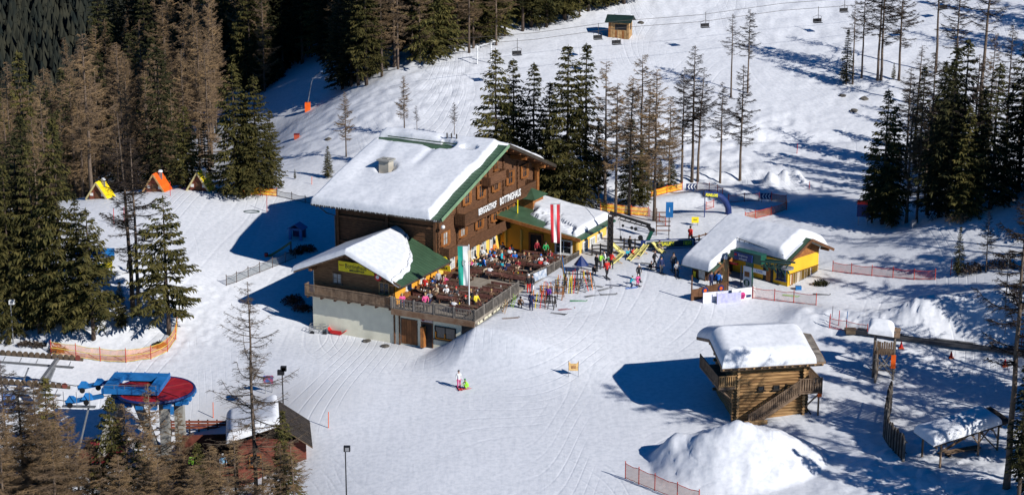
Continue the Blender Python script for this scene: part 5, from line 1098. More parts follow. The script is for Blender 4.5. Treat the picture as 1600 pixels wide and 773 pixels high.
# ---------------------------------------------------------------- chair lift terminal, lower left
def build_terminal():
    p = G(250,735); ht = hpx(p, 607); o = empty('lift_terminal', p, radians(-4), 'chair lift terminal with a big red bullwheel and blue steel frame on concrete legs', 'lift terminal')
    r = 3.2
    mb = MB(); mb.tube([(0,0,ht-.25),(0,0,ht-.05)], r, 44); wh = mb.build('bullwheel', mat('bullwheel_red', (.30,.015,.02), .5, .15, 1.5, .1), o)
    for k in range(10):
        a = k*2*pi/10; q = MB(); q.beam((cos(a)*.4,sin(a)*.4,ht-.04),(cos(a)*(r-.15),sin(a)*(r-.15),ht-.04),.10,.10); q.build('spoke', REDD, wh)
    q = MB(); q.tube([(cos(t*2*pi/44)*(r+.02),sin(t*2*pi/44)*(r+.02),ht-.12) for t in range(45)], .13, 6); q.build('rim', NAVY, wh); q = MB(); q.tube([(0,0,ht-.1),(0,0,ht+.25)], .5, 16); q.build('hub', REDD, wh)
    for a in np.linspace(-2.6,.6,9): q = MB(); q.box(cos(a)*2.9-.3,sin(a)*2.9-.25,ht-.75,cos(a)*2.9+.3,sin(a)*2.9+.25,ht-.40); q.build('rim_guard', BLUEP, o)
    mb = MB(); mb.beam((-3.5,-1.4,ht-.6),(3.1,-1.4,ht-.6),.35,.35); mb.beam((-3.5,1.4,ht-.6),(3.1,1.4,ht-.6),.35,.35); mb.build('frame_beam', BLUEP, o)
    for (x0,y0,x1,y1) in ((-4.1,-1.9,.7,-1.1),(-4.1,1.5,.7,2.4),(-4.1,-1.1,-3.1,1.5),(-.2,-1.1,.7,1.5)): q = MB(); q.box(x0,y0,ht+.12,x1,y1,ht+.55); q.build('housing', BLUEP, o)
    q = MB(); q.box(-3.1,-.3,ht+.1,-.2,.4,ht+.3); q.build('gearbox', REDD, o)
    for x in (-3.9,-2.7,-1.5,-.3,.6):
        for y in (-1.93,2.37): q = MB(); q.box(x-.04,y,ht+.14,x+.04,y+.06,ht+.62); q.build('stiffener', mat('blue_paint_dark', (.015,.10,.28), .5), o)
    q = MB(); q.tube([(-4.0,-1.8,ht+.9),(.6,-1.8,ht+.9)], .03, 5); q.build('hand_rail', STEEL, o)
    for i in range(6): q = MB(); x = -3.9+i*.88; q.tube([(x,-1.8,ht+.5),(x,-1.8,ht+.9)], .025, 5); q.build('rail_post', STEEL, o)
    for y in (-1.7, 1.9):
        q = MB(); q.beam((-4.0,y,ht-.1),(-7.2,y-.1,ht-.75),.28,.35); q.build('arm', BLUEP, o)
        for x in (-5.3,-6.7):
            q = MB(); z = ht-.1-.62*(-x-4)/3.0; q.add([(x-.5,y-.4,z),(x+.5,y-.4,z),(x+.5,y+.4,z),(x-.5,y+.4,z),(x-.2,y,z+.5),(x+.2,y,z+.5)], [(3,2,1,0),(0,1,5,4),(1,2,5),(2,3,4,5),(3,0,4)]); q.build('sheave_hood', BLUEP, o)
            q = MB(); q.tube([(x,y-.62,z-.15),(x,y-.54,z-.15)], .24, 12); q.build('sheave', BLACK, o)
    for (x0,y0,x1,y1,w_) in ((-3.2,-.6,-5.4,-1.6,.75),(-3.0,.9,-5.0,1.9,.75),(-1.6,-.8,1.4,-1.2,.6),(.9,-.9,.9,-1.0,.75),(1.7,.9,1.7,1.0,.75)):
        q = MB(); q.beam((x0,y0,ht-.4),(x1,y1,-1.5),w_,w_,up=(0,1,0)); q.build('leg', CONC, o)
    q = MB(); q.tube([(-5.2,-2.0,ht-1.0),(-7.2,-2.3,-1.0)], .09, 6); q.build('strut', STEEL, o); q = MB(); q.box(-6.6,-2.5,1.6,-3.0,2.4,1.75); q.build('service_platform', REDD, o)
    q = MB(); q.box(-7.4,-2.3,ht-1.0,-4.6,-1.9,ht-.9); q.build('walkway', STEEL, o)
    for x in (-7.2,-6.1,-5.0): q = MB(); q.tube([(x,-2.3,ht-.9),(x,-2.3,ht+.4)], .03, 5); q.build('walkway_post', STEEL, o)
    return p+Vector((0,0,ht)), o
TERM, TOBJ = build_terminal()
def build_rollers():
    for (px, py, top, lab) in ((62,640,572,'grey lift pylon with two long trains of brown rollers at the left border'),):
        p = G(px, py); ht = hpx(p, top); o = empty('lift_pylon', p, radians(-6), lab, 'lift pylon')
        q = MB(); q.beam((1.4,0,ht-.1),(-.9,0,-1.0),.55,.55,up=(0,1,0)); q.build('mast', STEEL, o); q = MB(); q.beam((-1.2,1.2,ht-.6),(-3,1.2,-.5),.12,.12); q.build('strut', STEEL, o)
        for y, zz in ((-1.9,-.9),(1.9,.35)):
            q = MB(); q.beam((-5.5,y,ht+zz+.1),(3.6,y,ht+zz-.25),.22,.24); rt = q.build('roller_beam', mat('rust_brown_steel', (.12,.085,.055), .7, .3, 2), o)
            for i in range(17):
                x = -5.3+i*.53; z = ht+zz+.08-(x+5.5)*.038; t = MB(); t.tube([(x,y-.22,z+.20),(x,y-.10,z+.20)], .25, 10); t.build('roller', mat('rust_brown_steel', ()) if i < 16 else mat('rust_red_wheel', (.25,.07,.05), .7), rt)
            t = MB(); t.beam((-5.5,y-.9,ht+zz-.35),(3.0,y-.9,ht+zz-.7),.5,.05); t.build('catwalk', STEEL, o)
            for i in range(6): x = -5+i*1.5; t = MB(); t.beam((x,y-.95,ht+zz-.4-(x+5.5)*.04),(x,y-.1,ht+zz-.1-(x+5.5)*.04),.06,.06); t.build('catwalk_bracket', STEEL, o)
        q = MB(); q.beam((1.3,-2.6,ht-.4),(1.3,2.4,ht+.2),.3,.3); q.build('cross_arm', STEEL, o)
        for y, zz in ((-1.9,-.9),(1.9,.35)):
            pass
    for (a, b, nm) in (((0,-1,0),(0,0,0),0),): pass
    e1 = TERM+Vector((-7.3,-1.3,-.6)); e2 = TERM+Vector((-7.3,2.4,-.6))
    for e, (px, py, Z), lab in ((e1,(-160,585,168),'near haul rope running to the terminal from the left'),(e2,(-160,548,176),'far haul rope running to the terminal from the left')):
        q = MB(); a = Vector(cam_pt(px, py, Z)); q.tube([a, a.lerp(e,.5)-Vector((0,0,.25)), e, e+Vector((4.2,0,.55))], .035, 5); tag(q.build('haul_rope', BLACK), lab, 'cable')
build_rollers()
# small blue sign, boards and lamp posts
def board(name, px, py, w_, h_, zb, m, label, cat, rz=0, txt=None, tm=None, ts=.3, post=True, pm=None, posts=(-.35,.35), back=None):
    p = G(px, py); o = empty(name, p, rz, label, cat)
    mb = MB(); mb.box(-w_/2,-.03,zb,w_/2,.03,zb+h_); b = mb.build('board', m, o)
    if post:
        for x in posts: q = MB(); q.tube([(x*w_,.06,-.4),(x*w_,.06,zb+h_)], .035, 6); q.build('post', pm or STEEL, o)
    if txt:
        for i, tt in enumerate(txt): text('lettering', tt, ts, tm or TEXTW, b, frame((0,-.036,zb+h_*(1-(i+.5)/len(txt))),(1,0,0),(0,0,1)), .003, .85, bold=.008)
    return o, b
board('direction_sign',15,648,1.15,1.7,.3,mat('light_blue_sign',(.10,.22,.55),.5,.2,3),'white and blue notice board at the left border above the bushes','sign',0,['SKI','LIFT'],TEXTW,.4)
o, b = board('piste_board',1348,352,1.3,1.3,.9,NAVY,'red and blue piste map board on posts at the foot of the right forest','sign',radians(-8)); q = MB(); q.box(-.65,-.05,2.2,.65,.02,2.65); q.build('red_header', REDP, o)
board('info_column',1045,378,.75,1.6,2.6,BLUEP,'tall narrow blue sign on a mast with cross bars above the banner','sign',0,['i'],TEXTW,.7,True,BLACK,(0,))
q = empty('rung_frame', G(1036,368), 0, 'wooden rack of cross bars beside the narrow blue sign', 'rack')
for i in range(5): m_ = MB(); m_.box(-.8+.1*(i%2),-.04,.5+i*.48,.75,.04,.6+i*.48); m_.build('bar', BEAM, q)
for x in (-.7,.6): m_ = MB(); m_.tube([(x,.08,-.4),(x,.08,2.9)], .05, 6); m_.build('post', BEAM, q)
board('small_notice',1086,353,.75,.62,.35,YELS,'little yellow notice square on the kids piste','sign',0,['ZOO'],TEXTK,.2)
for px, py, l in ((1080,301,'dark chevron board at the left end of the fun slope net'),(1196,316,'dark chevron board at the right end of the fun slope net')):
    o, b = board('chevron_board',px,py,1.15,.66,.35,NAVY,l,'sign')
    for i in range(3): m_ = MB(); x = -.42+i*.33; m_.hexa([(x,-.05,.68),(x+.13,-.05,.68),(x+.13,-.034,.68),(x,-.034,.68),(x+.16,-.05,.95),(x+.29,-.05,.95),(x+.29,-.034,.95),(x+.16,-.034,.95)]); m_.hexa([(x+.16,-.05,.41),(x+.29,-.05,.41),(x+.29,-.034,.41),(x+.16,-.034,.41),(x,-.05,.678),(x+.13,-.05,.678),(x+.13,-.034,.678),(x,-.034,.678)]); m_.build('chevron', TEXTW, b)
board('orange_board',1586,296,.65,.75,.1,ORANGE,'orange square board on the crest of the right hill','sign')
board('grey_notice',1428,357,.45,.7,.2,GREYS,'tiny grey notice standing on the right hill below the forest','sign')
board('trail_sign',420,614,.85,.75,.9,mat('red_blue_sign',(.5,.06,.06),.6,.3,4,col2=(.05,.15,.4)),'small red and blue sign beside the two headed lamp post','sign')
board('blue_notice',268,652,.5,.75,.3,BLUEP,'small blue notice below the edge of the bullwheel','sign')
def lamp(px, py, ty, heads, label, m=BLACK):
    p = G(px, py); h = hpx(p, ty); o = empty('lamp_post', p, 0, label, 'lamp post'); q = MB(); q.tube([(0,0,-.6),(0,0,h)], [.06,.045], 8); q.build('pole', m, o)
    for i in range(heads):
        q = MB(); s = 1 if i == 0 else -1; q.box(-.12+.28*i*s,-.18,h-.05-.35*i,.38+.2*i*s,.18,h+.35-.35*i); l_ = q.build('lamp_head', BLACK if m is BLACK else WHITE, o); q = MB(); q.box(.0,-.2,h,.3,-.181,h+.28); q.build('lens', GREYS, l_)
lamp(542,800,703,1,'black flood light post at the bottom edge of the piste'); lamp(443,645,578,2,'lamp post with two dark heads behind the snow roofed shed'); lamp(21,536,474,1,'thin pale lamp post at the left border below the spruces', STEEL)
lamp(1571,475,404,0,'slender pale mast on the right hill beside the brush', STEEL); lamp(1018,300,250,0,'thin dark mast beside the young green spruces', WOODY)
# marker poles and cones
for i, (px, py, ty, m, l) in enumerate([(513,668,643,ORANGE,'thin orange marker pole in the middle of the lower piste'),(333,652,628,ORANGE,'leaning orange marker pole right of the bullwheel'),(178,352,326,REDP,'red slalom pole in the left field, left of two'),(194,347,324,REDP,'red slalom pole in the left field, right of two'),
  (266,306,284,REDP,'red pole right of the orange roofed play hut'),(336,302,278,STEEL,'grey pole right of the tall yellow play hut'),(417,331,304,REDP,'red pole in front of the yellow net beside the meadow'),(1264,296,283,REDP,'red marker pole on the snow wall behind the fun slope'),(1310,508,485,REDP,'thin red pole at the start of the conveyor belt'),
  (1296,512,490,REDP,'red post at the left end of the conveyor net'),(1322,516,486,BLUEP,'blue and white pole at the start of the conveyor belt'),(1300,495,478,GREYS,'grey post at the head of the conveyor belt'),(1595,545,520,REDP,'red pole beside the conveyor belt at the right border'),(1485,430,404,REDP,'red pole left of the small dark spruce on the right hill'),
  (1245,240,225,REDP,'faint red pole on the flat groomed band'),(487,288,276,ORANGE,'short orange pole left of the guesthouse roof')]):
    p = G(px, py); q = MB(); q.tube([(0,0,-.3),(0.05,0,hpx(p, ty))], .035, 6); o = q.build('marker_pole', m, None, loc=p); tag(o, l, 'marker pole')
for px, py, l in ((1408,543,'orange cone nearest the timber tower'),(1486,558,'middle orange cone below the conveyor belt'),(1570,571,'orange cone closest to the right border')):
    o = empty('traffic_cone', G(px,py), 0, l, 'cone'); bm = bmesh.new(); bmesh.ops.create_cone(bm, cap_ends=True, segments=12, radius1=.17, radius2=.04, depth=.55); me = bpy.data.meshes.new('cone'); bm.to_mesh(me); bm.free(); me.materials.append(REDP); link('cone', me, o, (0,0,.3)); q = MB(); q.box(-.22,-.22,-.05,.22,.22,.03); q.build('base', ORANGE, o)
# safety nets
def net_mat(name, c, a):
    m = mat(name, c, .8, .2, 3); b = m.node_tree.nodes['Principled BSDF']; b.inputs['Alpha'].default_value = a; return m
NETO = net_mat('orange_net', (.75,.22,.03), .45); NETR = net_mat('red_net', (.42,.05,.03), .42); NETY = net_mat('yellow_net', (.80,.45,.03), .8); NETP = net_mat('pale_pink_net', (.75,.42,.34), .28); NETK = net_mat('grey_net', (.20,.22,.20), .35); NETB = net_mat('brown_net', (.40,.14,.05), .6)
def net(pts, h, m, pm, label, sag=.12, band=None, name='safety_net', posth=None):
    g = [G(*p) for p in pts]; o = empty(name, g[0], 0, label, 'safety net')
    for p in g:
        q = MB(); p = p-g[0]; q.tube([p+Vector((0,0,-.3)), p+Vector((0,0,posth or h+.15))], .04, 6); q.build('net_post', pm, o)
    for a, b in zip(g, g[1:]):
        top = []; bot = []
        for i in range(9):
            t = i/8; p = a.lerp(b, t); p.z = hz1(p.x, p.y)*.6+p.z*.4; p = p-g[0]; s_ = sag*4*t*(1-t); w_ = .04*sin(i*1.7); bot.append(p+Vector((0,w_,.08))); top.append(p+Vector((0,-w_,h-s_)))
        q = MB(); q.sheet([bot, [(x+y)/2+Vector((0,.03,0)) for x, y in zip(bot, top)], top]); pn = q.build('net_panel', m, o)
        q = MB()
        for e in (bot, top): q.tube(e, .028, 4, cap=False)
        q.build('net_rope', band or pm, pn)
        if band: q = MB(); q.tube([(x+y)/2 for x, y in zip(bot, top)], .035, 4, cap=False); q.build('net_rope', band, pn)
RPOST = mat('red_post', (.50,.05,.03), .6); DPOST = mat('dark_post', (.10,.07,.06), .7)
net([(80,553),(119,558),(157,564),(197,566),(236,561),(262,549),(275,530),(277,508)],1.25,NETO,RPOST,'curved orange safety net below the left spruces above the lift rollers',.1,mat('yellow_band',(.65,.5,.10),.7))
net([(380,305),(407,305),(433,307)],.85,NETY,RPOST,'yellow and orange net beside the big meadow spruces',.08,ORANGE)
net([(433,307),(456,312),(477,317),(494,321)],.75,NETK,DPOST,'greyish net running to the left corner of the guesthouse roof',.12)
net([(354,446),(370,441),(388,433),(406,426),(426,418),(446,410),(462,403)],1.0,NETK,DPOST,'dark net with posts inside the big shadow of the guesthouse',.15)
net([(938,330),(962,333),(986,336),(1013,338)],.95,NETY,RPOST,'yellow net in front of the spruce clump behind the drag lift',.05,ORANGE)
net([(1017,308),(1042,302),(1066,297)],.8,NETY,RPOST,'upper yellow net beside the pair of young spruces',.05,ORANGE)
net([(1089,298),(1108,299),(1121,302),(1129,307)],.85,NETP,RPOST,'pale net between the left chevron board and the blue arch',.05)
net([(1138,317),(1163,315),(1186,314)],.85,NETP,RPOST,'pale net right of the blue arch',.05)
net([(1205,314),(1228,318),(1229,328),(1205,336),(1180,342),(1164,345)],.85,NETB,RPOST,'brown net curling round the end of the fun slope',.05)
net([(1103,328),(1115,324)],.8,NETP,RPOST,'short pale net left of the foot of the blue arch',.05)
net([(1015,338),(1030,345),(1040,352)],.7,NETP,RPOST,'faint pale net beside the narrow blue sign',.1)
net([(1176,466),(1210,470),(1240,473),(1275,477)],1.05,NETP,RPOST,'pinkish net fence in front of the kiosk',.08)
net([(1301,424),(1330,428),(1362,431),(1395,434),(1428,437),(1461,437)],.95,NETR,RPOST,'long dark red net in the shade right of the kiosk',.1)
net([(1296,512),(1322,517),(1355,524)],.95,NETP,RPOST,'pale net at the start of the conveyor belt',.05)
net([(977,747),(998,756),(1023,766),(1058,780),(1092,792)],1.3,NETO,RPOST,'orange net fence at the foot of the big snow heap',.1)
def build_conveyor():
    pts = [(1338,519),(1400,528),(1460,536),(1520,543),(1575,550),(1650,560)]; g = [G(*p) for p in pts]; o = empty('conveyor_belt', g[0], 0, 'long dark magic carpet conveyor below the rough snow bank at right', 'conveyor')
    for i, (a, b) in enumerate(zip(g, g[1:])):
        a = a-g[0]; b = b-g[0]; d = (b-a).normalized(); n = Vector((-d.y,d.x,0))
        q = MB(); q.beam(a+Vector((0,0,.22)), b+Vector((0,0,.22)), .75, .10); q.build('belt', BLACK, o)
        for s in (-1,1): q = MB(); q.beam(a+n*.45*s+Vector((0,0,.2)), b+n*.45*s+Vector((0,0,.2)), .12, .30); q.build('side_rail', GREYS if s > 0 else mat('dark_grey_steel', (.06,.06,.065), .5), o)
    q = MB(); q.box(-1.0,-.5,.0,0,.5,.32); q.build('belt_end', mat('rust_brown_steel', ()), o)
build_conveyor()
# arch
def build_arch():
    p = G(1139,334); o = empty('inflatable_arch', p, radians(14), 'dark blue inflatable arch with yellow lettering over the fun slope', 'arch'); g = []
    pts = [(0,0,-.3),(-.1,0,.7),(-.45,0,1.4),(-.95,0,1.9),(-1.5,0,2.15),(-2.9,0,2.35)]; 
    q = MB(); q.tube(pts, [.34]*6, 12); q.build('tube', NAVY, o, smooth=False)
    q = MB(); q.tube([(-2.75,.0,-.3),(-2.75,0,2.2)], .05, 6); q.build('stay_pole', NAVY, o)
    text('lettering', 'FUNSLOPE', .42, TEXTY, o, frame((-2.12,-.36,2.24),(1,0,-.13),(.13,0,1)), .004, .68, bold=.02)
build_arch()
# gate panel on the piste, snow gun, boxes, playground bits
def build_gate():
    o = empty('slalom_gate', G(896,588), radians(-4), 'pale orange gate panel on two thin poles in the middle of the lower piste', 'gate')
    for x in (-.42,.42): q = MB(); q.tube([(x,0,-.3),(x*1.02,0,1.45)], .02, 5); q.build('pole', GREYS, o)
    q = MB(); q.add([(-.42,.0,.55),(.42,0,.55),(.46,0,1.15),(.46,0,1.45),(.25,.0,1.2),(-.25,0,1.2),(-.46,0,1.45),(-.46,0,1.15)]+[(-.42,.03,.55),(.42,.03,.55),(.46,.03,1.15),(.46,.03,1.45),(.25,.03,1.2),(-.25,.03,1.2),(-.46,.03,1.45),(-.46,.03,1.15)], [(0,1,2,3,4,5,6,7),(15,14,13,12,11,10,9,8)]+[(i,8+i,8+(i+1)%8,(i+1)%8) for i in range(8)]); pn = q.build('panel', mat('pale_orange_cloth', (.78,.50,.20), .8, .25, 5), o)
    q = MB(); q.box(-.2,-.02,.75,.2,-.001,1.0); q.build('print', mat('brown_print', (.35,.18,.08), .8, .3, 9), pn)
build_gate()
def build_gun():
    p = G(481,173); o = empty('snow_gun', p, 0, 'snow lance with an orange padded foot at the edge of the slope', 'snow gun')
    q = MB(); q.box(-.35,-.35,-.3,.35,.35,1.1); q.build('foot_pad', ORANGE, o); q = MB(); q.tube([(0,0,.9),(.35,0,2.6),(.62,0,3.9),(.95,0,4.5),(1.95,0,5.3)], [.07,.06,.055,.05,.04], 7); q.build('lance', STEEL, o); q = MB(); q.box(1.85,-.12,5.2,2.15,.12,5.42); q.build('nozzle', WHITE, o)
    o = empty('red_box', G(464,216), 0, 'red crate lying on the slope left of the guesthouse', 'crate'); q = MB(); q.box(-.35,-.3,-.1,.3,.3,.5); q.build('body', mat('brick_red', (.45,.08,.04), .6), o); q = MB(); q.box(-.38,-.33,.5,.33,.33,.56); q.build('lid', REDD, o)
build_gun()
def bush(px, py, r, m, label, n=900, seed=1, flat=.6):
    g = np.random.default_rng(seed); T = []
    d = g.normal(size=(n,3)); d /= np.linalg.norm(d,axis=1,keepdims=True); d[:,2] = np.abs(d[:,2]); c = d*(g.random((n,1))**.4)*np.array([r,r*.7,r*flat]); l = g.uniform(.06,.2,(n,1)); e = g.normal(size=(n,3)); e2 = g.normal(size=(n,3))
    T = np.stack([c, c+e*l*.8, c+e2*l*.6],1); o = empty('bush', G(px, py), 0, label, 'bush'); link('foliage', np_mesh('foliage', T, m), o); q = MB(); q.tube([(0,0,-.2),(0,0,r*flat*.8)], .05, 5); q.build('stem', BARK, o)
BRUSH = mat('brush_leaves', (.035,.025,.02), .9, .4, 3, 0, col2=(.09,.045,.03)); 
bush(458,473,1.3,BRUSH,'dark brush pile beside the left wall of the annex',900,1); bush(473,484,1.1,BRUSH,'lower dark brush pile under the annex balcony',700,2); bush(478,392,1.2,BRUSH,'dark red brown bush beside the slide',800,3); bush(462,396,.8,BRUSH,'small bush at the top of the slide',500,4)
bush(1283,445,.8,LEAFD,'small green bush at the right corner of the kiosk',500,5); bush(1520,425,1.5,TWIGD,'tangled brush on the right hill beside the small spruce',900,6); bush(1565,418,1.6,TWIGD,'tangled brush near the mast on the right hill',900,7); bush(1500,345,1.5,TWIG,'gnarled brush at the foot of the right forest',900,8)
for k,(px,py,r_) in enumerate(((90,548,1.0),(60,540,.9),(250,540,.8),(40,538,.8))): bush(px,py,r_,TWIGD,['low scrub above the left end of the orange net','low scrub left of the orange net near the lamp post','low scrub inside the curve of the orange net','low scrub next to the thin pale lamp post'][k],500,20+k,.4)
def build_play():
    p = G(440,398); o = empty('slide', p, radians(20), 'green and yellow slide lying in the guesthouse shadow', 'slide'); q = MB(); q.slab([[(-1.4+.35*i,-.25,.05+.11*i**1.25),(-1.4+.35*i,.25,.05+.11*i**1.25)] for i in range(8)][::-1], .06); q.build('chute', mat('moss_green_plastic', (.12,.16,.04), .5), o)
    for x in (.9,1.1): q = MB(); q.tube([(x,-.25+.5*(x>1),-.3),(x,-.25+.5*(x>1),1.3)], .04, 5); q.build('post', DPOST, o)
    q = MB(); q.tube([(-1.6,0,.0),(-1.6,0,.35)], .2, 8); q.build('foot_block', REDD, o)
    o = empty('half_buried_ring', G(393,331), 0, 'dark rubber ring half buried in the snow of the left meadow', 'ring'); q = MB(); q.tube([(cos(t*pi/10)*.85,sin(t*pi/10)*.3,.02+.05*sin(t*pi/10)) for t in range(21)], .07, 6); q.build('ring', mat('dark_green_rubber', (.02,.05,.045), .6), o)
    o = empty('rescue_cart', G(499,519), radians(-8), 'wire mesh handcart parked in the snow under the annex wall', 'cart')
    for x in (-.9,0,.9):
        for y in (-.35,.35): q = MB(); q.tube([(x,y,-.1),(x,y,.75)], .03, 5); q.build('upright', STEEL, o)
    for z in (.15,.45,.75): q = MB(); q.tube([(-.9,-.35,z),(.9,-.35,z),(.9,.35,z),(-.9,.35,z),(-.9,-.35,z)], .022, 4); q.build('rail', STEEL, o)
    for i in range(9): q = MB(); x = -.8+i*.2; q.tube([(x,-.36,.1),(x,-.36,.75)], .012, 4); q.build('wire', STEEL, o)
    for x in (-.6,.6): q = MB(); q.tube([(x,-.45,.05),(x,-.38,.05)], .22, 12); q.build('wheel', BLACK, o)
    o = empty('red_sledge', G(527,521), radians(-20), 'bright red rescue sledge lying beside the wire handcart', 'sledge'); q = MB(); q.slab([[(-.9,-.35,.55),(-.9,.35,.55)],[(-.5,-.38,.18),(-.5,.38,.18)],[(.5,-.38,.12),(.5,.38,.12)],[(1.0,-.35,.5),(1.0,.35,.5)]][::-1], .10); q.build('hull', REDP, o)
    for y in (-.36,.36): q = MB(); q.box(-.55,y-.03,.15,.6,y+.03,.42); q.build('side', REDP, o)
    for k, (px, py) in enumerate(((573,533),(602,541))): rock(px, py, .42, ['bare stone at the foot of the cream wall, left of two','bare stone at the foot of the cream wall, right of two'][k])
build_play()
# drag lift and rail fence behind the kiosk
def build_draglift():
    p = G(953,400); h = hpx(p, 336); o = empty('lift_mast', p, 0, 'thick dark lattice mast beside the dining wing', 'mast')
    for x in (-.25,.25):
        for y in (-.25,.25): q = MB(); q.beam((x,y,-.5),(x*.8,y*.8,h),.11,.11); q.build('leg', WOODK, o)
    for i in range(12): q = MB(); z = .3+i*(h-.5)/12; s = 1 if i%2 else -1; q.beam((-.25*s,-.27,z),(.25*s,-.27,z+.45),.08,.08); q.beam((.27,-.25*s,z),(.27,.25*s,z+.45),.08,.08); q.build('lattice', WOODK, o)
    q = MB(); q.box(-.2,-.2,.2,.2,.2,h-.2); q.build('core', BLACK, o)
    p = G(1008,386); h = hpx(p, 352); o = empty('drag_lift', p, 0, 'dark green hinged drag lift arm with pulleys above the rail fence', 'drag lift')
    q = MB(); q.beam((-.2,0,-.4),(.65,0,h*.75),.35,.45,up=(0,1,0)); q.build('base_arm', GREEND, o); q = MB(); q.beam((.7,0,h*.72),(.2,0,h),.35,.35,up=(0,1,0)); q.build('elbow', BLACK, o)
    q = MB(); q.beam((.5,0,h),(-3.6,.3,h+1.3),.16,.26,up=(0,0,1)); q.beam((.3,.1,h-.25),(-2.6,.3,h+.55),.08,.12); q.build('boom', BLACK, o)
    for i in range(6): x = -.3-i*.55; q = MB(); q.beam((x,.05,h+.22+.1*i*1.6),(x-.3,.05,h-.08+.16*i),.05,.07); q.build('lattice', BLACK, o)
    for x, z, r_ in ((-.5,h*.45,.26),(-1.0,h*.85,.18),(-1.4,h*.9,.16),(.75,h*.8,.22),(-2.3,h*1.0,.14)): q = MB(); q.tube([(x,-.2,z),(x,-.08,z)], r_, 12); q.build('pulley', BLACK, o)
    q = MB(); q.tube([(-2.6,.2,h+.4),(-2.5,.2,.9)], .02, 4); q.tube([(-2.5,.2,1.1),(-2.4,.2,.6)], .12, 6); q.build('hanging_grip', BLACK, o)
    q = MB(); a = Vector(cam_pt(918,322,199)); b = p+Vector((-3.6,.3,h+1.3)); c = Vector(cam_pt(1245,402,184)); q.tube([a,b], .03, 5); o1 = q.build('tow_rope', GUT); tag(o1, 'tow rope from the drag lift arm to the left over the dining wing', 'cable')
    for k, (pts, l, m) in enumerate((([(957,389),(975,389),(992,390),(1004,391)],'black three rail fence right of the lattice mast',WOODK),([(1082,386),(1092,384),(1102,381),(1112,378)],'brown rail fence behind the red clothed walker',BEAM),([(925,399),(938,398),(950,400)],'short black rail fence behind the dining wing corner',WOODK))):
        g = [G(*p_) for p_ in pts]; o = empty('rail_fence', g[0], 0, l, 'fence')
        for p_ in g: q = MB(); c_ = p_-g[0]; q.box(c_.x-.07,c_.y-.07,c_.z-.3,c_.x+.07,c_.y+.07,c_.z+1.15); q.build('fence_post', m, o)
        for u, v in zip(g, g[1:]):
            for z in (.3,.68,1.05): q = MB(); q.beam(u-g[0]+Vector((0,-.09,z)), v-g[0]+Vector((0,-.09,z)), .05, .11); q.build('rail', m, o)
    a = G(1001,392); b = G(1086,388); o = empty('banner_fence', a, 0, 'navy sponsor banner with white border on the fence behind the deck chairs', 'banner'); d = b-a
    q = MB(); q.beam((0,0,.6), d+Vector((0,0,.6)), .04, 1.0); bn = q.build('cloth', NAVY, o); rz = atan2(d.y, d.x); u = d.normalized(); nr = Vector((u.y,-u.x,0))
    q = MB(); q.beam(nr*.03+u*.5+Vector((0,0,.6)), nr*.03+d-u*.2+Vector((0,0,.6)), .01, .78); q.build('border', TEXTW, bn); q = MB(); q.beam(nr*.037+u*.56+Vector((0,0,.6)), nr*.037+d-u*.26+Vector((0,0,.6)), .01, .66); q.build('field', mat('dark_slate_cloth', (.03,.05,.06), .7), bn)
    text('lettering', 'SO GAUDI', .5, TEXTY, bn, frame(d*.42+Vector((0,0,.62))+nr*.05, u, (0,0,1)), .004, .9, bold=.02); text('lettering', '1850', .55, TEXTY, bn, frame(d*.85+Vector((0,0,.62))+nr*.05, u, (0,0,1)), .004, .8, bold=.02)
build_draglift()
def deckchair(px, py, rz, label, m):
    o = empty('deck_chair', G(px, py), rz, label, 'deck chair')
    for y in (-.3,.3):
        q = MB(); q.beam((-.7,y,.05),(.75,y,.95),.05,.07); q.build('frame_bar', m, o); q = MB(); q.beam((.65,y*.9,.0),(-.25,y*.9,.55),.05,.07); q.build('leg', WOODL, o)
    q = MB(); q.slab([[(-.62,-.27,.12),(-.62,.27,.12)],[(-.2,-.27,.22),(-.2,.27,.22)],[(.1,-.27,.40),(.1,.27,.40)],[(.72,-.27,.92),(.72,.27,.92)]][::-1], .03); q.build('cloth', m, o)
YD = mat('pale_yellow_cloth', (.75,.66,.22), .8, .15, 4)
for a in ((966,396,2.6,'yellow deck chair nearest the lattice mast'),(1003,398,.9,'yellow deck chair opened wide in front of the banner'),(990,405,.7,'yellow deck chair beside the reclining guest in red'),(1029,394,2.4,'yellow deck chair below the middle of the banner'),(962,412,.5,'orange and yellow deck chair lowest of the row')): deckchair(a[0],a[1],a[2],a[3],YD)
q = MB(); q.box(-.6,-.4,0,.6,.4,.12); tag(q.build('green_blanket', mat('green_cloth', (.05,.28,.08), .8), None, loc=G(958,406)), 'green blanket spread beside the orange deck chair', 'blanket')
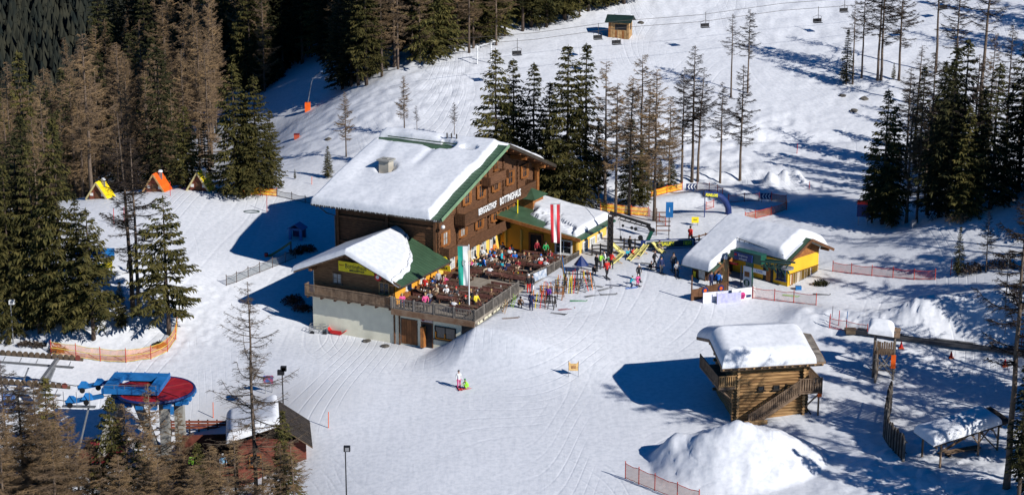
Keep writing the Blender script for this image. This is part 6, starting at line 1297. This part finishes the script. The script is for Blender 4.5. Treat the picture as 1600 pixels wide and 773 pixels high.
# ski school corner left of the kiosk
def build_corner():
    o = empty('wooden_counter', G(1108,464), radians(24), 'brown wooden counter with round signs in front of the kiosk porch', 'counter')
    for i in range(5): q = MB(); q.box(-1.9+i*.76,-.06,-.3,-1.9+i*.76+.73,.0,1.0+.08*i); q.build('panel', BEAM, o)
    for x in (-.5,1.2): q = MB(); q.tube([(x,-.11,.75),(x,-.062,.75)], .33, 14); c = q.build('round_sign', NAVY, o); q = MB(); q.tube([(x,-.13,.75),(x,-.112,.75)], .17, 12); q.build('sign_centre', ORANGE, c)
    q = MB(); q.tube([(-1.9,0,-.3),(-1.9,0,2.4)], .07, 6); q.tube([(2.0,0,-.3),(2.0,0,2.6)], .07, 6); q.build('post', BEAM, o)
    o = empty('lilac_banner', G(1128,474), radians(16), 'pair of lilac banners standing in the snow before the wooden counter', 'banner')
    q = MB(); q.box(-.5,-.03,-.1,1.9,.03,.95); q.build('front_cloth', mat('lilac_cloth', (.42,.42,.68), .7, .15, 3), o); q = MB(); q.box(-1.7,.5,.0,1.6,.56,1.05); q.build('rear_cloth', mat('lilac_print', (.55,.55,.68), .7, .3, 6, col2=(.75,.75,.8)), o)
    for x in (-.5,1.9): q = MB(); q.tube([(x,.06,-.3),(x,.06,1.1)], .04, 5); q.build('pole', STEEL, o)
    o = empty('white_banner', G(1161,468), radians(20), 'white banner with a pink figure left of the net fence', 'banner'); q = MB(); q.box(-1.2,-.03,-.1,1.25,.03,1.15); c = q.build('cloth', WHITE, o); q = MB(); q.tube([(-.1,-.045,.45),(-.1,-.032,.45)], .32, 10); q.box(-.25,-.045,.1,.1,-.032,.5); q.build('print', mat('magenta_print', (.60,.05,.22), .7), c); q = MB(); q.box(.3,-.045,.2,.8,-.032,.45); q.build('print', NAVY, c)
    o = empty('blue_chair', G(1170,447), radians(20), 'blue chair between the yellow kiosk wall and the white banner', 'chair'); q = MB(); q.box(-.3,-.3,.4,.3,.3,.48); q.build('seat', BLUEP, o); q = MB(); q.box(-.3,.25,.48,.3,.32,1.15); q.build('backrest', BLUEP, o)
    for x in (-.25,.25):
        for y in (-.25,.25): q = MB(); q.tube([(x,y,-.3),(x,y,.4)], .025, 5); q.build('leg', GREYS, o)
    o = empty('carved_figure', G(1133,441), 0, 'carved wooden figure with snow on its head under the porch gable', 'statue')
    q = MB(); q.tube([(0,0,-.3),(.05,0,.7),(-.03,.02,1.3),(.04,0,1.9),(0,0,2.4)], [.32,.28,.38,.30,.16], 9); q.build('body', WOODL, o); q = MB(); q.tube([(0,0,2.35),(.02,0,2.6),(0,0,2.75)], [.2,.18,.05], 8); q.build('snow_cap', SNOW, o); q = MB(); q.beam((-.1,-.1,1.5),(-.7,-.3,2.1),.12,.12); q.beam((.1,-.1,1.4),(.5,-.4,1.0),.12,.12); q.build('arm', WOODL, o)
    for k, (px, py, s) in enumerate(((1081,455,1.0),(1100,449,1.3))): 
        pass
    q = MB(); q.box(-.25,-.2,0,.3,.2,.35); tag(q.build('blue_bag', BLUEP, None, loc=G(1247,452)), 'blue and white bag on the snow below the hire skis', 'bag')
build_corner()
# chair lift over the upper slope
def build_chairlift():
    for k, (a, b, l) in enumerate(((cam_pt(700,72,240),cam_pt(1700,-34,262),'lower haul rope of the chair lift across the upper slope'),(cam_pt(700,62,247),cam_pt(1700,-46,269),'upper haul rope of the chair lift across the upper slope'))):
        a = Vector(a); b = Vector(b); pts = [a.lerp(b, t/16)-Vector((0,0,.35*sin(pi*t/4)**2)) for t in range(17)]; q = MB(); q.tube(pts, .025, 4, cap=False); tag(q.build('haul_rope', GUT), l, 'cable'); CAB.append((a, b))
    proto = None
    lab = {808:'chair lift chair left of the tall spruce clump',935:'empty chair left of the pair below the timber booth',964:'empty chair directly under the timber booth',1102:'empty chair right of the timber booth, alone on the rope',1279:'empty chair left of the narrow spruce on the slope',1320:'empty chair just above the narrow spruce on the slope',1476:'chair at the top edge right of the bare trunks',1502:'rightmost chair at the top edge of the slope'}
    for i, px in enumerate((808,935,964,1102,1279,1320,1476,1502)):
        a, b = CAB[i%2]; best = min(range(401), key=lambda t: abs(PX(a.lerp(b, t/400))[0]-px)); c = a.lerp(b, best/400)-Vector((0,0,.1))
        if proto is None:
            o = empty('lift_chair', c, radians(20)); q = MB(); q.tube([(0,0,.1),(0,0,-.8),(.05,0,-1.6)], .035, 5); q.build('hanger', GUT, o); q = MB(); q.box(-.6,-.25,-2.05,.6,.25,-1.98); q.build('seat', BLACK, o); q = MB(); q.box(-.6,.22,-1.95,.6,.27,-1.5); q.build('backrest', BLACK, o)
            q = MB(); q.tube([(-.6,.2,-2.0),(-.62,.2,-1.25),(0,.0,-1.0),(.62,.2,-1.25),(.6,.2,-2.0)], .025, 5); q.build('frame', GUT, o); q = MB(); q.tube([(-.5,-.3,-1.75),(.5,-.3,-1.75)], .02, 4); q.build('safety_bar', GUT, o); proto = o
        else: o = copy_tree(proto); o.location = c
        tag(o, lab[px], 'chair lift chair', 'chairs of the chair lift')
    p = G(753,100); o = empty('lift_portal', p, 0, 'small pale steel frame at the edge of the upper wood', 'frame')
    q = MB(); q.tube([(-.6,0,-.5),(-.6,0,2.4)], .08, 6); q.tube([(1.2,0,-.5),(1.2,0,2.9)], .08, 6); q.build('upright', WHITE, o); q = MB(); q.tube([(-.8,0,2.2),(1.8,0,3.0)], .07, 6); q.build('top_bar', WHITE, o)
CAB = []
build_chairlift()
# ---------------------------------------------------------------- people
SKIN = mat('skin', (.55,.32,.22), .6, .12, 5)
CC = {'black':(.02,.02,.022),'navy':(.02,.03,.09),'dark grey':(.07,.07,.075),'light grey':(.38,.38,.40),'white':(.75,.75,.75),'red':(.60,.03,.025),'dark red':(.25,.02,.03),'pink':(.75,.10,.28),'orange':(.80,.24,.03),'yellow':(.80,.62,.04),'lime green':(.35,.75,.06),'green':(.03,.30,.09),'turquoise':(.03,.42,.52),'blue':(.02,.17,.60),'pale blue':(.25,.50,.72),'purple':(.16,.04,.32),'beige':(.52,.42,.30),'brown':(.16,.09,.05)}
CM = {k: mat('cloth_'+k.replace(' ','_'), v, .85, .12, 6) for k, v in CC.items()}
HAIRC = {'brown hair':mat('brown_hair',(.07,.035,.018),.8,.2,8),'fair hair':mat('fair_hair',(.42,.28,.12),.8,.2,8),'dark hair':mat('dark_hair',(.015,.012,.01),.7,.2,8),'white helmet':WHITE,'black helmet':BLACK,'red hat':CM['red'],'grey hat':CM['dark grey'],'green hat':CM['green'],'blue hat':CM['blue']}
POSES = {
 'stand': dict(pel=(0,0,.95),ch=(0,-.01,1.28),nk=(0,0,1.50),hd=(0,-.02,1.60),ht=(0,-.01,1.76),sh=.19,eL=(-.27,.02,1.15),hL=(-.27,-.10,.92),eR=(.27,.02,1.15),hR=(.28,-.08,.90),kL=(-.11,-.03,.50),aL=(-.12,.02,.09),kR=(.11,-.02,.50),aR=(.13,.03,.09)),
 'lean': dict(pel=(0,.06,.93),ch=(0,-.03,1.25),nk=(0,-.06,1.46),hd=(0,-.12,1.56),ht=(0,-.13,1.71),sh=.19,eL=(-.30,-.12,1.12),hL=(-.24,-.36,1.05),eR=(.30,-.10,1.12),hR=(.22,-.36,1.02),kL=(-.14,-.08,.50),aL=(-.15,.0,.09),kR=(.14,-.02,.50),aR=(.15,.08,.09)),
 'walk': dict(pel=(0,0,.93),ch=(0,-.03,1.26),nk=(0,-.03,1.48),hd=(0,-.06,1.58),ht=(0,-.05,1.74),sh=.19,eL=(-.26,.12,1.16),hL=(-.25,.02,.94),eR=(.26,-.12,1.16),hR=(.24,-.30,1.02),kL=(-.10,-.22,.52),aL=(-.10,-.24,.09),kR=(.10,.05,.48),aR=(.10,.32,.13)),
 'sit': dict(pel=(0,.02,.54),ch=(0,-.03,.85),nk=(0,-.05,1.06),hd=(0,-.09,1.16),ht=(0,-.09,1.32),sh=.19,eL=(-.26,-.16,.86),hL=(-.16,-.40,.84),eR=(.26,-.14,.86),hR=(.15,-.42,.84),kL=(-.13,-.44,.52),aL=(-.14,-.42,.09),kR=(.13,-.42,.52),aR=(.14,-.38,.09)),
 'crouch': dict(pel=(0,.10,.34),ch=(0,-.05,.62),nk=(0,-.12,.80),hd=(0,-.18,.90),ht=(0,-.19,1.05),sh=.18,eL=(-.27,-.22,.60),hL=(-.18,-.42,.48),eR=(.27,-.2,.60),hR=(.16,-.44,.46),kL=(-.16,-.28,.46),aL=(-.15,-.06,.08),kR=(.16,-.26,.44),aR=(.15,-.04,.08)),
 'ski': dict(pel=(0,.10,.80),ch=(0,-.06,1.10),nk=(0,-.13,1.30),hd=(0,-.19,1.40),ht=(0,-.20,1.55),sh=.19,eL=(-.32,-.16,1.02),hL=(-.28,-.38,.98),eR=(.32,-.14,1.02),hR=(.28,-.38,.96),kL=(-.13,-.16,.46),aL=(-.13,.02,.09),kR=(.13,-.16,.46),aR=(.13,.02,.09)),
}
def body_mesh(name, P):
    V_ = []; E_ = []; Rr = []; cls = []
    def nd(p, r): V_.append(Vector(p)); Rr.append(r); return len(V_)-1
    def ed(a, b, c): E_.append((a, b)); cls.append(c)
    pel = nd(P['pel'], .16); ch = nd(P['ch'], .175); nk = nd(P['nk'], .062); hd = nd(P['hd'], .085); ht = nd(P['ht'], .075)
    ed(pel, ch, 1); ed(ch, nk, 1); ed(nk, hd, 0); ed(hd, ht, 0)
    for s, e, h in ((-1,'eL','hL'),(1,'eR','hR')):
        shp = Vector(P['nk'])*.72+Vector(P['ch'])*.28+Vector((s*P['sh'],0,0)); a = nd(shp, .085); b = nd(P[e], .058); hv = Vector(P[h]); c = nd(hv, .040); dd = (hv-Vector(P[e])).normalized(); d = nd(hv+dd*.07, .038)
        ed(ch, a, 1); ed(a, b, 1); ed(b, c, 1); ed(c, d, 0)
    for s, k, an in ((-1,'kL','aL'),(1,'kR','aR')):
        hp = nd(Vector(P['pel'])+Vector((s*.10,-.0,-.06)), .12); b = nd(P[k], .075); c = nd(P[an], .052); t = nd(Vector(P[an])+Vector((0,-.17,-.04)), .045)
        ed(pel, hp, 2); ed(hp, b, 2); ed(b, c, 2); ed(c, t, 3)
    me = bpy.data.meshes.new(name+'_tmp'); me.from_pydata(V_, E_, []); o = bpy.data.objects.new('tmp', me); COL.objects.link(o)
    sk_ = o.modifiers.new('s', 'SKIN'); sk_.use_smooth_shade = True; o.modifiers.new('d', 'SUBSURF').levels = 1
    for i, v in enumerate(me.skin_vertices[0].data): v.radius = (Rr[i], Rr[i]); v.use_root = (i == 0)
    dg = bpy.context.evaluated_depsgraph_get(); out = bpy.data.meshes.new_from_object(o.evaluated_get(dg)); bpy.data.objects.remove(o)
    out.name = name
    bm = bmesh.new(); bm.from_mesh(out); bm.faces.ensure_lookup_table(); mi = []
    def segd(p, a, b): ab = b-a; t = max(0, min(1, (p-a).dot(ab)/max(ab.length_squared,1e-9))); return (p-a-ab*t).length
    for f in bm.faces:
        p = f.calc_center_median(); d = [segd(p, V_[a], V_[b])-.5*min(Rr[a], Rr[b]) for a, b in E_]; f.material_index = cls[d.index(min(d))]; f.smooth = True
    def cone(p, q, r):
        p = Vector(p); q = Vector(q); d = (q-p).normalized(); u = d.cross(Vector((.3,.2,1))).normalized(); w_ = d.cross(u); vs = [bm.verts.new(p+(u*cos(t)+w_*sin(t))*r) for t in (0,2.1,4.2)]+[bm.verts.new(q+(u*cos(t)+w_*sin(t))*r*.6) for t in (0,2.1,4.2)]
        for i in range(3): bm.faces.new((vs[i],vs[(i+1)%3],vs[3+(i+1)%3],vs[3+i]))
        bm.faces.new(vs[3:])
    for e, h, s in (('eL','hL',-1),('eR','hR',1)):                  # five fingers, unequal and bent
        hv = Vector(P[h]); dd = (hv-Vector(P[e])).normalized(); sd = Vector((1,0,0)) if abs(dd.x) < .8 else Vector((0,1,0)); sd = (sd-dd*sd.dot(dd)).normalized(); b = hv+dd*.085
        for k, L in enumerate((.055,.068,.062,.05)): c = b+sd*(k-1.5)*.019; m_ = c+dd*L*.6; cone(c, m_, .009); cone(m_, m_+dd*L*.3+Vector((0,0,-L*.3)), .008)
        cone(hv+dd*.03-sd*.03*s, hv+dd*.07-sd*.065*s, .010)
    hd_ = Vector(P['hd']); cone(hd_+Vector((0,-.075,.06)), hd_+Vector((0,-.115,.04)), .016)
    out.materials.clear()
    for m in (SKIN, CM['blue'], CM['black'], BLACK): out.materials.append(m)
    bm.to_mesh(out); bm.free()
    # hair or helmet shell
    bm = bmesh.new(); bmesh.ops.create_uvsphere(bm, u_segments=12, v_segments=8, radius=.118); c = (Vector(P['hd'])+Vector(P['ht']))/2+Vector((0,.018,.035))
    for v in list(bm.verts):
        if v.co.z < -.02 and v.co.y < .02: bm.verts.remove(v)
    for v in bm.verts: v.co.z *= 1.08; v.co += c
    hm = bpy.data.meshes.new('hair'); bm.to_mesh(hm); bm.free(); hm.materials.append(BLACK)
    for p_ in hm.polygons: p_.use_smooth = True
    return out, hm
PM = {k: body_mesh('person_'+k, v) for k, v in POSES.items()}
def person(pose, loc, rz, s, jac, trs, hair, label, group=None, boots=None):
    b, h = PM[pose]; o = link('person', b, None, loc, (0,0,rz)); o.scale = (s,s,s); tag(o, label, 'person', group)
    for i, m in ((0,SKIN),(1,CM[jac]),(2,CM[trs]),(3,boots or BLACK)): o.material_slots[i].link = 'OBJECT'; o.material_slots[i].material = m
    hh = link('helmet' if 'helmet' in hair else 'hat' if 'hat' in hair else 'hair', h, o); hh.material_slots[0].link = 'OBJECT'; hh.material_slots[0].material = HAIRC[hair]
    return o
def skis(loc, rz, m, label, s=1.0, group=None, flat=True, tilt=0):
    o = empty('pair_of_skis', loc, rz, label, 'skis', group)
    for x in (-.12,.12):
        q = MB(); q.slab([[(x-.045,-.9*s,.13),(x+.045,-.9*s,.13)],[(x-.045,-.75*s,.04),(x+.045,-.75*s,.04)],[(x-.04,.75*s,.03),(x+.04,.75*s,.03)]], .02); q.build('ski', m, o)
    if tilt: o.rotation_euler = (tilt,0,rz)
    return o
PL = [ # px, py, pose, turn, size, jacket, trousers, hair, label, skis colour
 (830,485,'stand',2.6,1.03,'navy','navy','dark hair','person in dark blue standing alone at the foot of the terrace fence',None),
 (812,480,'crouch',.5,1.0,'brown','black','dark hair','person crouching on the snow beside the terrace fence corner',None),
 (857,474,'lean',-.4,1.0,'purple','black','fair hair','person in a purple jacket bending at the front ski rack',None),
 (826,458,'stand',.2,1.05,'black','red','white helmet','person in bright red trousers at the gap in the terrace fence',None),
 (832,457,'stand',-.8,1.0,'dark grey','white','dark hair','person in white trousers at the gap in the terrace fence',None),
 (948,434,'walk',.3,1.05,'red','black','dark hair','person in a red jacket and black trousers walking on the snow near the racks','black'),
 (955,420,'lean',2.4,1.0,'red','black','dark hair','person in red bending behind the walker in the red jacket',None),
 (932,424,'stand',2.2,1.0,'black','black','black helmet','person all in black at the corner of the dining wing',None),
 (938,420,'lean',1.0,.95,'lime green','dark grey','grey hat','person in a lime green jacket beside the one all in black',None),
 (944,418,'stand',-1.2,.97,'white','black','dark hair','person in a white jacket among the group at the wing corner',None),
 (928,428,'crouch',.2,.9,'black','black','black helmet','person in black kneeling at the plinth of the dining wing',None),
 (986,450,'ski',1.9,.76,'turquoise','navy','grey hat','small child in turquoise on skis left of the kiosk shadow','blue'),
 (996,446,'ski',.4,.72,'pink','pink','white helmet','small child in a pink ski suit with white helmet','black'),
 (998,438,'stand',.2,.92,'black','black','white helmet','person in black with a white helmet behind the child in pink','black'),
 (1022,418,'walk',1.2,1.0,'black','black','black helmet','dark figure stepping in the upper left of the kiosk shadow','black'),
 (1016,421,'crouch',1.0,.8,'black','black','black helmet','low dark figure at the left of the kiosk shadow','black'),
 (1033,427,'stand',.6,.95,'navy','dark grey','dark hair','dark figure standing in the middle of the kiosk shadow','black'),
 (1052,424,'stand',.2,1.05,'dark grey','black','dark hair','tall dark figure behind the grey jacket in the kiosk shadow','black'),
 (1057,432,'ski',.3,1.02,'light grey','black','grey hat','skier in a grey jacket in the kiosk shadow','black'),
 (1078,381,'walk',2.6,1.05,'red','black','dark hair','person in a long red jacket walking by the brown rail fence',None),
 (988,402,'crouch',.8,1.0,'red','black','dark hair','guest in red reclining in front of the sponsor banner',None),
 (981,402,'crouch',.2,.9,'turquoise','navy','fair hair','guest in turquoise sitting beside the reclining guest in red',None),
 (984,393,'stand',2.4,.9,'black','black','dark hair','dark dressed guest standing between the deck chairs',None),
 (1028,392,'crouch',1.0,1.0,'dark grey','beige','brown hair','guest in grey bending at the right deck chair',None),
 (717,606,'stand',.3,.92,'white','pink','grey hat','person in a white jacket and pink trousers on the open piste','red'),
 (729,607,'crouch',-1.2,.86,'lime green','lime green','green hat','child in a bright green suit crouching on the open piste','red'),
 (201,426,'ski',2.0,.9,'black','black','black helmet','black and white skier right of the climbing frame','black'),
 (1102,462,'crouch',.6,1.0,'navy','black','dark hair','dark dressed person crouching at the brown counter',None),
 (1122,452,'stand',2.8,1.0,'blue','black','dark hair','person in blue standing beside the carved figure',None),
 (1111,452,'stand',.4,1.0,'navy','navy','brown hair','person in navy under the porch roof of the kiosk',None),
 (546,212,'crouch',0,.1,'red','black','dark hair','',None),
]
for px, py, pose, rz, s, j, t, h, l, sk_ in PL:
    if not l: continue
    p = G(px, py); person(pose, p, rz, s, j, t, h, l)
    if sk_: skis(p+Vector((0,0,.01)), rz, CM[sk_] if sk_ in CM else BLACK, 'pair of skis under the '+l.split(' with ')[0][:200] if len(l.split()) < 10 else 'pair of skis under the '+' '.join(l.split(' ')[:9]), s)
# guests on the low deck at the lower left
for k, (x, y, pose, rz, j, t, h, l) in enumerate(((-2.6,-.6,'stand',.3,'lime green','black','black helmet','person in a lime green jacket on the dark red deck, leftmost'),(-.1,-.8,'lean',.4,'pale blue','black','white helmet','person in a pale blue jacket on the dark red deck'),(.9,-.9,'stand',-.3,'white','dark grey','grey hat','person in white on the dark red deck'),(1.8,-.5,'lean',.9,'pink','black','dark hair','person in pink on the dark red deck, rightmost'))):
    p = GDECK.matrix_world; a = GDECK.rotation_euler[2]; L_ = GDECK.location; person(pose, (L_.x+x*cos(a)-y*sin(a), L_.y+x*sin(a)+y*cos(a), L_.z+1.055), rz, 1.02, j, t, h, l)
# ---------------------------------------------------------------- terrace furniture and guests
TABW = mat('table_boards', (.075,.042,.028), .6, .25, 3, .2, col2=(.15,.09,.058)); BENR = mat('bench_boards', (.16,.065,.048), .6, .25, 3, .2, col2=(.28,.13,.10))
def table_proto():
    o = empty('beer_table'); 
    for i in range(3): q = MB(); q.box(-1.1,-.36+i*.245,.72,1.1,-.36+i*.245+.225,.76); q.build('table_board', TABW, o)
    for x in (-.8,.8): q = MB(); q.beam((x,-.28,0),(x,.28,.70),.05,.05); q.beam((x,.28,0),(x,-.28,.70),.05,.05); q.build('leg', TABW, o)
    return o
def bench_proto():
    o = empty('bench'); q = MB(); q.box(-1.1,-.15,.42,1.1,.15,.46); q.build('seat', BENR, o); q = MB(); q.box(-1.1,.17,.60,1.1,.20,.85); q.build('backrest', BENR, o)
    for x in (-.8,.8): q = MB(); q.box(x-.03,-.14,0,x+.03,.14,.42); q.box(x-.03,.14,0,x+.03,.17,.8); q.build('leg', TABW, o)
    return o
TB, BB = table_proto(), bench_proto(); firstT = [True, True]
rows = [1.0, 3.2, 5.4, 7.6, 9.9, 12.3, 14.5, 16.7, 18.9]; cols = [(10.7,'by the house wall'),(13.3,'in the middle'),(15.8,'along the right fence')]
rown = ['front','second','third','fourth','fifth','sixth','seventh','eighth','rearmost']
GP = random.Random(11); used = set(); HK = list(HAIRC)[:3]*3+['grey hat','red hat','blue hat','white helmet']; JK = [k for k in CC]
JW = ['black','black','black','navy','navy','dark grey','dark grey','white','white','light grey','red','dark red','pink','beige','beige','brown','brown','turquoise','green','blue','black','dark grey','white']
def combo():
    for _ in range(400):
        c = (GP.choice(JW), GP.choice(['black','navy','dark grey','beige','red','light grey','brown']), GP.choice(HK))
        if c not in used: used.add(c); return c
for ri, b in enumerate(rows):
    for ci, (a, cn) in enumerate(cols):
        if (ri == 4 and ci > 0) or (ri, ci) in ((3,1),(0,1),(6,2)): continue                             # the free passage across the terrace
        if ri < 2 and ci == 0 and ri == 0: a += .4
        a = a+GP.uniform(-.12,.12)+(.25 if ri > 3 else .0); bb = b+GP.uniform(-.1,.1); rz = HROT+GP.uniform(-.06,.06)
        W_ = H2W(a, bb, 3.705)
        if firstT[0]: t = TB; firstT[0] = False
        else: t = copy_tree(TB)
        t.location = W_; t.rotation_euler = (0,0,rz); tag(t, f'brown beer table {cn}, {rown[ri]} row of the terrace', 'table', 'tables on the terrace')
        dens = [.15,.25,.2,.28,.18,.42,.58,.62,.34][ri]*[1.15,.9,.95][ci]
        for s in (-1, 1):
            if firstT[1]: n_ = BB; firstT[1] = False
            else: n_ = copy_tree(BB)
            off = Vector((-sin(rz)*s*.68, cos(rz)*s*.68, 0)); n_.location = W_+off; n_.rotation_euler = (0,0,rz+(0 if s > 0 else pi))
            side = 'far' if s > 0 else 'near'
            tag(n_, f'{side} bench at the {rown[ri]} row table {cn} of the terrace', 'bench', 'benches on the terrace')
            for x in (-.75,-.25,.28,.8):
                if GP.random() > dens: continue
                j, tr, h = combo(); p = W_+off+Vector((cos(rz)*x, sin(rz)*x, 0)); p.z = 3.705
                person('sit', p, rz+(0 if s > 0 else pi)+GP.uniform(-.3,.3), GP.uniform(.94,1.04), j, tr, h, f'guest with {h}, {j} top and {tr} trousers sitting on the terrace', 'guests sitting on the terrace')
        for k in range(3):
            if GP.random() < .5: q = MB(); x = GP.uniform(-.9,.9); y = GP.uniform(-.2,.2); q.tube([(x,y,.765),(x,y,.90)], .04, 7); g_ = q.build('drinking_glass', GP.choice([YELS, WHITE, TEXTR, GLASS]), None, loc=W_, rot=(0,0,rz)); tag(g_, f'glass on the {rown[ri]} row table {cn} of the terrace', 'glass', 'glasses on the terrace tables')
for a, b, pose, rz, j, t, h, l in ((11.6,12.9,'stand',2.0,'blue','navy','dark hair','person in a bright blue jacket seen from behind standing between the terrace tables'),(10.0,6.6,'stand',.5,'light grey','black','fair hair','person in a grey top standing on the terrace near the orange counter'),(11.9,8.6,'walk',1.2,'black','black','dark hair','waiter dressed in black walking across the free passage of the terrace'),
   (9.9,4.2,'stand',-.4,'red','dark grey','dark hair','person in red standing at the orange counter of the annex'),(12.4,-.2,'lean',.3,'pink','black','fair hair','person in pink leaning at the front terrace railing'),(9.9,-.1,'sit',.1,'pink','navy','fair hair','person in pink sitting at the left end of the terrace railing'),(14.6,20.6,'lean',.2,'green','black','dark hair','person in green beside the window of the dining wing'),
   (13.6,20.7,'stand',.4,'dark red','black','brown hair','person in dark red beside the door of the dining wing'),(12.2,15.6,'stand',1.4,'turquoise','navy','fair hair','person in turquoise standing in the crowded rear of the terrace'),(9.9,15.8,'stand',2.8,'white','beige','brown hair','person in white standing by the yellow wall of the guesthouse'),(10.0,18.2,'lean',1.0,'orange','dark grey','dark hair','person in orange standing by the yellow wall of the guesthouse'),
   (9.95,11.9,'stand',.2,'beige','brown','fair hair','person in beige standing at the wood panelled entrance'),(16.5,2.0,'lean',.7,'yellow','black','grey hat','person in yellow beside the green and white flag')):
    person(pose, H2W(a, b, 3.705), rz, 1.0, j, t, h, l)
# ---------------------------------------------------------------- flags
def flag(a, b, z0, top, strips, label, w_, L, plabel):
    P = H2W(a, b, z0); o = empty('flag_pole', P, 0, plabel, 'flag pole'); q = MB(); q.tube([(0,0,0),(0,0,top)], [.06,.045], 8); q.build('pole', WHITE, o); q = MB(); q.tube([(.02,0,top-.12),(-w_-.05,0,top-.10)], .025, 5); q.build('yard', STEEL, o)
    f = empty('flag', P+Vector((0,0,0)), 0, label, 'flag'); n = len(strips)
    for i, m in enumerate(strips):
        g = []
        for k in range(19):
            t = k/18; row = []
            for j in range(5): u = (i+j/4)/n; x = -.08-u*w_*(1-.10*t); y = -.03+.10*sin(u*9+t*5)*t+.05*sin(t*11); row.append((x, y, top-.16-L*t-.06*sin(u*7)*t))
            g.append(row)
        q = MB(); q.sheet(g); q.build('stripe', m, f, smooth=True)
    return f
f1 = flag(16.25,1.2,3.7,6.5,[WHITE, mat('flag_green',(.02,.30,.22),.8,.1,2)],'long green and white flag with a crest hanging over the terrace corner',.95,3.7,'white flag pole at the front corner of the terrace')
q = MB(); q.tube([(-.45,-.10,4.9),(-.45,-.07,4.9)], .17, 10); q.add([(-.6,-.11,4.95),(-.3,-.11,4.95),(-.32,-.11,4.6),(-.45,-.11,4.45),(-.58,-.11,4.6)], [(0,1,2,3,4)]); q.build('crest', mat('crest_grey', (.25,.30,.28), .7, .4, 9), f1)
flag(17.3,18.4,3.7,6.6,[mat('flag_red',(.60,.04,.05),.8,.1,2), WHITE, mat('flag_red',())],'tall red white red banner hanging in front of the dining wing',.95,3.9,'thin flag pole by the fence before the dining wing')
# ---------------------------------------------------------------- ski racks and gear outside the fence
def rack(px, py, rz, m, n, L, label, tw=1.0):
    o = empty('ski_rack', G(px, py), rz, label, 'ski rack'); cols_ = ['black','red','white','black','yellow','dark grey','orange','navy','dark grey','light grey','brown']
    for x in (-L/2, L/2): 
        q = MB(); q.beam((x,-.5,-.1),(x,0,1.15),.08,.08); q.beam((x,.5,-.1),(x,0,1.15),.08,.08); q.build('leg', m, o)
    for y, z in ((0,1.15),(-.22,.6),(.22,.6)): q = MB(); q.beam((-L/2-.1,y,z),(L/2+.1,y,z),.08,.08); q.build('bar', m, o)
    for i in range(n):
        x = -L/2+.1+(L-.2)*i/n+GP.uniform(-.03,.03); s = GP.choice((-1,1)); h = GP.uniform(1.3,1.75); q = MB(); q.beam((x,s*.42,.0),(x+GP.uniform(-.1,.1),s*-.05,h),.07,.03,up=(0,1,0)); q.build('ski', CM[GP.choice(cols_)], o)
    return o
rack(848,480,HROT+.15,WOODK,9,2.4,'black ski rack nearest the crouching person by the fence'); rack(862,466,HROT+.2,WOODO,11,2.2,'orange brown ski rack behind the person in purple'); rack(886,456,HROT+.3,WOODB,13,2.2,'crowded brown ski rack in the middle of the gear outside the fence'); rack(904,446,HROT+.3,WOODK,12,2.6,'dark ski rack nearest the dining wing'); rack(918,452,HROT+1.2,STEEL,4,1.4,'short grey ski rack right of the other racks')
for k,(px,py,rz,c,l) in enumerate(((872,490,1.2,'black','black skis thrown on the snow below the front rack'),(884,483,1.9,'dark red','dark red skis lying right of the front rack'),(903,470,1.5,'green','green skis lying below the crowded brown rack'),(925,462,2.0,'black','black skis lying right of the brown rack'),(930,447,1.1,'dark grey','grey skis lying right of the dark rack near the wing'),(944,452,2.2,'black','black skis lying in front of the walker in red'),(958,446,1.3,'navy','navy skis lying right of the walker in red'),(797,497,1.8,'brown','brown skis half sunk at the foot of the terrace fence'),(950,460,1.7,'dark grey','grey skis lying lowest right of the racks'),(1012,412,1.2,'black','black skis at the upper left edge of the kiosk shadow'),(1235,462,1.2,'lime green','green skis on the snow at the kiosk net'),(1283,460,1.4,'black','black skis lying right of the kiosk corner'))):
    skis(G(px,py), rz, CM[c], l, 1.0)
def sledge(px, py, rz, m, label, tilt=1.25):
    o = empty('wooden_sledge', G(px, py), rz, label, 'sledge'); o.rotation_euler = (tilt,0,rz)
    for x in (-.2,.2): q = MB(); q.tube([(x,0,.0),(x,1.0,.0),(x,1.25,.18)], .03, 5); q.build('runner', m, o)
    for i in range(4): q = MB(); y = .15+i*.25; q.box(-.22,y,.2,.22,y+.08,.24); q.build('slat', m, o); 
    for y in (.2,.9):
        for x in (-.18,.18): q = MB(); q.tube([(x,y,0),(x,y,.2)], .02, 5); q.build('strut', m, o)
sledge(787,489,-1.1,WOODL,'light wooden sledge leaning on the terrace fence, left of two'); sledge(800,480,-1.1,mat('green_sledge',(.25,.40,.06),.6),'greenish sledge leaning on the terrace fence, right of two')
def umbrella():
    o = empty('closed_umbrella', G(908,424), 0, 'dark navy pointed parasol by the dining wing plinth', 'umbrella'); q = MB(); q.tube([(0,0,-.2),(0,0,1.0)], .04, 6); q.build('pole', WOODB, o); q = MB(); q.tube([(0,0,.7),(0,0,1.6)], [.75,.06], 8); q.build('canopy', NAVY, o)
umbrella()
for k,(px,py) in enumerate(((878,421),(880,423))):
    o = empty('long_board', G(px+4,py+14), HROT+1.2, ['tall light board leaning on the fence below the red white red banner','second tall board leaning on the fence below the banner'][k], 'board'); q = MB(); q.beam((0,0,-.1),(-.35,.2,2.4),.12,.05); q.build('plank', WOODL if k == 0 else BLUEP, o)
